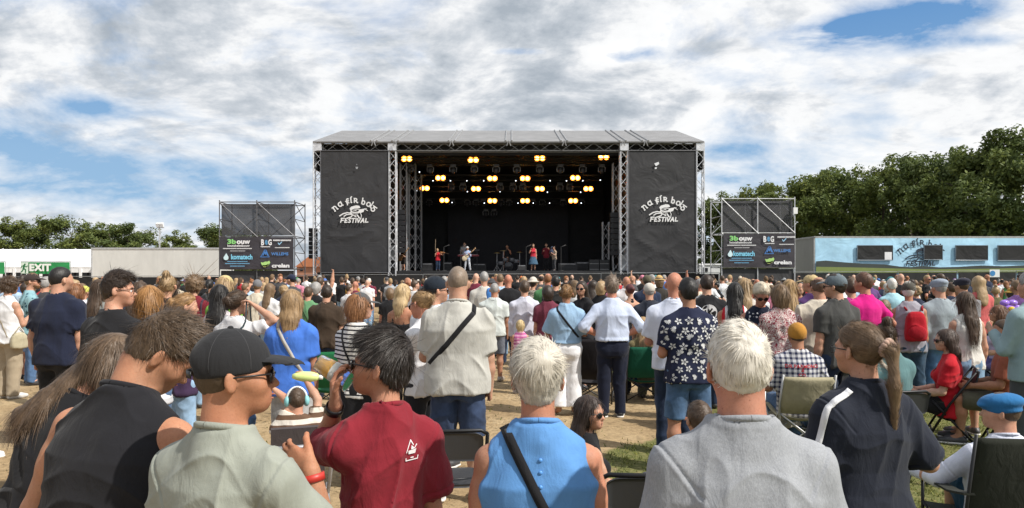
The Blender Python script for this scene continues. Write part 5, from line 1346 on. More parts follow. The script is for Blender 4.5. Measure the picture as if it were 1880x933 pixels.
# ------------------------------------------------------------------ trees
def leaf_cloud(clumps, n, size, seed, zmin=None):
    r = np.random.default_rng(seed); C = np.array([c[:3] for c in clumps]); Rr = np.array([c[3] for c in clumps])
    wts = Rr**2; k = r.choice(len(clumps), n, p=wts/wts.sum())
    u = r.normal(size=(n, 3)); u /= np.linalg.norm(u, axis=1)[:, None]; rad_ = Rr[k]*(r.random(n)**.38); P = C[k]+u*rad_[:, None]*np.array([1, 1, .8])
    # gaps: thin the cloud where a slow noise is low
    g = vnoise(P*.9, seed+3)*.6+vnoise(P*2.1, seed+4)*.4; keep = g > .46; P, u, k = P[keep], u[keep], k[keep]; n = len(P)
    nn = u*.5+r.normal(0, .6, (n, 3))+np.array([0, 0, .5]); nn /= np.linalg.norm(nn, axis=1)[:, None]
    t = np.cross(nn, r.normal(size=(n, 3))); t /= np.linalg.norm(t, axis=1)[:, None]; b = np.cross(nn, t); s = (size*r.uniform(.55, 1.35, n))[:, None]
    V = np.stack([P-t*s, P-b*s*.45+nn*s*.1, P+t*s, P+b*s*.45+nn*s*.1], 1).reshape(-1, 3)
    rn = np.clip(.5+(vnoise(P*.8, seed+5)-.5)*.8+r.normal(0, .16, n), 0, 1)
    return V, np.arange(4*n).reshape(-1, 4), np.repeat(rn, 4)
def tree_proto(H, Rw, seed, base=.18, n=15000, size=.21, dense=1.0):
    r = random.Random(seed); trunk = MB(); limbs = MB(); cl = []
    bend = [(r.uniform(-.2, .2)*i, r.uniform(-.2, .2)*i) for i in range(5)]
    pts = [(bend[i][0], bend[i][1], H*.8*i/4) for i in range(5)]; trunk.tube(pts, [.26, .2, .15, .1, .04], 8)
    for i in range(16):
        f = base+.75*(i/15); z = H*f; a = r.uniform(0, 6.28); env = math.sin(math.pi*min(1, (f-base+.12)/(1.05-base)))**.6; L = Rw*env*r.uniform(.6, 1.0)
        z0 = max(H*base*.8, z-L*.5); k = min(3, int(z0/(H*.8)*4)); p0 = (pts[k][0], pts[k][1], z0)
        mid = (p0[0]+math.cos(a)*L*.55, p0[1]+math.sin(a)*L*.55, z0+(z-z0)*.6); e = (p0[0]+math.cos(a)*L, p0[1]+math.sin(a)*L, z)
        limbs.tube([p0, mid, e], [.10, .06, .02], 5)
        cl.append((*e, Rw*r.uniform(.26, .42))); cl.append((*mid, Rw*r.uniform(.24, .36)))
        for j in range(3): cl.append((e[0]+r.uniform(-1, 1)*Rw*.3, e[1]+r.uniform(-1, 1)*Rw*.3, e[2]+r.uniform(-.1, .5)*Rw*.35, Rw*r.uniform(.12, .25)))
    for j in range(5): cl.append((r.uniform(-.35, .35)*Rw, r.uniform(-.35, .35)*Rw, H*r.uniform(.84, .95), Rw*r.uniform(.18, .3)))
    V, Fc, rn = leaf_cloud(cl, n, size, seed)
    return trunk, limbs, V, Fc, rn
PROTO = []
for i, (H, Rw, sd_) in enumerate(((13, 4.4, 1), (13, 3.8, 2), (13, 4.9, 3), (13, 4.1, 4))):
    tk, lb, V, Fc, rn = tree_proto(H, Rw, sd_*17, base=.10, n=19000, size=.20)
    rt = empty('tree', (0, -500, 0)); t_ = tk.build('trunk', 'bark', (.07, .055, .04), rt, True); lb.build('limb', 'bark', (.07, .055, .04), t_, True)
    mesh_obj('crown', V, Fc, 'leaf', (.060, .085, .026), rt, False, rn); PROTO.append(rt)
TREES = []
def put_tree(k, px, d, top, label, grp, tint, wid=1.0, first={}):
    src = PROTO[k]; use = src if k not in first else copy_tree(src); first[k] = True
    H = (HC-(top-YH)*d/F); s = H/13.3
    use.location = (XL(px, d), d, 0); use.scale = (s*wid, s*wid, s); use.rotation_euler[2] = random.uniform(0, 6.28)
    tag(use, label, 'tree', grp)
    for ch in use.children:
        if ch.name.startswith('crown'): ch.color = (*tint, 1)
    TREES.append(use)
T1, T2, T3 = (.115, .150, .046), (.140, .175, .050), (.095, .130, .044)
RT = [(1312, 92, 352, T3), (1345, 89, 345, T1), (1375, 86, 340, T1), (1405, 90, 330, T3), (1420, 83, 322, T2), (1462, 80, 312, T1), (1500, 77, 302, T2), (1530, 82, 300, T3), (1560, 73, 292, T1), (1612, 70, 276, T2), (1640, 78, 290, T3), (1672, 66, 274, T1), (1735, 63, 262, T3), (1768, 70, 262, T1), (1800, 59, 252, T2), (1852, 56, 222, T1), (1905, 53, 218, T3), (1700, 74, 280, T3), (1826, 57, 238, T1)]
desc = ['tree right beside the stage truss', 'tree over the bright scaffold top corner nearest the stage', 'tree above the middle of the bright scaffold', 'dark tree behind the bright scaffold net', 'tree above the outer scaffold corner', 'tree between scaffold and container end', 'tree above the container near end', 'dark tree behind the first container window', 'tree above the first container window', 'lighter tree between the first window and the container logo', 'dark tree behind the container logo', 'tree above the container logo', 'dark tree over the second container window', 'tree behind the third container window', 'lighter tree over the third container window', 'tallest tree rising over the last container window', 'tall dark tree at the picture edge over the container', 'dark tree filling the gap above the logo FESTIVAL word', 'tree beside the tallest one, above the gap between last two windows']
for i, (px, d, top, tn) in enumerate(RT): put_tree(i % 4, px, d, top, desc[i], 'leafy trees behind the blue container', tn, 1.05 if d > 70 else .95)
LT = [(-6, 86, 392, T2), (42, 88, 398, T1), (90, 92, 400, T3), (122, 87, 388, T1), (160, 90, 405, T2), (200, 88, 398, T1), (232, 86, 404, T3), (262, 91, 414, T1), (310, 89, 418, T2), (345, 93, 432, T3), (378, 88, 414, T1), (408, 84, 406, T3), (440, 90, 415, T1), (478, 92, 422, T3), (566, 95, 474, T1)]
dl = ['tree at the picture edge over the white tent', 'tree above the cropped green banner', 'dark tree between two taller ones above the EXIT banner', 'tallest tree above the white tent', 'lighter tree above the tent and trailer joint', 'tree above the trailer end nearest the tent', 'dark tree above the trailer left of the floodlight mast', 'tree just beside the floodlight mast', 'tree behind and past the floodlight mast', 'small low dark tree above the grey trailer', 'tree left of the dark-pole scaffold above trailer end', 'dark tree seen behind the scaffold outer pole and net', 'tree seen faintly through the dark scaffold net', 'dark tree low behind the scaffold net middle', 'small tree beside the orange roof']
for i, (px, d, top, tn) in enumerate(LT): put_tree((i*3+1) % 4, px, d, top, dl[i], 'leafy trees behind the tent and trailer', tn, 1.2 if i < 14 else 1.0)
# ------------------------------------------------------------------ foreground people
BLK = (.012, .012, .014)
FGP = {}
FGP['tank'] = person(304, 568, 2.26, yaw=-14, w=1.17, skin=(.43, .225, .135), hair=('quiff', (.085, .055, .032)), head=(-42, 34, 10), lean=(8, 3), neck=1.12,
    shirt=dict(kind='tank', c=(.014, .014, .017), ease=1.05), pants=dict(c=(.05, .06, .09)), arms=(((.30, -.05, -1), (-.1, .75, -.7)), 'front'),
    label='man in a black sleeveless top bending his curly brown head down towards the long-haired woman', cat='man')
FGP['cap'] = person(430, 586, 1.92, yaw=-20, w=.96, skin=(.41, .20, .115), hair=('crop', (.06, .04, .025)), cap=('cap', (.022, .022, .024)), head=(-50, 0, 0), glasses='sun', neck=1.14,
    shirt=dict(kind='tee', c=(.275, .29, .25), collar='rib', len=.23), pants=dict(c=(.05, .06, .09)),
    arms=('hang', dict(w=('T', .20, .12, .435), pole=(.22, -.2, -1))), hand={1: dict(u=(-.92, .12, .36), n=(-.1, .95, -.2), v=(0, .1, .9), curl=(.3, .4, .3), thumb=.1)}, watch=(1, (.45, .03, .02), .022),
    label='man in black mesh-back cap, sunglasses and sage green T-shirt with one hand raised', cat='man', amp=.016)
FGP['red'] = person(702, 603, 2.42, yaw=34, w=.82, skin=(.45, .24, .155), hair=('thick', (.026, .019, .015)), head=(48, -6, 0), glasses='sun', neck=1.0, twist=0,
    shirt=dict(kind='tee', c=(.20, .016, .026), collar='rib', len=.22), pants=dict(c=(.05, .06, .09)),
    arms=(dict(w=('H', -.03, .165, -.07), pole=(.0, .05, -1)), 'hang'), hand={-1: dict(u=(.0, .10, .99), n=(-.75, -.5, 0), v=(.59, -.81, .1), curl=(.35, .55, .4), thumb=.1)}, watch=(-1, (.01, .01, .012), .03),
    label='dark-haired man in a dark red T-shirt and sunglasses drinking beer from a plastic cup', cat='man')
FGP['blue'] = person(987, 624, 2.28, yaw=0, w=1.16, sex='f', skin=(.42, .215, .14), hair=('pixie', (.50, .46, .39)), neck=1.15,
    shirt=dict(kind='tank', c=(.10, .25, .52), ease=1.08, cut=-.012), pants=dict(c=(.04, .05, .08)), arms=('hang2', 'hang2'), strap=(-.115, .56, .17, .02, .034, (.012, .012, .014)),
    label='woman with short silver hair in a bright blue sleeveless top with black strap', cat='woman')
FGP['gray'] = person(1355, 584, 1.93, yaw=0, w=1.14, skin=(.45, .21, .14), hair=('short', (.57, .53, .46)), neck=1.1,
    shirt=dict(kind='tee', c=(.275, .285, .305), mat='heather', collar='rib', len=.225, ease=1.05), pants=dict(c=(.05, .06, .09)), arms=('hang2', 'hang2'),
    label='broad white-haired man in a plain heather grey T-shirt seen from behind', cat='man', amp=.014)
FGP['pony'] = person(1577, 585, 2.95, yaw=12, w=1.12, sex='f', skin=(.49, .28, .19), hair=('pony', (.17, .11, .065)), head=(16, 0, 0), hairlen=.36, glasses='clear', neck=1.1,
    shirt=dict(kind='tee', c=(.016, .019, .030), len=.25, sl=1.2, ease=1.08, hem=-.06), pants=dict(c=(.40, .30, .215), mat='cloth', kind='long'),
    arms=('front', ((.55, -.12, -.9), (-.6, .75, .1))), label='woman with a long light brown ponytail in a navy T-shirt and beige trousers', cat='woman')
FGP['hair'] = person(214, 608, 2.66, yaw=-30, w=.96, sex='f', skin=(.49, .28, .19), hair=('long', (.115, .075, .046)), hairlen=.255, hairx=-.11, head=(-38, 22, 0), lean=(15, 15), eyes=False,
    shirt=dict(kind='tank', c=(.012, .012, .014)), pants=dict(c=(.012, .012, .014), mat='cloth'), arms=('hang', 'front'),
    label='woman with long streaked brown hair in black leaning beside the man in the black tank', cat='woman')
# ------------------------------------------------------------------ the people one can tell apart
BK, DB, BR, LB, BD, RD, GY, WH = (.012, .010, .009), (.030, .019, .013), (.065, .040, .024), (.15, .095, .052), (.33, .225, .12), (.22, .095, .04), (.27, .26, .25), (.58, .55, .51)
NAVY, BLACK, WHITE, JEAN, DJEAN, LJEAN, KHAKI, GREYS, BEIGE, DGREY = (.018, .024, .05), (.013, .013, .015), (.62, .62, .63), (.075, .14, .26), (.020, .032, .065), (.24, .36, .50), (.34, .28, .20), (.22, .23, .25), (.58, .54, .45), (.045, .048, .052)
TEE = lambda c, **k: dict(kind='tee', c=c, **k)
LONG = lambda c, **k: dict(kind='long', c=c, **k)
TANK = lambda c, **k: dict(kind='tank', c=c, **k)
PANT = lambda c, **k: dict(c=c, **k)
SHORT = lambda c, **k: dict(kind='shorts', c=c, **k)
NP = {}
def N(key, *a, **k): NP[key] = person(*a, **k); return NP[key]
M_STRIPE = mat_pattern('pattern_navy_stripe', pat_stripes((.68, .67, .64), (.03, .03, .035), .036, .38))
M_GSTRIPE = mat_pattern('pattern_grey_stripe', pat_stripes((.66, .66, .68), (.48, .48, .50), .13, .5))
M_PSTRIPE = mat_pattern('pattern_pink_stripe', pat_stripes((.62, .30, .45), (.42, .10, .26), .05, .5))
M_PLAID = mat_pattern('pattern_plaid', pat_plaid((.55, .55, .57), (.025, .03, .07), .05, .45))
M_LPLAID = mat_pattern('pattern_light_plaid', pat_plaid((.62, .66, .70), (.10, .16, .26), .04, .2))
M_FLORAL = mat_pattern('pattern_floral', pat_vor((.016, .020, .045), (.016, .020, .045), 9.5, .40, petals=1.15))
M_DOTS = mat_pattern('pattern_dots', pat_vor((.014, .018, .035), (.60, .60, .62), 24, .26, petals=.5))
M_TEAL = mat_pattern('pattern_teal_leaf', pat_vor((.22, .38, .42), (.03, .08, .12), 14, .30, petals=.9))
M_ZEBRA = mat_pattern('pattern_zebra', pat_zebra((.22, .02, .04), (.60, .55, .52)))
M_FLAG = mat_pattern('pattern_flag', pat_stripes((.45, .02, .03), (.62, .60, .60), .11, .45, 0))
M_BATIK = mat_pattern('pattern_batik', pat_zebra((.04, .035, .03), (.45, .40, .33), 22))
# left edge
N('blouse', 18, 508, 10.3, yaw=-18, w=1.06, sex='f', skin='fair', hair=('curly', BR), shirt=TANK(WHITE, ease=1.1), pants=PANT(KHAKI, mat='cloth', fit=1.15), shoes=(.55, .54, .52), arms=('hang2', 'phone'), strap=(-.12, .5, .16, .0, .02, (.35, .30, .22)),
  label='curly-haired woman in a white sleeveless blouse and beige trousers near the EXIT banner', cat='woman')
N('plaidman', 50, 517, 12.2, yaw=-30, w=1.1, hair=('short', DB), shirt=dict(kind='tee', c=WHITE, mat=M_LPLAID), pants=SHORT((.13, .17, .27)), shoes=(.05, .05, .055), label='man in a pale checked shirt and denim shorts behind the woman in white blouse', cat='man')
N('teal', 60, 498, 11.6, yaw=-50, head=(-28, 0, 0), w=1.05, hair=('short', LB), beard=(.25, .12, .05), cap=('cap', (.04, .03, .028)), glasses='sun', shirt=dict(kind='tee', c=WHITE, mat=M_TEAL), pants=PANT(JEAN), label='bearded man in a dark cap, sunglasses and pale teal patterned shirt under the EXIT banner', cat='man')
N('navyman', 112, 487, 7.4, yaw=-8, head=(-24, 0, 0), w=1.22, belly=.06, skin='fair', hair=('crop', BK), shirt=TEE((.014, .018, .038), len=.2), pants=SHORT((.02, .02, .021), len=1.0), arms=('hang2', 'hang'), label='heavy man in a plain navy T-shirt and black shorts standing below the EXIT banner', cat='man')
N('greyhead', 86, 507, 12.5, yaw=-10, hair=('short', GY), shirt=TEE((.05, .05, .055)), pants=PANT(DJEAN), label='grey-haired man mostly hidden behind the heavy man in navy', cat='man')
N('glassman', 217, 497, 5.3, yaw=-14, head=(-58, 2, 0), w=1.06, skin='fair', hair=('quiff', DB), glasses='clear', eyes=True, shirt=TEE(BLACK, len=.24), pants=PANT(DJEAN), arms=('hang', 'front'), label='man with glasses and dark quiff in a black T-shirt with white line drawing on back', cat='man')
N('orange', 142, 518, 9.5, yaw=-30, sex='f', hair=('bob', RD), shirt=TEE((.08, .07, .11)), pants=PANT(DJEAN), label='woman with orange bob between the heavy navy man and the man with glasses', cat='woman')
N('yellowcap', 156, 522, 12.5, yaw=-20, sex='f', hair=('short', BR), cap=('cap', (.55, .55, .12)), shirt=TEE((.62, .6, .66)), pants=PANT(JEAN), label='person wearing a pale yellow cap left of the bearded man in purple', cat='person')
N('beardl', 175, 524, 12.8, yaw=-60, hair=('short', BK), beard=BK, glasses='sun', shirt=TEE((.12, .03, .06)), pants=PANT(DJEAN), label='dark bearded man in purple seen in profile left of the man with glasses', cat='man')
N('behindg', 185, 510, 8.6, yaw=-10, sex='f', hair=('long', BR), shirt=TEE((.2, .21, .2)), pants=PANT(DJEAN), label='woman with brown hair hidden behind the man with glasses', cat='woman')
N('orangebob', 277, 521, 5.6, yaw=-16, sex='f', w=1.0, skin='pale', hair=('bob', (.30, .15, .05)), shirt=dict(kind='tee', c=WHITE, mat=M_GSTRIPE, len=.22), pants=PANT(JEAN), arms=('hip', 'front'), label='woman with copper bob in a white and grey striped T-shirt', cat='woman')
N('blondbun', 308, 502, 8.0, yaw=10, sex='f', hair=('topbun', BD), shirt=TEE(BLACK), pants=PANT(DJEAN), label='blonde woman with hair tied up in black behind the man with glasses', cat='woman')
N('browntop', 258, 514, 8.4, yaw=-20, sex='f', hair=('long', BR), shirt=TEE(BLACK), pants=PANT(DJEAN), label='long brown-haired woman in black between glasses man and copper bob woman', cat='woman')
N('whitelong', 312, 513, 8.8, yaw=-10, sex='f', hair=('long', DB), shirt=TANK(WHITE), pants=PANT(LJEAN), strap=(.1, .5, -.1, .1, .02, BLACK), label='woman with long dark hair in a white top with black strap', cat='woman')
N('clip', 341, 535, 6.3, yaw=-50, head=(-10, 5, 0), sex='f', skin='fair', hair=('bun', (.30, .17, .07)), shirt=TEE((.045, .025, .06)), pants=PANT(LJEAN), arms=('phone', 'phone'), label='woman with fair hair in a clip, purple top and pale jeans', cat='woman')
N('maroon', 357, 505, 9.6, yaw=0, sex='f', hair=('curly', LB), shirt=LONG((.15, .015, .025)), pants=PANT(LJEAN), strap=(.14, .5, .12, .0, .03, (.06, .03, .05)), label='person with curled-up light hair in a dark red jumper', cat='person')
N('lime', 414, 502, 8.6, yaw=-10, sex='f', hair=('bob', BD), cap=('beanie', (.50, .40, .20)), shirt=TEE((.22, .50, .06)), pants=PANT(JEAN), label='blonde person with a straw-coloured headscarf and lime green top', cat='person')
N('darklong', 404, 520, 7.4, yaw=4, sex='f', hair=('long', BK), hairlen=.36, shirt=TANK((.62, .56, .58)), pants=PANT(LJEAN), strap=(-.1, .5, -.1, .1, .02, BLACK), label='woman with very long straight black hair in a pale tank top', cat='woman')
N('armup', 436, 530, 6.6, yaw=-12, head=(-20, 0, 0), sex='f', skin='fair', hair=('bun', BR), shirt=TEE(WHITE), pants=PANT(JEAN), arms=('hang', 'head'), strap=(.14, .5, -.1, .1, .018, (.03, .05, .06)), label='woman with messy bun in a white T-shirt raising a hand to her head', cat='woman')
N('blue2', 537, 528, 6.15, yaw=4, head=(-6, 0, 0), sex='f', w=1.06, skin='tan', hair=('long', (.28, .18, .09)), hairlen=.17, shirt=TEE((.055, .16, .55), len=.2), pants=PANT((.36, .36, .36), mat='denim'), arms=('front', 'hang'), strap=(-.10, .50, .15, .04, .03, (.42, .40, .37)), label='woman with highlighted hair in a bright blue T-shirt and grey jeans', cat='woman')
N('greycapL', 473, 511, 14, yaw=0, hair=('short', LB), cap=('beanie', (.16, .16, .17)), shirt=TEE((.55, .50, .40)), pants=PANT(DJEAN), label='man in a grey beanie and pale cream shirt below the leaf-logo banner', cat='man')
N('green', 566, 525, 12.2, yaw=0, hair=('short', BR), shirt=TEE((.11, .24, .12)), pants=PANT(DJEAN), strap=(-.1, .5, .1, .1, .03, (.06, .12, .06)), label='person in a plain mid green T-shirt right of the bright blue T-shirt woman', cat='person')
N('brown', 600, 522, 10.2, yaw=4, w=1.1, hair=('short', DB), shirt=TEE((.045, .03, .02)), pants=PANT(DJEAN), label='man in a dark brown T-shirt under the tall stage banner', cat='man')
N('armhigh', 588, 508, 16, yaw=-5, hair=('short', BR), shirt=TEE((.5, .5, .52)), pants=PANT(DJEAN), arms=('hang', 'up'), label='person with one bare arm raised high before the black stage banner', cat='person')
N('seatgrey', 592, 556, 10.6, yaw=-30, seat=True, hair=('short', GY), shirt=dict(kind='tee', c=WHITE, mat=M_TEAL), pants=PANT(DJEAN), arms=('lap', 'lap'), label='seated grey-haired person in a blue leaf-pattern shirt', cat='person')
N('stripeT', 661, 531, 6.1, yaw=-30, head=(-40, 0, 0), sex='f', w=1.05, skin='pale', hair=('bob', (.26, .12, .05)), cap=('cap', (.075, .08, .085)), glasses='sun', shirt=dict(kind='tee', c=WHITE, mat=M_STRIPE, len=.2, tuck=False), pants=dict(kind='skirt', c=BLACK, mat='cloth', len=.7, flare=1.2), arms=('hang', 'phone'), strap=(-.1, .5, .1, .0, .02, BLACK), label='woman in grey cap, sunglasses and black-striped white T-shirt with black skirt', cat='woman')
N('strappy', 741, 519, 8.7, yaw=-24, head=(-10, 0, 0), sex='f', skin='tan', hair=('long', (.48, .35, .19)), hairlen=.14, shirt=dict(kind='strappy', c=BLACK), pants=PANT(BLACK, mat='cloth'), arms=('hang', 'front'), label='woman with wavy blonde hair in a black strappy top', cat='woman')
N('matee', 801, 501, 6.6, yaw=-32, head=(-36, 0, 0), w=1.05, hair=('short', BK), cap=('cap', (.014, .02, .03)), glasses='sun', shirt=TEE((.68, .70, .72)), pants=PANT(BLACK), arms=('hang', 'front'), label='man in a dark cap and sunglasses wearing a white printed T-shirt', cat='man')
N('wine', 772, 533, 6.2, yaw=62, head=(-5, 18, 12), sex='f', w=1.05, skin='red', hair=('bun', (.30, .19, .09)), glasses='sun', shirt=TEE((.68, .68, .70), len=.2), pants=PANT((.015, .016, .02), mat='cloth'), arms=(((.2, .45, -.9), (.1, .9, .35)), 'hang'), label='woman with hair up and sunglasses in white holding a wine glass', cat='woman')
N('bald', 841, 488, 5.7, yaw=0, w=1.22, skin=(.46, .285, .20), hair=('buzz', (.20, .15, .11)), shirt=TEE((.43, .42, .385), collar='rib', len=.24, ease=1.06), pants=SHORT((.035, .055, .11), len=1.02), shoes=(.62, .62, .62), arms=('front', 'hang'), strap=(.125, .50, -.20, .12, .038, BLACK), neck=1.1, stance=.03, label='tall man with shaved head in a cream T-shirt, navy shorts and black crossbody strap', cat='man')
N('halfblue', 889, 497, 13.6, yaw=0, hair=('crop', GY), shirt=TEE((.50, .48, .44)), pants=PANT(DJEAN), label='grey-haired man in a cream shirt with blue cloth on his shoulder', cat='man')
N('polo', 908, 519, 12.0, yaw=-8, w=1.08, skin='tan', hair=('buzz', GY), shirt=TEE((.56, .60, .58), collar='polo'), pants=SHORT((.13, .14, .17), len=.98), shoes=(.30, .26, .22), label='man in a pale grey polo shirt and grey shorts standing on the open sand', cat='man')
N('baldblack', 933, 503, 14.2, yaw=0, w=1.12, hair=None, skin='red', shirt=TEE(BLACK), pants=PANT(DJEAN), label='bald man in a black shirt straight below the stage drum kit', cat='man')
N('lav', 963, 514, 11.4, yaw=2, hair=('short', BR), shirt=LONG((.54, .54, .62)), pants=PANT((.16, .17, .20)), label='man in a lavender-white long-sleeved shirt behind the little blonde girl', cat='man')
N('girl', 955, 586, 10.8, yaw=6, sex='f', w=.95, h=.011, hair=('bob', (.55, .42, .22)), shirt=dict(kind='tank', c=WHITE, mat=M_PSTRIPE), pants=SHORT((.4, .2, .3)), shoes=(.6, .5, .55), label='little blonde girl in a pink striped top', cat='child')
N('batik', 979, 507, 15, yaw=-20, sex='f', hair=('short', DB), cap=('hat', (.55, .50, .44)), shirt=dict(kind='tee', c=WHITE, mat=M_BATIK), pants=PANT(BLACK), label='person in a pale sun hat and black and cream patterned shirt', cat='person')
N('whitetr', 1040, 520, 9.1, yaw=0, head=(-8, 2, 0), sex='f', w=1.12, skin='tan', hair=('bun', (.22, .12, .05)), shirt=dict(kind='tee', c=(.28, .42, .58), len=.25, sl=1.25, tuck=True), pants=dict(kind='wide', c=(.74, .74, .76), mat='cloth'), shoes=None, arms=('clap', 'clap'), strap=(-.125, .50, .15, .14, .028, BLACK), label='clapping woman in a pale blue blouse and wide white trousers', cat='woman')
N('blueshirt', 1123, 507, 9.0, yaw=0, w=1.10, skin='red', hair=('thick', (.14, .10, .07)), shirt=dict(kind='rolled', c=(.50, .56, .70), tuck=True, collar='shirt', ease=1.04), pants=PANT((.010, .013, .028), mat='cloth', belt=(.16, .06, .03)), shoes=(.02, .022, .026), arms=('hip', 'hip'), legs=None, label='man in a pale blue shirt with rolled sleeves and navy trousers', cat='man')
N('burg', 1006, 522, 11, yaw=-6, sex='f', w=1.1, hair=('bob', DB), shirt=TEE((.14, .03, .05)), pants=PANT(DJEAN), label='woman in a burgundy top beside the woman in pale blue blouse', cat='woman')
N('yellowc', 1020, 505, 13.2, yaw=0, hair=('short', BK), shirt=TEE((.02, .02, .02)), pants=PANT(DJEAN), label='dark-haired man in black with the yellow scarf collar near the stage guitarists', cat='man')
N('camwoman', 1068, 514, 11.2, yaw=125, head=(30, 0, 0), sex='f', w=.98, skin='fair', hair=('long', DB), glasses='sun', shirt=TEE(BLACK), pants=PANT(BLACK), arms=('cross', 'hang'), label='woman in sunglasses and black turned to the camera left of the pale blue shirt man', cat='woman')
N('dk1', 1088, 513, 13.2, yaw=0, sex='f', hair=('long', DB), shirt=TEE((.3, .3, .3)), pants=PANT(DJEAN), label='woman with dark hair between the camera-facing woman and pale blue shirt man', cat='woman')
N('dk2', 1105, 514, 12.4, yaw=-30, sex='f', hair=('bob', BD), shirt=TEE(BLACK), pants=PANT(DJEAN), label='blonde woman in black just left of the pale blue shirt man', cat='woman')
N('baldw', 1150, 507, 15, yaw=0, w=1.15, hair=None, skin='red', shirt=TEE((.66, .62, .62)), pants=PANT(DJEAN), label='bald man in a pale shirt right behind the pale blue shirt man', cat='man')
N('backless', 1156, 520, 12.6, yaw=20, sex='f', hair=('bun', (.10, .03, .03)), shirt=dict(kind='strappy', c=BLACK), pants=PANT(JEAN), label='woman with auburn bun and bare shoulders in a black strappy top', cat='woman')
N('capnavy', 1192, 516, 10.4, yaw=-6, w=1.1, hair=('crop', GY), cap=('cap', (.50, .47, .42)), shirt=TEE((.025, .03, .045)), pants=PANT((.10, .11, .08)), label='man in a beige cap and dark navy T-shirt beside the green camping chair girl', cat='man')
N('capnavy2', 1188, 502, 14, yaw=0, w=1.1, hair=('short', DB), cap=('cap', (.10, .09, .06)), shirt=TEE((.02, .03, .06)), pants=PANT(DJEAN), label='man in an olive cap and navy top behind the beige cap man', cat='man')
N('strawhat', 1210, 504, 16, yaw=0, sex='f', hair=('bob', LB), cap=('hat', (.55, .36, .14)), shirt=TEE((.04, .035, .03)), pants=PANT(DJEAN), label='person in a golden straw hat left of the bald man in white', cat='person')
N('bald2', 1238, 498, 7.2, yaw=-10, head=(-6, 0, 0), w=1.12, skin='red', hair=None, shirt=dict(kind='tee', c=(.60, .64, .76), collar='shirt', len=.24), pants=PANT(DJEAN), arms=('front', 'hang'), label='bald man in a white-blue short-sleeved shirt and dark jeans', cat='man')
N('floral', 1263, 508, 6.5, yaw=6, w=1.10, skin='tan', hair=('short', BK), shirt=dict(kind='tee', c=WHITE, mat=M_FLORAL, len=.22), pants=SHORT((.07, .13, .23), len=1.0), shoes=(.02, .02, .022), arms=('front', 'front'), stance=.06, label='man in a navy shirt with white leaves and denim shorts', cat='man')
N('iktee', 1297, 503, 9.6, yaw=-4, w=1.12, hair=('short', DB), shirt=TEE(BLACK), pants=PANT(DJEAN), arms=('hang', 'hang2'), label='man in a black T-shirt with a white round logo on the back', cat='man')
N('flag', 1349, 516, 8.6, yaw=-14, sex='f', skin='tan', hair=('long', BK), hairlen=.34, shirt=dict(kind='tank', c=WHITE, mat=M_FLAG), pants=PANT(JEAN), label='woman with long black hair in a red and white striped top', cat='woman')
N('flagblond', 1366, 508, 9.8, yaw=-10, sex='f', skin='tan', hair=('long', BD), shirt=TANK((.55, .5, .45)), pants=PANT(JEAN), label='blonde woman just behind the woman in red and white stripes', cat='woman')
N('phonew', 1398, 520, 8.0, yaw=168, head=(6, 24, 0), sex='f', w=1.15, skin='red', hair=('pixie', (.50, .44, .34)), glasses='sun', eyes=False, shirt=dict(kind='tank', c=WHITE, mat=M_DOTS), pants=PANT(NAVY, mat='cloth'), arms=('phone', 'phone'), label='fair-haired woman in navy dotted dress facing the camera and looking at a phone', cat='woman')
N('zebra', 1431, 520, 7.8, yaw=4, sex='f', w=1.08, hair=('bob', LB), shirt=dict(kind='long', c=WHITE, mat=M_ZEBRA, tuck=True), pants=dict(kind='skirt', c=(.46, .43, .38), mat='cloth', len=.75, flare=1.15), arms=('phone', 'front'), label='woman in a red and white zebra blouse and long beige skirt', cat='woman')
N('navyhood', 1448, 511, 9.4, yaw=-4, sex='f', hair=('long', (.34, .22, .10)), shirt=LONG((.02, .028, .055)), pants=PANT(DJEAN), label='person with blonde hair in a navy jacket behind the zebra blouse woman', cat='person')
N('facing', 1468, 513, 11.5, yaw=170, sex='f', hair=('long', BK), eyes=True, shirt=TEE((.2, .05, .08)), pants=PANT(DJEAN), label='dark-haired woman smiling back at the camera left of the man in beige polo', cat='woman')
N('purple', 1488, 500, 10, yaw=14, head=(30, 0, 0), hair=('short', BR), cap=('cap', (.50, .38, .20)), shirt=TEE((.06, .025, .10)), pants=PANT(DJEAN), label='man in a tan cap and purple top behind the beige polo man', cat='man')
N('beigepolo', 1503, 505, 8.2, yaw=-2, w=1.28, belly=.03, skin=(.45, .26, .18), hair=('fringe', (.12, .07, .045)), shirt=dict(kind='tee', c=(.56, .50, .41), collar='polo', len=.24), pants=PANT(JEAN), arms=('hang', 'hang'), label='broad balding man in a beige polo shirt and blue jeans', cat='man')
N('greycap', 1533, 498, 7.6, yaw=14, head=(36, 0, 0), w=1.0, hair=('short', DB), cap=('cap', (.12, .15, .17)), glasses='sun', shirt=TEE((.06, .06, .058)), pants=PANT(DJEAN), label='man in a blue-grey cap and charcoal T-shirt looking left', cat='man')
N('pinkboy', 1562, 510, 9.6, yaw=-6, w=.92, hair=('short', BR), shirt=TEE((.56, .06, .28)), pants=PANT(DJEAN), label='boy in a pink T-shirt beside the man in magenta', cat='boy')
N('magenta', 1585, 499, 9.0, yaw=18, head=(20, 0, 0), w=1.02, skin='red', hair=('short', (.10, .05, .03)), shirt=TEE((.58, .012, .20)), pants=PANT(KHAKI, mat='cloth'), arms=('hang', 'hip'), label='man in a magenta T-shirt with a hand on his hip', cat='man')
N('cyan', 1637, 510, 12.8, yaw=-6, sex='f', w=1.12, hair=('short', WH), shirt=TEE((.34, .56, .64)), pants=PANT(LJEAN), label='white-haired person in a pale cyan T-shirt', cat='person')
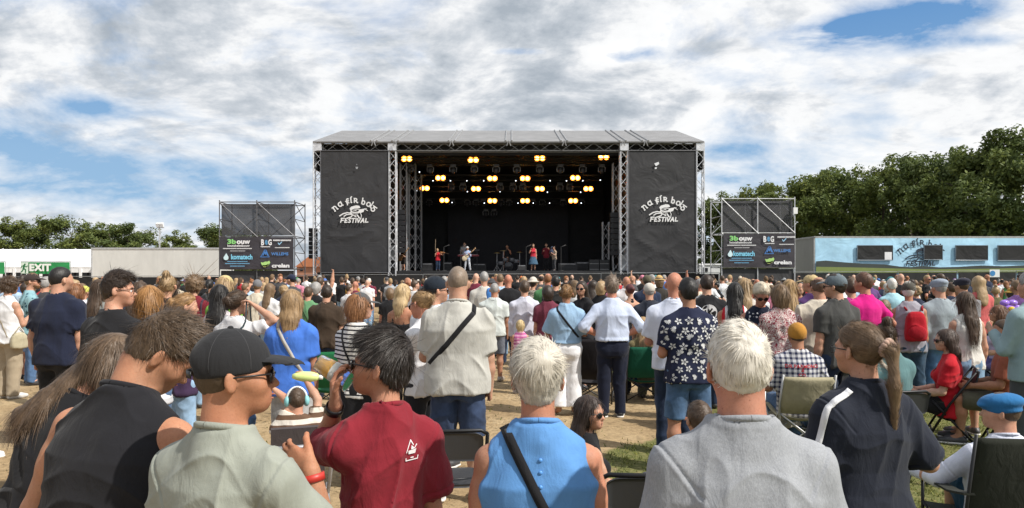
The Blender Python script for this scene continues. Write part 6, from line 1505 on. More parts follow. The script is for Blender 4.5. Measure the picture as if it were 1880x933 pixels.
N('kid', 1624, 549, 10.2, yaw=-40, seat=True, hair=('short', LB), shirt=TEE(BLACK), pants=PANT(DJEAN), arms=('lap', 'lap'), label='seated brown-haired child in black below the pale cyan T-shirt person', cat='child')
N('packwoman', 1668, 513, 9.4, yaw=-14, head=(-16, 0, 0), sex='f', w=1.08, skin='tan', hair=('short', WH), cap=('cap', (.07, .065, .055)), shirt=TANK((.30, .29, .33)), pants=PANT((.03, .06, .10), fit=1.25), arms=('front', 'hang'), label='older woman in a dark cap, grey tank top and flared jeans with red backpack', cat='woman')
N('sweater', 1724, 507, 9.5, yaw=4, w=1.14, hair=('crop', GY), cap=('flat', (.26, .30, .36)), shirt=LONG((.27, .31, .34), ease=1.05), pants=PANT((.10, .20, .36)), arms=('hang2', 'hang'), label='man in a light blue-grey flat cap and grey jumper', cat='man')
N('darkflat', 1766, 506, 10.8, yaw=10, w=1.05, hair=('crop', BR), cap=('flat', (.03, .03, .045)), shirt=TEE((.20, .20, .21)), pants=PANT(DJEAN), label='man in a dark navy flat cap behind the long-haired woman in white', cat='man')
N('longhair', 1771, 533, 8.0, yaw=4, sex='f', w=1.06, skin='fair', hair=('long', (.06, .035, .02)), hairlen=.36, shirt=TANK((.62, .60, .56)), pants=dict(kind='skirt', c=(.20, .32, .46), mat='denim', len=.40, flare=1.05), arms=('front', 'hang2'), label='woman with very long brown hair in a white tank and pale denim skirt', cat='woman')
N('coral', 1795, 505, 12, yaw=0, sex='f', hair=('long', BD), shirt=TEE((.55, .12, .12)), pants=PANT(DJEAN), label='blonde person in a coral top right of the dark navy flat cap', cat='person')
N('tealT', 1625, 590, 6.3, yaw=10, seat=True, head=(-14, 10, 0), sex='f', w=1.15, skin='fair', hair=('topbun', BR), shirt=TEE((.10, .19, .20)), pants=PANT(DJEAN), arms=('lap', 'lap'), strap=(-.12, .5, .12, .05, .03, (.46, .40, .32)), label='seated woman with a topknot in a teal T-shirt and cream strap', cat='woman')
N('redT', 1736, 601, 7.7, yaw=62, seat=True, head=(18, 2, 0), sex='f', w=1.12, skin='pale', hair=('long', (.05, .03, .022)), hairlen=.16, glasses='sun', shirt=TEE((.45, .012, .022), len=.22), pants=SHORT(BLACK, len=.75, mat='cloth'), shoes=(.1, .1, .1), arms=('lap', 'lap'), strap=(.1, .5, -.12, .05, .02, (.25, .14, .08)), label='seated woman in a bright red T-shirt and sunglasses facing left', cat='woman')
N('rust', 1843, 584, 7.4, yaw=58, seat=True, head=(10, 0, 0), w=1.1, skin='tan', hair=('crop', BR), shirt=dict(kind='tee', c=(.28, .085, .05), collar='polo', len=.22), pants=SHORT((.09, .085, .06), mat='cloth', len=.95), arms=('lap', 'lap'), label='seated man in a rust-coloured polo shirt and olive shorts facing left', cat='man')
N('greyedge', 1893, 495, 6.4, yaw=14, w=1.12, hair=('short', GY), shirt=LONG((.24, .33, .35)), pants=PANT((.06, .065, .07), mat='cloth'), arms=('phone', 'hang'), label='person in a grey-green long-sleeved shirt standing at the picture edge', cat='person')
N('lilac', 1832, 558, 10.2, yaw=70, seat=True, sex='f', skin='fair', hair=('long', (.13, .06, .03)), shirt=TEE((.52, .46, .60)), pants=PANT((.10, .09, .25)), arms=('lap', 'lap'), eyes=True, label='seated brown-haired woman in a lilac T-shirt facing left', cat='woman')
N('beanie', 1463, 588, 7.3, yaw=-4, seat=True, w=1.12, skin='tan', hair=('crop', BR), cap=('beanie', (.42, .20, .035)), shirt=dict(kind='tee', c=WHITE, mat=M_PLAID, len=.26), pants=PANT(JEAN), arms=('rest', 'rest'), label='seated man in mustard beanie and black and white checked shirt with red lettering', cat='man')
N('armseat', 1548, 606, 7.8, yaw=8, seat=True, hair=('short', DB), shirt=TEE((.09, .085, .10)), pants=PANT(JEAN), arms=('rest', 'rest'), label='seated person in dark grey mostly hidden behind the ponytail woman', cat='person')
N('olive', 1180, 580, 10.2, yaw=4, seat=True, sex='f', hair=('long', (.34, .22, .11)), hairlen=.34, shirt=TEE((.17, .14, .07)), pants=PANT(DJEAN), arms=('lap', 'lap'), label='girl with long wavy blonde hair seated in the green camping chair', cat='girl')
N('ground', 1083, 729, 5.1, yaw=-72, ground=True, head=(-55, 0, 0), sex='f', skin='fair', hair=('long', (.035, .022, .017)), hairlen=.24, glasses='sun', eyes=False, shirt=TANK(BLACK), pants=SHORT(BLACK, len=.5, mat='cloth'), shoes=(.5, .45, .4), arms=('lap', 'lap'), h=.0075, label='smiling dark-haired woman in sunglasses sitting low on the grass', cat='woman')
N('groundbr', 1284, 739, 4.85, yaw=10, ground=True, sex='f', hair=('short', BR), shirt=TEE((.2, .2, .22)), pants=PANT(JEAN), label='brown-haired person sitting on the ground behind the white-haired man', cat='person')
N('edgeleg', -52, 500, 6.7, yaw=-75, w=1.05, skin='tan', hair=('short', BR), shirt=TEE((.3, .3, .3)), pants=SHORT(KHAKI), shoes=(.72, .72, .74), stance=.10, label='person at the picture edge with a bare leg and white sneaker', cat='person')
N('bluecap', 1838, 711, 4.6, yaw=-4, seat=True, head=(56, 0, 0), w=1.15, skin='fair', hair=('crop', (.10, .065, .045)), cap=('flat', (.025, .14, .33)), shirt=LONG((.60, .62, .72), ease=1.1), pants=SHORT((.02, .06, .10), mat='cloth', len=.9), shoes=(.07, .04, .03), arms=(((.75, .45, -.75), (.25, 1, -.02)), 'rest'), hand={-1: dict(n=(0, 0, -1), v=(-1, .2, 0))}, h=.0075, label='seated man in a bright blue flat cap and white shirt in a folding armchair', cat='man')
N('child', 545, 709, 4.5, yaw=20, seat=True, scale=.60, w=1.15, skin='fair', hair=('short', BR), shirt=dict(kind='tee', c=WHITE, mat=mat_pattern('pattern_brown_stripe', pat_stripes((.60, .55, .48), (.12, .07, .045), .06, .5))), pants=PANT((.2, .2, .25)), arms=((.3, .3, .9), (.6, .35, .6)) and (((-.5, .1, .85), (.6, .4, .5)), ((.1, .35, .9), (-.4, .4, .7))), h=.0085, label='small child with white ear defenders raising a lime green bottle', cat='child')
# prints -----------------------------------------------------------------
q = NP['glassman']
def sym(pl): return [pl, [(-u, v) for u, v in pl]]
art = []
for pl in sym([(.02, .35), (.05, .15), (.28, .28), (.34, -.1), (.25, -.12)])+sym([(.10, .1), (.32, .42), (.5, .40), (.44, -.05)])+sym([(.18, -.55), (.2, -.2)])+sym([(.0, -.5), (.08, -.2), (.0, .0)])+[[(0, .45), (.03, .56)], [(-.4, -.2), (.38, -.22)], arcp(0, -.05, .22, .2, 0, 360, 16), arcp(0, -.05, .13, .12, 0, 360, 12)]: art += quads(pl, .022)
print_on(q, art, (0, .24), .26, (.45, .52, .56), 'line_drawing_print')
q = NP['iktee']; disc = [[(0, 0), (math.cos(a), math.sin(a)), (math.cos(b), math.sin(b))] for a, b in zip(np.linspace(0, 6.2832, 25)[:-1], np.linspace(0, 6.2832, 25)[1:])]
print_on(q, disc, (0, .36), .105, (.72, .72, .72), 'round_logo')
def print_lift(o):
    for v in o.data.vertices: v.co.y -= .003
print_lift(print_on(q, quads([(-.45, -.4), (-.45, .25)], .2)+quads([(-.1, -.5), (-.05, .4)], .22)+quads([(-.05, -.1), (.35, .45)], .2)+quads([(.0, -.05), (.35, -.5), (.7, -.35)], .2), (0, .36), .105, (.012, .012, .012), 'round_logo_letters'))
q = NP['red'] if 'red' in NP else FGP['red']
tri = quads([(-.5, -.1), (0, .6), (.15, .3)], .07)+[[(-.35, .0), (.35, .05), (.25, -.25), (-.3, -.25)], [(-.1, .05), (.0, .3), (.2, .08)]]+quads([(.2, .1), (.5, .25)], .07)+quads([(-.5, -.5), (-.5, -.65), (.45, -.65), (.5, -.45)], .07)+quads([(-.1, -.5), (.1, -.5)], .08)
print_on(q, tri, (.055, .43), .055, (.70, .66, .66), 'chest_emblem')
def text_polys(s):
    cu = bpy.data.curves.new('t', 'FONT'); cu.body = s; cu.offset = .02; cu.resolution_u = 2; cu.align_x = 'CENTER'; cu.align_y = 'CENTER'
    to = bpy.data.objects.new('t', cu); COL.objects.link(to); dg = bpy.context.evaluated_depsgraph_get(); me = bpy.data.meshes.new_from_object(to.evaluated_get(dg)); bpy.data.objects.remove(to)
    out = [[(me.vertices[i].co.x, me.vertices[i].co.y) for i in p.vertices] for p in me.polygons]; bpy.data.meshes.remove(me); return out
print_on(NP['beanie'], text_polys('DR PARMONO'), (0, .42), .050, (.40, .02, .03), 'red_lettering'); print_on(NP['beanie'], text_polys('&\nCO.'), (0, .355), .05, (.40, .02, .03), 'red_lettering')
print_on(NP['matee'], text_polys('MA'), (-.055, .40), .075, (.02, .03, .05), 'dark_lettering'); print_on(NP['matee'], text_polys('Bay'), (-.05, .10), .10, (.02, .03, .05), 'dark_lettering')
print_on(NP['matee'], [[(-.5, 0), (-.2, .4), (.2, .3), (.3, -.1), (-.1, -.4)]], (-.06, .24), .09, (.16, .40, .06), 'green_print'); print_lift(print_on(NP['matee'], [[(-.3, .3), (.0, .6), (.35, .35), (.1, .1)]], (-.04, .26), .07, (.45, .06, .03), 'red_print'))
# blue buttons down the back of the silver-haired woman's top
m = MB(); q = FGP['blue']
for z in (.47, .43, .385):
    p = q['T'](.004, 0, z)*q['sc']; hit, n_, _, _ = q['bvh'].ray_cast(Vector(p)-Vector((0, 1, 0)), Vector((0, 1, 0)))
    if hit is not None: m.ell(tuple(hit-Vector((0, .002, 0))), (.0065, .004, .0065), 10, 6)
m.build('buttons', 'plastic', (.10, .30, .68), q['shirt'], True)
q = FGP['pony']; m = MB(); c = Vector((q['tie']*q['sc']))
for i in range(14):
    a = i*.449; m.ell((c[0]+.030*math.cos(a), c[1]+.01*math.sin(a*2), c[2]+.030*math.sin(a)), (.013, .013, .013), 8, 6)
m.build('scrunchie', 'cloth', (.42, .28, .22), q['root'], True)
# white sleeve band of the ponytail woman
S_, u_ = q['S'][-1], unit(q['E'][-1]-q['S'][-1]); pth = []; nn = []; T_ = q['T']
o_ = T_(-.62, -.55, .40)-T_(0, 0, 0); o_ = unit(o_)
for t in np.linspace(0, 1, 22):
    p = T_(-.075, -.03, .53)*(1-t/.45)+S_*(t/.45) if t < .45 else S_+u_*.25*((t-.45)/.55)
    p = p*q['sc']; hit, n_, _, _ = q['bvh'].ray_cast(Vector(p+o_*.6), Vector(-o_))
    if hit is not None: pth.append(A3(*hit)+A3(*n_)*.003); nn.append(A3(*n_))
if len(pth) > 4: ribbon(pth, [unit(np.cross(A3(*b)-A3(*a), n)) for a, b, n in zip(pth, pth[1:]+[pth[-1]*2-pth[-2]], nn)], .026, .004, 'sleeve_stripe', 'cloth', (.70, .70, .72), q['shirt'], nn)
# blue cloth on a shoulder
q = NP['halfblue']

rl = random.Random(5); art = []
for row in range(9):
    for colm in range(8):
        u = -.31+colm*.088+(row % 2)*.044+rl.uniform(-.012, .012); v = -.085+row*.071+rl.uniform(-.012, .012); ph = rl.uniform(0, 6.28); kind = rl.random(); sz = rl.uniform(.032, .042)
        pet = 5 if kind < .5 else 7
        for i in range(pet):
            a = ph+(6.283*i/pet if kind < .5 else (i-3)*.42); c, s_ = math.cos(a), math.sin(a); L = sz*(1 if kind < .5 else 1.25-.12*abs(i-3)); wd = .26*sz*(1 if kind < .5 else .7); r0 = .10*sz
            ox_, oy_ = (0, 0) if kind < .5 else (-math.cos(ph)*sz*.5, -math.sin(ph)*sz*.5)
            art.append([(u+ox_+c*r0, v+oy_+s_*r0), (u+ox_+c*L*.6-s_*wd, v+oy_+s_*L*.6+c*wd), (u+ox_+c*L, v+oy_+s_*L), (u+ox_+c*L*.6+s_*wd, v+oy_+s_*L*.6-c*wd)])
print_on(NP['floral'], [[(x, y-.02) for x, y in p_] for p_ in art], (0, 0), 1.0, (.58, .58, .58), 'leaf_pattern')
# ------------------------------------------------------------------ the rest of the crowd
PR = []
def proto(nm, **k):
    o = person(940, 505+ (1.80-1.70)*1300/20.0, 20.0, h=.019, nstr=0, amp=.012, sole=False, label='person', **k); PR.append((nm, o['root'], k)); return o
pr_specs = [('m', dict(sex='m', hair=('short', BR), shirt=TEE(WHITE), pants=PANT(DJEAN))), ('m', dict(sex='m', w=1.15, hair=('crop', BR), shirt=TEE(WHITE), pants=PANT(DJEAN), arms=('front', 'front'), yaw=0)),
    ('m', dict(sex='m', w=1.2, belly=.03, hair=('fringe', BR), shirt=TEE(WHITE), pants=PANT(DJEAN))), ('m', dict(sex='m', hair=None, w=1.1, shirt=TEE(WHITE), pants=PANT(DJEAN))),
    ('mc', dict(sex='m', hair=('crop', BR), cap=('cap', WHITE), shirt=TEE(WHITE), pants=PANT(DJEAN))), ('mq', dict(sex='m', hair=('thick', BR), shirt=LONG(WHITE), pants=PANT(DJEAN), head=(35, 0, 0), arms=('phone', 'phone'))),
    ('f', dict(sex='f', hair=('long', BR), shirt=TEE(WHITE), pants=PANT(DJEAN))), ('f', dict(sex='f', hair=('long', BR), hairlen=.12, shirt=TANK(WHITE), pants=PANT(DJEAN), head=(-30, 0, 0))),
    ('f', dict(sex='f', hair=('bob', BR), w=1.1, shirt=TEE(WHITE), pants=PANT(DJEAN))), ('f', dict(sex='f', hair=('bun', BR), shirt=TANK(WHITE), pants=PANT(DJEAN), arms=('clap', 'clap'))),
    ('f', dict(sex='f', hair=('pony', BR), shirt=TEE(WHITE), pants=PANT(DJEAN), head=(25, 0, 0))), ('fh', dict(sex='f', hair=('bob', BR), cap=('hat', WHITE), shirt=TEE(WHITE), pants=PANT(DJEAN))),
    ('f', dict(sex='f', hair=('curly', BR), w=1.12, shirt=LONG(WHITE), pants=PANT(DJEAN))), ('m', dict(sex='m', hair=('short', BR), shirt=TEE(WHITE), pants=PANT(DJEAN), arms=('up', 'hang'))), ('m', dict(sex='m', hair=('crop', BR), shirt=TEE(WHITE), pants=SHORT(DJEAN), arms=('hip', 'hip'), head=(-50, 0, 0), glasses='sun')), ('f', dict(sex='f', hair=('long', BR), hairlen=.18, shirt=TEE(WHITE), pants=PANT(DJEAN), arms=('drink', 'hang'), head=(55, 0, 0), glasses='sun')),
    ('f', dict(sex='f', hair=('topbun', BR), shirt=TEE(WHITE), pants=PANT(DJEAN), head=(-40, 0, 0)))]
for nm, k in pr_specs: proto(nm, **k)
seat_specs = [dict(sex='m', hair=('short', BR), shirt=TEE(WHITE), pants=PANT(DJEAN), arms=('lap', 'lap')), dict(sex='f', hair=('long', BR), shirt=TEE(WHITE), pants=PANT(DJEAN), arms=('lap', 'lap')), dict(sex='f', w=1.1, hair=('bob', BR), shirt=TEE(WHITE), pants=PANT(DJEAN), arms=('lap', 'lap'))]
SEATP = []
for k in seat_specs:
    o = person(940, 505+(1.80-1.27)*1300/20.0, 20.0, h=.019, nstr=0, amp=.012, sole=False, seat=True, label='person', **k); SEATP.append(('s'+k['sex'], o['root'], k))
HAIRC = [('black', BK), ('dark brown', DB), ('brown', BR), ('light brown', LB), ('blonde', BD), ('ginger', RD), ('grey', GY), ('white', WH)]
HW_ = [2, 5, 6, 4, 4.5, .8, 2.2, 1.3]
TOPC = [('black', BLACK), ('navy', NAVY), ('white', (.66, .66, .67)), ('light grey', (.33, .34, .35)), ('charcoal', (.06, .06, .065)), ('red', (.38, .02, .03)), ('pink', (.55, .20, .28)), ('bright blue', (.06, .16, .45)), ('pale blue', (.36, .48, .62)), ('green', (.07, .20, .08)), ('olive', (.11, .10, .05)), ('beige', (.50, .43, .33)), ('burgundy', (.14, .02, .04)), ('mustard', (.45, .27, .05)), ('orange', (.50, .15, .04)), ('teal', (.04, .20, .22)), ('cream', (.62, .57, .46)), ('purple', (.11, .05, .17))]
TW_ = [6, 4, 5, 3, 3, 1.4, 1.2, 1.5, 2, 1, 1.2, 2, 1, .5, .5, .8, 1.6, .6]
rc = random.Random(12)
taken = []
for o in list(NP.values())+list(FGP.values()):
    p = o['root'].location; taken.append((p[0], p[1]))
def free(x, y, r=.5): return all((x-a)**2+((y-b)*.8)**2 > r*r for a, b in taken)
REG = [(60, 'below the EXIT banner'), (170, 'below the white tent'), (400, 'below the grey trailer'), (545, 'below the dark-pole scaffold'), (590, 'beside the orange-roofed house'), (716, 'below the stage banner nearer the trailer'), (830, 'below the violinist'), (930, 'below the lead guitarist in pale blue'), (1030, 'below the drummer and singer'), (1140, 'below the dark end of the stage'), (1278, 'below the stage banner nearer the container'), (1325, 'beside the bright scaffold'), (1462, 'below the bright scaffold'), (1570, 'below the near end of the blue container'), (1640, 'below the first container window'), (1740, 'below the container logo'), (1815, 'below the third container window'), (9999, 'below the last container window')]
def region(px):
    for a, b in REG:
        if px < a: return b
CR = []
def recolour(c, hc, tc, bc, sk, ac):
    c.color = (*sk, 1)
    for ch in c.children:
        n = ch.name.split('.')[0]
        if n in ('hair', 'eyebrows'): ch.color = (*hc, 1)
        elif n == 'shirt': ch.color = (*tc, 1)
        elif n in ('trousers', 'shorts'): ch.color = (*bc, 1)
        elif n in ('cap', 'sun_hat'):
            ch.color = (*ac, 1)
            for b_ in ch.children: b_.color = (*ac, 1)
SK = list(SKIN.values())[:4]
spots = []
tries = 0
while len(spots) < 205 and tries < 60000:
    tries += 1
    d = 12.4+23*rc.random()**1.25; px = rc.uniform(-20, 1900)
    if px < 420 and rc.random() < .55: continue
    if 868 < px < 1012 and d < 13.2: continue
    x = XL(px, d)
    if not free(x, d, .52+.012*d): continue
    taken.append((x, d)); spots.append((px, d, rc.random() < (.30 if d < 17 else .05)))
spots.sort(key=lambda s: s[1])
used = set()
for px, d, sit in spots:
    nm, root, k = rc.choice(SEATP if sit else PR)
    if 'up' in k.get('arms', ()) and rc.random() < .6: nm, root, k = rc.choice(PR)
    first = root.name not in used; used.add(root.name)
    c = root if first else copy_tree(root)
    hn, hc = rc.choices(HAIRC, HW_)[0]; tn, tcol = rc.choices(TOPC, TW_)[0]; bc = rc.choice([DJEAN, JEAN, BLACK, KHAKI, LJEAN, GREYS]); an, ac = rc.choice(TOPC)
    recolour(c, hc, tcol, bc, rc.choice(SK), ac)
    Zt = (rc.uniform(1.16, 1.32) if sit else (rc.uniform(1.62, 1.86) if k['sex'] == 'm' else rc.uniform(1.54, 1.74)))
    s = Zt/(1.27 if sit else 1.70); c.scale = (s*rc.uniform(.95, 1.06), s, s)
    c.location = (XL(px, d), d, 0); yaw = rc.gauss(0, 14)+ (940-px)*-.006*3 if rc.random() < .84 else rc.choice([70, -70, 110, -110, 160, 180])
    c.rotation_euler[2] = math.radians(yaw)
    kind = {'m': 'man', 'f': 'woman'}[k['sex']]; hat = k.get('cap')
    ht = k['hair'][0] if k['hair'] else 'bald'
    hd = ('bald' if ht == 'bald' else {'long': 'long-haired %s', 'bob': '%s-bobbed', 'bun': 'bun-wearing %s', 'pony': 'ponytailed %s', 'curly': 'curly %s', 'topbun': 'topknotted %s', 'fringe': 'balding %s'}.get(ht, 'short-haired %s'))
    hd = hd if '%' not in hd else hd % hn
    if hat: hd = '%s-%s' % (an, {'cap': 'capped', 'hat': 'hatted'}[hat[0]])
    look = '%s %s in %s%s' % (hd, kind, tn, ', seated,' if sit else ('' if abs(yaw) < 60 else ', turned away from the stage,'))
    CR.append((c, px, d, look, region(px), kind))
from collections import defaultdict
gl_ = defaultdict(list)
for t in CR: gl_[(t[3], t[4])].append(t)
WORDS = ['nearest', 'second nearest', 'third nearest', 'fourth nearest', 'fifth nearest', 'sixth nearest']
for (look, reg), ts in gl_.items():
    ts.sort(key=lambda t: t[2])
    for i, (c, px, d, _, _, kind) in enumerate(ts):
        lab = '%s %s' % (look, reg)
        if len(ts) > 1: lab = '%s of like ones: %s' % (WORDS[min(i, 5)], lab)
        tag(c, ' '.join(lab.split()[:16]), kind, 'standing and seated crowd in front of the stage')
# the farthest rows, packed too tightly to single out
cm, nt, b = new_mat('far_crowd'); a = node(nt, 'ShaderNodeAttribute', attribute_name='col'); nt.links.new(a.outputs['Color'], b.inputs['Base Color']); b.inputs['Roughness'].default_value = .85
VV, FF, CC = [], [], []; nv = 0
def mesh_arrays(o):
    me = o.data; v = np.empty(len(me.vertices)*3, dtype=f32); me.vertices.foreach_get('co', v); l = np.empty(len(me.loops), dtype=np.int32); me.loops.foreach_get('vertex_index', l); return v.reshape(-1, 3), l.reshape(-1, 4)
cache = {}
n_far = 0; tries = 0
while n_far < 190 and tries < 20000:
    tries += 1; d = rc.uniform(26, 38.2); px = rc.uniform(-30, 1910)
    if px < 400 and rc.random() < .6: continue
    x = XL(px, d)
    if not free(x, d, .5): continue
    taken.append((x, d)); n_far += 1
    nm, root, k = rc.choice([t_ for t_ in PR if 'up' not in t_[2].get('arms', ()) or rc.random() < .3])
    Zt = rc.uniform(1.6, 1.84) if k['sex'] == 'm' else rc.uniform(1.52, 1.72); s = Zt/1.70; y = math.radians(rc.gauss(0, 20)); c_, s_ = math.cos(y), math.sin(y)
    hc = rc.choices(HAIRC, HW_)[0][1]; tcol = rc.choices(TOPC, TW_)[0][1]; bc = rc.choice([DJEAN, JEAN, BLACK, KHAKI]); sk = rc.choice(SK); ac = rc.choice(TOPC)[1]
    for o in [root]+list(root.children)+[g_ for ch in root.children for g_ in ch.children]:
        if o.name not in cache: cache[o.name] = mesh_arrays(o)
        v, f = cache[o.name]; n = o.name.split('.')[0]
        col = {'person': sk, 'hair': hc, 'shirt': tcol, 'trousers': bc, 'cap': ac, 'brim': ac, 'sun_hat': ac}.get(n, (.03, .03, .03))
        w = v*s; VV.append(np.stack([w[:, 0]*c_-w[:, 1]*s_+x, w[:, 0]*s_+w[:, 1]*c_+d, w[:, 2]], 1)); FF.append(f+nv); nv += len(v); CC.append(np.tile(np.array([*col, 1], dtype=f32), (len(v), 1)))
o = mesh_obj('crowd', np.concatenate(VV), np.concatenate(FF), cm)
at_ = o.data.attributes.new('col', 'FLOAT_COLOR', 'POINT'); at_.data.foreach_set('color', np.concatenate(CC).ravel())
tag(o, 'tightly packed farthest rows of people before the fence', 'crowd', None, 'stuff')
for nm, root, k in PR+SEATP:
    if root.name not in used:
        for ch in list(root.children):
            for g_ in list(ch.children): bpy.data.objects.remove(g_)
            bpy.data.objects.remove(ch)
        bpy.data.objects.remove(root)
# ------------------------------------------------------------------ chairs and carried things
def folding_chair(label, px, d, yaw, seatc=(.035, .036, .04), framec=(.02, .02, .022), grp='folding chairs on the grass'):
    x = XL(px, d); r = tag(empty('folding_chair', (x, d, 0), math.radians(yaw)), label, 'chair', grp)
    m = MB(); n = 9
    for i in range(n):           # dished seat shell
        pass
    u = np.linspace(-1, 1, 9); v = np.linspace(-1, 1, 9); U, V_ = np.meshgrid(u, v, indexing='ij'); rr = np.clip(1-.10*(np.abs(U)**6+np.abs(V_)**6), 0, 1)
    sx, sy = U*.205*rr, .02+V_*.19*rr; sz = .445-.012*(1-U**2)*(1-V_**2)+.01*V_
    def shell(Xa, Ya, Za, th, ax):
        A = np.stack([Xa, Ya, Za], -1).reshape(-1, 3); B = A+np.array(ax)*th; I = np.arange(81).reshape(9, 9); f = []
        for i in range(8):
            for j in range(8): f += [(I[i, j], I[i+1, j], I[i+1, j+1], I[i, j+1]), (I[i, j]+81, I[i, j+1]+81, I[i+1, j+1]+81, I[i+1, j]+81)]
        for a in (I[0], I[-1][::-1], I[::-1, 0], I[:, -1]): f += [(int(a[i+1]), int(a[i]), int(a[i])+81, int(a[i+1])+81) for i in range(8)]
        return MB().add(np.concatenate([A, B]), [tuple(map(int, t)) for t in f])
    shell(sx, sy, sz, -.022, (0, 0, 1)).build('seat', 'plastic', seatc, r, True)
    rb = np.clip(1-.10*(np.abs(U)**6+np.abs(V_)**6), 0, 1)
    shell(U*.215*rb, -.235-.02*V_-.02*(1-U**2)*-1, .70+V_*.105*rb, -.02, (0, 1, .1)).build('backrest', 'plastic', seatc, r, True)
    m = MB(); t = .0125
    for sg in (-1, 1):
        m.tube([(sg*.225, .22, .012), (sg*.225, .0, .43), (sg*.222, -.235, .78)], t, 8)          # front leg and back post
        m.tube([(sg*.20, -.24, .012), (sg*.20, .16, .45)], t, 8)
    m.tube([(-.222, -.235, .78), (-.18, -.243, .805), (.18, -.243, .805), (.222, -.235, .78)], t, 8); m.build('frame', 'metal', framec, r, True)
    m = MB(); m.tube([(-.225, .16, .12), (.225, .16, .12)], .009, 6); m.tube([(-.20, -.17, .09), (.20, -.17, .09)], .009, 6); m.tube([(-.225, .0, .43), (.225, .0, .43)], .009, 6); m.build('stretcher', 'metal', framec, r, True)
    m = MB()
    for sg in (-1, 1): m.tube([(sg*.225, .222, .0), (sg*.225, .212, .03)], .017, 8); m.tube([(sg*.20, -.242, .0), (sg*.20, -.232, .03)], .017, 8)
    m.build('foot_caps', 'plastic', (.015, .015, .015), r, True)
    return r
def camp_chair(label, px, d, yaw, fab, z=.40, back=.86, w=.29, name='camping_chair', arms=True):
    x = XL(px, d); r = tag(empty(name, (x, d, 0), math.radians(yaw)), label, 'chair')
    def cloth(rows, nm, th=.012):
        n = 11; vs = []; fs = []
        for (y, z_, sag, hw) in rows:
            for i in range(n): u = -1+2*i/(n-1); vs.append((u*hw, y-(sag if nm == 'back_cloth' else 0)*(1-u*u), z_-(sag if nm != 'back_cloth' else 0)*(1-u*u)))
        N = len(vs); R = len(rows)
        off = (0, th, 0) if nm == 'back_cloth' else (0, 0, -th)
        vs += [(a+off[0], b+off[1], c+off[2]) for a, b, c in vs]
        for j in range(R-1):
            for i in range(n-1): a = j*n+i; fs += [(a, a+1, a+n+1, a+n), (a+N, a+n+N, a+n+1+N, a+1+N)]
        for j in range(R-1): fs += [(j*n, (j+1)*n, (j+1)*n+N, j*n+N), (j*n+n-1, j*n+n-1+N, (j+1)*n+n-1+N, (j+1)*n+n-1)]
        for i in range(n-1): fs += [(i, i+N, i+1+N, i+1), ((R-1)*n+i, (R-1)*n+i+1, (R-1)*n+i+1+N, (R-1)*n+i+N)]
        return mesh_obj(nm, vs, fs, 'cloth', fab, r, True)
    cloth([(.26, z+.03, .03, w), (.1, z-.01, .05, w), (-.1, z-.03, .06, w), (-.22, z, .05, w)], 'seat_cloth')
    cloth([(-.22, z+.0, .05, w), (-.27, z+.16, .05, w), (-.31, (z+back)/2+.1, .045, w), (-.345, back-.04, .03, w), (-.35, back, .02, w)], 'back_cloth')
    m = MB()
    for sg in (-1, 1):
        m.tube([(sg*w, -.20, .02), (sg*(w+.005), -.25, z+.1), (sg*w, -.355, back+.02)], .011, 7); m.tube([(sg*w, .28, .02), (sg*w, .28, z+.22)], .011, 7)
        m.tube([(sg*w, -.20, .03), (sg*w, .28, z+.02)], .009, 6); m.tube([(sg*w, .28, .03), (sg*w, -.22, z+.02)], .009, 6)
    m.tube([(-w, .28, .03), (w, .28, z+.02)], .009, 6); m.tube([(w, .275, .03), (-w, .275, z+.02)], .009, 6); m.tube([(-w, -.2, .03), (w, -.22, z)], .009, 6); m.tube([(w, -.205, .03), (-w, -.225, z)], .009, 6)
    m.build('frame', 'metal', (.03, .03, .032) if fab[1] < .3 else (.5, .5, .5), r, True)
    if arms:
        for sg in (-1, 1):
            m = MB(); vs = []
            for y, zz in ((-.29, z+.25), (-.1, z+.215), (.1, z+.215), (.30, z+.235)): vs += [(sg*w-.04, y, zz), (sg*w+.04, y, zz), (sg*w+.04, y, zz-.014), (sg*w-.04, y, zz-.014)]
            fs = [(0, 3, 2, 1), (12, 13, 14, 15)]
            for j in range(3):
                for i in range(4): a = j*4; fs.append((a+i, a+(i+1) % 4, a+4+(i+1) % 4, a+4+i))
            m.add(vs, fs); m.build('armrest', 'cloth', tuple(c*.8 for c in fab), r, False)
    return r
folding_chair('empty black folding chair behind the man in dark red T-shirt', 828, 4.75, 8)
folding_chair('empty black folding chair partly hidden by the man in grey T-shirt', 1178, 3.75, -6)
def under(key, fn, *a, **k):
    q = NP[key]; p = q['root'].location; px = CX+p[0]*F/p[1]; yaw = math.degrees(q['root'].rotation_euler[2]); return fn(a[0], px, p[1], yaw, *a[1:], **k)
under('redT', folding_chair, 'black folding chair under the woman in bright red T-shirt'); under('rust', folding_chair, 'black folding chair under the man in rust polo shirt')
under('tealT', folding_chair, 'folding chair under the woman with topknot in teal T-shirt'); under('lilac', folding_chair, 'folding chair under the woman in lilac T-shirt'); under('seatgrey', folding_chair, 'folding chair under the grey-haired person in blue leaf-pattern shirt')
under('kid', folding_chair, 'folding chair under the child in black'); under('armseat', folding_chair, 'folding chair behind the ponytail woman')
zc = NP['bluecap']['zp']*.98
under('bluecap', camp_chair, 'large dark olive folding armchair under the man in blue flat cap', (.022, .024, .018), z=max(.22, zc-.10), back=max(.22, zc-.10)+.60, w=.37)
under('olive', camp_chair, 'dark green camping chair holding the girl with long blonde hair', (.007, .085, .05), z=.36, back=.80)
under('beanie', camp_chair, 'pale beige folding chair with bright tubes under the mustard beanie man', (.40, .36, .24), z=.42, back=.80, w=.25, arms=False)
camp_chair('empty black camping chair behind the white-trousered woman', 1088, 10.0, -14, (.015, .013, .015), z=.36, back=.92)
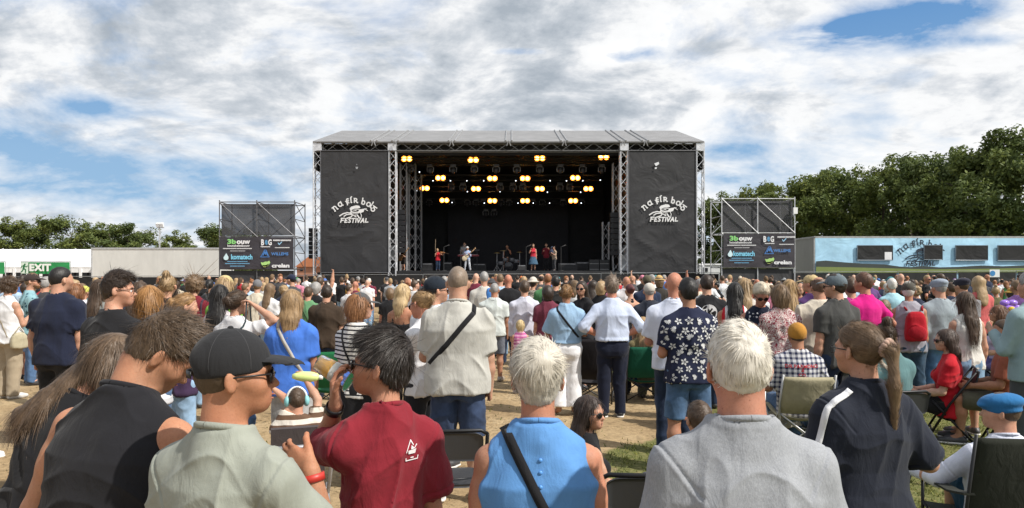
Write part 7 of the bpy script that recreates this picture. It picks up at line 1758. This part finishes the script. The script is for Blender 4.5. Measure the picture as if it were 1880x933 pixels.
camp_chair('bright green camping chair left of the striped T-shirt woman', 610, 9.2, 20, (.012, .12, .045), z=.38, back=.84)
CH = [0]
for t in CR:
    c, px, d, look, reg, kind = t
    if ', seated,' in look and d < 22:
        folding_chair(('black folding chair under the '+look.replace(', seated,', '')+' '+reg)[:120], px, d, math.degrees(c.rotation_euler[2]), grp='folding chairs in the crowd')
# clear cups and glasses -----------------------------------------------------
gm_, nt, b = new_mat('clear_plastic'); b.inputs['Base Color'].default_value = (.95, .96, .97, 1); b.inputs['Roughness'].default_value = .06; b.inputs['Transmission Weight'].default_value = .95; b.inputs['IOR'].default_value = 1.12; MATS['clear'] = gm_
bm_, nt, b = new_mat('beer'); b.inputs['Base Color'].default_value = (.92, .47, .045, 1); b.inputs['Roughness'].default_value = .1; b.inputs['Transmission Weight'].default_value = .25; MATS['beer'] = bm_
def axis_R(v): return Vector(v).to_track_quat('Z', 'Y').to_matrix()
q = FGP['red']; lips = Vector(wpt(q, q['Hd'](0, .124, .026))); W_ = q['W']; grip = Vector(wpt(q, W_[-1]+W_[(-1, 'u')]*.075+W_[(-1, 'n')]*.05))
ax = Vector((.80, -.16, -.42)).normalized(); base = lips-ax*.135+Vector((0, -.005, -.004)); R_ = axis_R(ax)
r = tag(empty('beer_cup', base), 'clear plastic beer cup tilted to the mouth of the man in dark red', 'cup')
m = MB(); m.lathe([(.001, 0), (.030, 0), (.041, .130), (.0425, .131), (.0425, .128), (.0395, .128), (.0290, .003), (.001, .003)], 28, (0, 0, 0), R_); m.build('cup_wall', 'clear', (1, 1, 1), r, True)
m = MB(); m.lathe([(.001, .004), (.0285, .004), (.0335, .052), (.0345, .06), (.001, .075)], 24, (0, 0, 0), R_); m.build('beer', 'beer', (1, 1, 1), r, True)
m = MB(); m.lathe([(.0346, .060), (.0368, .085), (.03, .088), (.001, .080)], 24, (0, 0, 0), R_); m.build('foam', 'paint', (.85, .82, .74), r, True)
q = NP['wine']; W_ = q['W']; g_ = Vector(wpt(q, W_[-1]+W_[(-1, 'u')]*.08+W_[(-1, 'n')]*.02))
r = tag(empty('wine_glass', g_-Vector((0, 0, .05))), 'stemmed wine glass held by the woman in white with sunglasses', 'glass')
m = MB(); m.lathe([(.001, 0), (.032, 0), (.032, .003), (.004, .006), (.004, .08), (.025, .10), (.036, .13), (.036, .15), (.030, .19), (.0285, .19), (.034, .15), (.034, .13), (.02, .10), (.001, .094)], 20); m.build('bowl', 'clear', (1, 1, 1), r, True)
m = MB(); m.lathe([(.001, .097), (.02, .102), (.0335, .13), (.0335, .14), (.001, .14)], 18); m.build('wine', 'beer', (1, 1, 1), r, True)
# child's things
q = NP['child']; W_ = q['W']; sgb = 1; g_ = Vector(wpt(q, W_[1]+W_[(1, 'u')]*.07+W_[(1, 'n')]*.02)); R_ = axis_R((1, .1, -.05))
r = tag(empty('bottle', g_-R_ @ Vector((0, 0, .06))), 'lime green drinking bottle held up by the small child', 'bottle')
m = MB(); m.lathe([(.001, 0), (.014, .0), (.026, .03), (.034, .07), (.034, .12), (.024, .16), (.013, .17), (.001, .17)], 20, (0, 0, 0), R_); m.build('flask', 'plastic', (.62, .72, .26), r, True)
m = MB(); m.lathe([(.013, .17), (.015, .172), (.015, .195), (.001, .196)], 14, (0, 0, 0), R_); m.build('cap', 'plastic', (.70, .72, .66), r, True)
m = MB(); Hd_, sc_ = q['Hd'], q['sc']
m.tube([Hd_(.100*math.sin(t), .0, .105+.128*math.cos(t))*sc_ for t in np.linspace(-1.6, 1.6, 17)], .008, 6); eb = m.build('ear_defenders', 'plastic', (.72, .74, .74), q['root'], True)
m = MB()
for sg in (-1, 1): m.ell(Hd_(sg*.098, 0, .085)*sc_, (.020, .030, .036), 12, 8)
m.build('ear_cups', 'plastic', (.22, .50, .52), eb, True)
p = q['root'].location; zc = q['zp']*q['sc']; yw = q['root'].rotation_euler[2]
r = tag(empty('stroller', (p[0], p[1], 0), yw), 'folding pushchair carrying the small child between the two men', 'pushchair')
m = MB(); m.box((0, .06, zc-.10), (.32, .30, .04)); m.box((0, -.11, zc+.10), (.32, .03, .40), Matrix(rotx(.2).tolist())); m.build('seat', 'cloth', (.06, .05, .05), r)
m = MB()
for sg in (-1, 1): m.tube([(sg*.19, .32, .09), (sg*.19, -.05, zc-.12), (sg*.19, -.36, zc+.22)], .012, 7); m.tube([(sg*.19, -.28, .09), (sg*.19, .05, zc-.12)], .012, 7)
m.tube([(-.19, -.36, zc+.22), (.19, -.36, zc+.22)], .015, 7); m.tube([(-.19, .0, zc-.14), (.19, .0, zc-.14)], .01, 6); m.build('frame', 'metal', (.4, .4, .42), r, True)
for sx in (-1, 1):
    for y in (.32, -.28): m = MB(); m.lathe([(.03, -.02), (.085, -.02), (.09, 0), (.085, .02), (.03, .02)], 16, (sx*.19, y, .09), Matrix(roty(math.pi/2).tolist())); m.build('wheel', 'plastic', (.02, .02, .02), r, True)
# bags
def soft_box(label, name, cat, loc, size, rz, col, parts=None, mat='cloth'):
    x, y, z = [s/2 for s in size]; pr = [loft((0, 0, 0), np.eye(3), [-z, -z*.92, -z*.6, 0, z*.6, z*.88, z], [x*.8, x*.95, x, x*.97, x*.88, x*.70, x*.4], [y*.7, y*.95, y, y, y*.85, y*.6, y*.3], [0]*7, 3.2)]
    v, f = polygonise(pr, .011, 2); v = folds(v, f, .012, int(abs(size[0])*977)); o = mesh_obj(name, v, f, mat, col); o.location = loc; o.rotation_euler[2] = rz; return tag(o, label, cat)
q = NP['packwoman']; yw = q['root'].rotation_euler[2]
b_ = soft_box('bright red backpack on the back of the woman in dark cap', 'backpack', 'backpack', wpt(q, q['T'](.03, -.20, .26)), (.25, .17, .38), yw, (.38, .01, .02))
m = MB()
for sg in (-1, 1): m.tube([(sg*.09, .05, .20), (sg*.11, .12, .25), (sg*.12, .20, .20)], .014, 6)
m.build('strap', 'cloth', (.25, .01, .015), b_, True); m = MB(); m.ell((0, -.075, -.08), (.11, .035, .10)); m.build('pocket', 'cloth', (.34, .01, .02), b_, True)
soft_box('pale grey denim jacket hanging over the arm of the red backpack woman', 'jacket', 'jacket', wpt(q, q['W'][-1]+A3(.0, .02, -.14)), (.26, .16, .46), yw, (.42, .45, .47), mat='denim')
q = NP['blouse']; b_ = soft_box('small beige shoulder bag on the hip of the white blouse woman', 'handbag', 'bag', wpt(q, q['T'](.24, -.02, -.06)), (.10, .24, .22), q['root'].rotation_euler[2], (.40, .36, .25)); m = MB(); m.tube([(0, -.09, .08), (0, 0, .20), (0, .09, .08)], .008, 6); m.build('handle', 'cloth', (.3, .26, .18), b_, True)
q = NP['halfblue']; soft_box('bright blue cloth draped over the shoulder of the grey-haired man', 'scarf', 'cloth', wpt(q, q['T'](.11, -.07, .30)), (.16, .20, .50), 0, (.06, .20, .52))
q = NP['phonew']; p = wpt(q, (q['W'][-1]+q['W'][1])/2+A3(0, .09, .05)); m = MB(); m.box((0, 0, 0), (.075, .012, .15), Matrix(rotx(-.6).tolist())); o = tag(m.build('phone', 'gloss', (.02, .02, .025)), 'dark phone held by the woman in navy dotted dress', 'phone'); o.location = p; o.rotation_euler[2] = q['root'].rotation_euler[2]
m = MB(); m.ell((0, 0, 0), (.10, .06, .05)); 
for a in range(6): m.ell((.12*math.cos(a*1.05), 0, .09*math.sin(a*1.05)), (.07, .05, .05))
o = tag(m.build('balloon_flower', 'gloss', (.30, .16, .60), None, True), 'purple balloon flower beside the woman in lilac T-shirt', 'balloon'); o.location = at(1852, 566, 10.6)
m = MB(); m.ell((0, -.06, -.01), (.05, .04, .04)); m.build('balloon_centre', 'gloss', (.65, .45, .04), o, True)
# ------------------------------------------------------------------ the band
ZS = 2.05
def mus(px, top, d, **k): return person(px, top, d, z0=ZS, h=.02, nstr=0, sole=False, **k)
MU = {}
MU['bass'] = mus(740, 456, 43.2, yaw=150, hair=('short', (.10, .06, .04)), beard=(.12, .07, .04), shirt=TEE((.03, .018, .014)), pants=SHORT((.02, .016, .014)), arms=('phone', 'phone'), label='bearded guitarist in dark clothes at the truss end of the stage', cat='musician')
MU['violin'] = mus(803, 456, 43.6, yaw=200, sex='f', head=(-30, 12, 12), hair=('long', BD), shirt=TANK((.42, .015, .025)), pants=PANT((.02, .035, .07)), arms=(((.5, .4, -.3), (.1, .6, .5)), 'drink'), label='blonde violinist in a red top and dark jeans playing on stage', cat='musician')
MU['lead'] = mus(858, 452, 43.2, yaw=172, hair=('short', BR), cap=('hat', (.55, .55, .56)), shirt=dict(kind='rolled', c=(.36, .46, .66)), pants=PANT((.50, .52, .56)), arms=('phone', 'phone'), stance=.10, label='guitarist in pale blue shirt, light jeans and white hat on stage', cat='musician')
MU['keys'] = mus(853, 444, 46.5, yaw=180, hair=('short', DB), shirt=TEE((.30, .30, .31)), pants=PANT(BLACK), arms=('phone', 'phone'), label='keyboard player behind the keyboard at the back of the stage', cat='musician')
MU['drum'] = mus(931, 449, 46.2, yaw=165, seat=True, skin='tan', hair=('short', BK), shirt=TANK(BLACK), pants=SHORT(BLACK), arms=('drink', 'lap'), label='drummer in black raising an arm behind the drum kit', cat='musician')
MU['sing'] = mus(979, 447, 43.6, yaw=178, sex='f', hair=('long', BR), shirt=TANK((.50, .03, .05)), pants=dict(kind='skirt', c=(.06, .12, .19), mat='cloth', len=.5, flare=1.6), arms=('hang', 'drink'), label='singer in a red top and blue skirt with hand to her face', cat='singer')
MU['piper'] = mus(1003, 446, 44.6, yaw=170, hair=('short', DB), shirt=LONG((.16, .015, .025)), pants=PANT(BLACK), arms=('drink', 'phone'), label='musician in dark red behind the beige-shirted player', cat='musician')
MU['beige'] = mus(1017, 452, 43.0, yaw=120, hair=('short', DB), shirt=dict(kind='rolled', c=(.36, .27, .20)), pants=PANT((.05, .05, .055)), arms=('phone', 'phone'), label='musician in a beige shirt turned left playing pipes on stage', cat='musician')
def guitar(loc, R, body, label, neckc=(.25, .14, .06)):
    r = tag(empty('guitar', loc), label, 'guitar'); Rm = Matrix(R.tolist())
    m = MB(); m.ell((-.1, 0, 0), (.17, .035, .16), 14, 8, None); m.ell((.08, 0, 0), (.13, .033, .12), 12, 8); vs = [tuple(Rm @ Vector(v)) for v in m.v]; mesh_obj('body', vs, m.f, 'gloss', body, r, True)
    m = MB(); m.box((.45, -.02, 0), (.55, .03, .05)); m.box((.77, -.01, .01), (.14, .025, .08)); vs = [tuple(Rm @ Vector(v)) for v in m.v]; mesh_obj('neck', vs, m.f, 'plastic', neckc, r)
def front_of(q, x, y, z): return wpt(q, q['T'](x, y, z))
guitar(front_of(MU['bass'], .05, .22, .12), rotz(math.radians(-30))@roty(-.75), (.20, .10, .04), 'brown guitar held by the bearded guitarist')
guitar(front_of(MU['lead'], .08, .24, .06), rotz(.1)@roty(-.75), (.55, .45, .30), 'cream electric guitar held by the guitarist in pale blue')
q = MU['violin']; r = tag(empty('violin', front_of(q, -.15, .25, .50)), 'small brown violin under the chin of the blonde violinist', 'violin')
m = MB(); m.ell((.05, 0, 0), (.11, .05, .07)); m.ell((.19, 0, 0), (.09, .045, .06)); m.build('body', 'gloss', (.30, .12, .04), r, True); m = MB(); m.tube([(.25, 0, .0), (.52, -.02, -.08)], .015, 6); m.build('neck', 'plastic', (.05, .03, .02), r)
m = MB(); m.tube([(0, 0, 0), (.02, 0, .75)], .012, 5); o = tag(m.build('violin_bow', 'plastic', (.40, .30, .20)), 'violin bow raised upright beside the blonde violinist', 'bow'); o.location = at(799, 462, 43.4)
m = MB(); m.tube([(0, 0, 0), (-.05, 0, .35), (.05, 0, .42)], .03, 6); m.ell((-.02, .02, .1), (.12, .09, .16)); o = tag(m.build('bagpipes', 'cloth', (.05, .06, .10), None, True), 'dark bagpipes in the arms of the beige-shirted musician', 'instrument'); o.location = front_of(MU['beige'], .0, .20, .34)
# keyboard and drums
x, y, _ = at(860, 470, 45.6); r = tag(empty('keyboard', (x, y, ZS)), 'red-edged stage keyboard on a stand behind the pale blue guitarist', 'keyboard')
m = MB(); m.box((0, 0, 1.0), (1.35, .35, .10)); m.build('case', 'plastic', (.20, .02, .03), r); m = MB(); m.box((0, -.05, 1.053), (1.2, .2, .02)); m.build('keys', 'plastic', (.6, .6, .6), r); m = MB()
for sg in (-1, 1): m.tube([(-sg*.5, 0, 0), (sg*.5, 0, .95)], .025, 6)
m.build('stand', 'metal', (.05, .05, .05), r); m = MB(); m.box((.25, .1, 1.35), (.9, .3, .08)); m.tube([(.55, .1, 0), (.55, .1, 1.35)], .025, 6); m.build('upper_case', 'plastic', (.03, .03, .035), r)
x, y, _ = at(934, 480, 45.2); r = tag(empty('drum_kit', (x, y, ZS)), 'black drum kit with chrome stands and cymbals on the stage', 'drum kit'); RX = Matrix(rotx(math.pi/2).tolist())
m = MB(); m.lathe([(.001, -.2), (.28, -.2), (.29, -.18), (.29, .18), (.28, .2), (.001, .2)], 24, (0, 0, .30), RX); m.build('bass_drum', 'gloss', (.02, .02, .025), r, True)
for dx, dz, rr in ((-.22, .72, .16), (.2, .72, .15), (-.5, .5, .2), (.5, .62, .18)): m = MB(); m.lathe([(.001, -.11), (rr, -.11), (rr+.008, -.1), (rr, 0), (rr+.008, .1), (rr, .11), (.001, .11)], 20, (dx, -.05, dz)); m.build('drum', 'gloss', (.10, .10, .11), r, True)
for dx, dz in ((-.75, 1.15), (.7, 1.2), (-.35, 1.3)): m = MB(); m.lathe([(.001, .03), (.04, .02), (.22, -.01), (.22, -.014), (.001, .01)], 20, (dx, 0, dz)); m.build('cymbal', 'metal', (.55, .42, .16), r, True); m = MB(); m.tube([(dx, 0, 0), (dx, 0, dz)], .015, 6); m.tube([(dx-.2, -.2, 0), (dx, 0, .4), (dx+.2, -.2, 0)], .012, 5); m.build('stand', 'metal', (.6, .6, .62), r)
m = MB(); m.lathe([(.001, 0), (.2, 0), (.2, .5), (.001, .5)], 14, (0, .55, 0)); m.build('throne', 'cloth', BLACK, r, True)
def mic_stand(px, d, lab): 
    x, y, _ = at(px, 480, d); r = tag(empty('microphone_stand', (x, y, ZS)), lab, 'stand', 'microphone stands on stage'); m = MB(); m.tube([(0, 0, 0), (0, 0, 1.45), (.25, .1, 1.55)], .014, 6); m.lathe([(.001, 0), (.16, 0), (.16, .03), (.001, .03)], 14); m.build('pole', 'metal', (.10, .10, .10), r); m = MB(); m.ell((.27, .11, 1.56), (.05, .03, .03)); m.build('microphone', 'plastic', (.06, .06, .06), r, True)
for px, lab in ((752, 'microphone stand by the bearded guitarist'), (815, 'microphone stand by the violinist'), (846, 'microphone stand in front of the pale blue guitarist'), (966, 'microphone stand beside the singer'), (1030, 'microphone stand by the beige-shirted musician')): mic_stand(px, 42.9, lab)
for px, w_, h_, d_, lab in ((785, .7, .5, 45, 'small amplifier behind the bearded guitarist'), (822, .6, .6, 47, 'amplifier behind the violinist'), (880, .9, .5, 47, 'amplifier right of the keyboard'), (1042, 1.2, .5, 45, 'low amplifier right of the beige-shirted musician'), (1075, 1.4, .6, 46, 'wide amplifier at the dark end of the stage'), (958, .5, .35, 43, 'low monitor wedge before the drum kit')):
    x, y, _ = at(px, 490, d_); m = MB(); m.box((0, 0, h_/2), (w_, .45, h_)); r = tag(m.build('amplifier', 'plastic', (.02, .02, .022)), lab, 'amplifier'); r.location = (x, y, ZS)
    m = MB(); m.box((0, -.235, h_*.45), (w_*.86, .012, h_*.66)); m.build('grille', 'cloth', (.05, .05, .052), r); m = MB(); m.box((0, -.235, h_*.88), (w_*.8, .012, .05)); m.build('control_strip', 'metal', (.3, .3, .31), r)
for px, lab in ((1109, 'black equipment case at the stage edge by the inner truss'), (1090, 'flat black case lying at the dark stage end')):
    x, y, _ = at(px, 490, 44); m = MB(); m.box((0, 0, .35), (.6, .5, .7)); r = tag(m.build('flight_case', 'plastic', (.015, .015, .017)), lab, 'case'); r.location = (x, y, ZS); m = MB(); m.box((0, -.255, .45), (.56, .01, .03)); m.box((0, -.255, .1), (.56, .01, .03)); m.build('trim', 'metal', (.3, .3, .3), r)
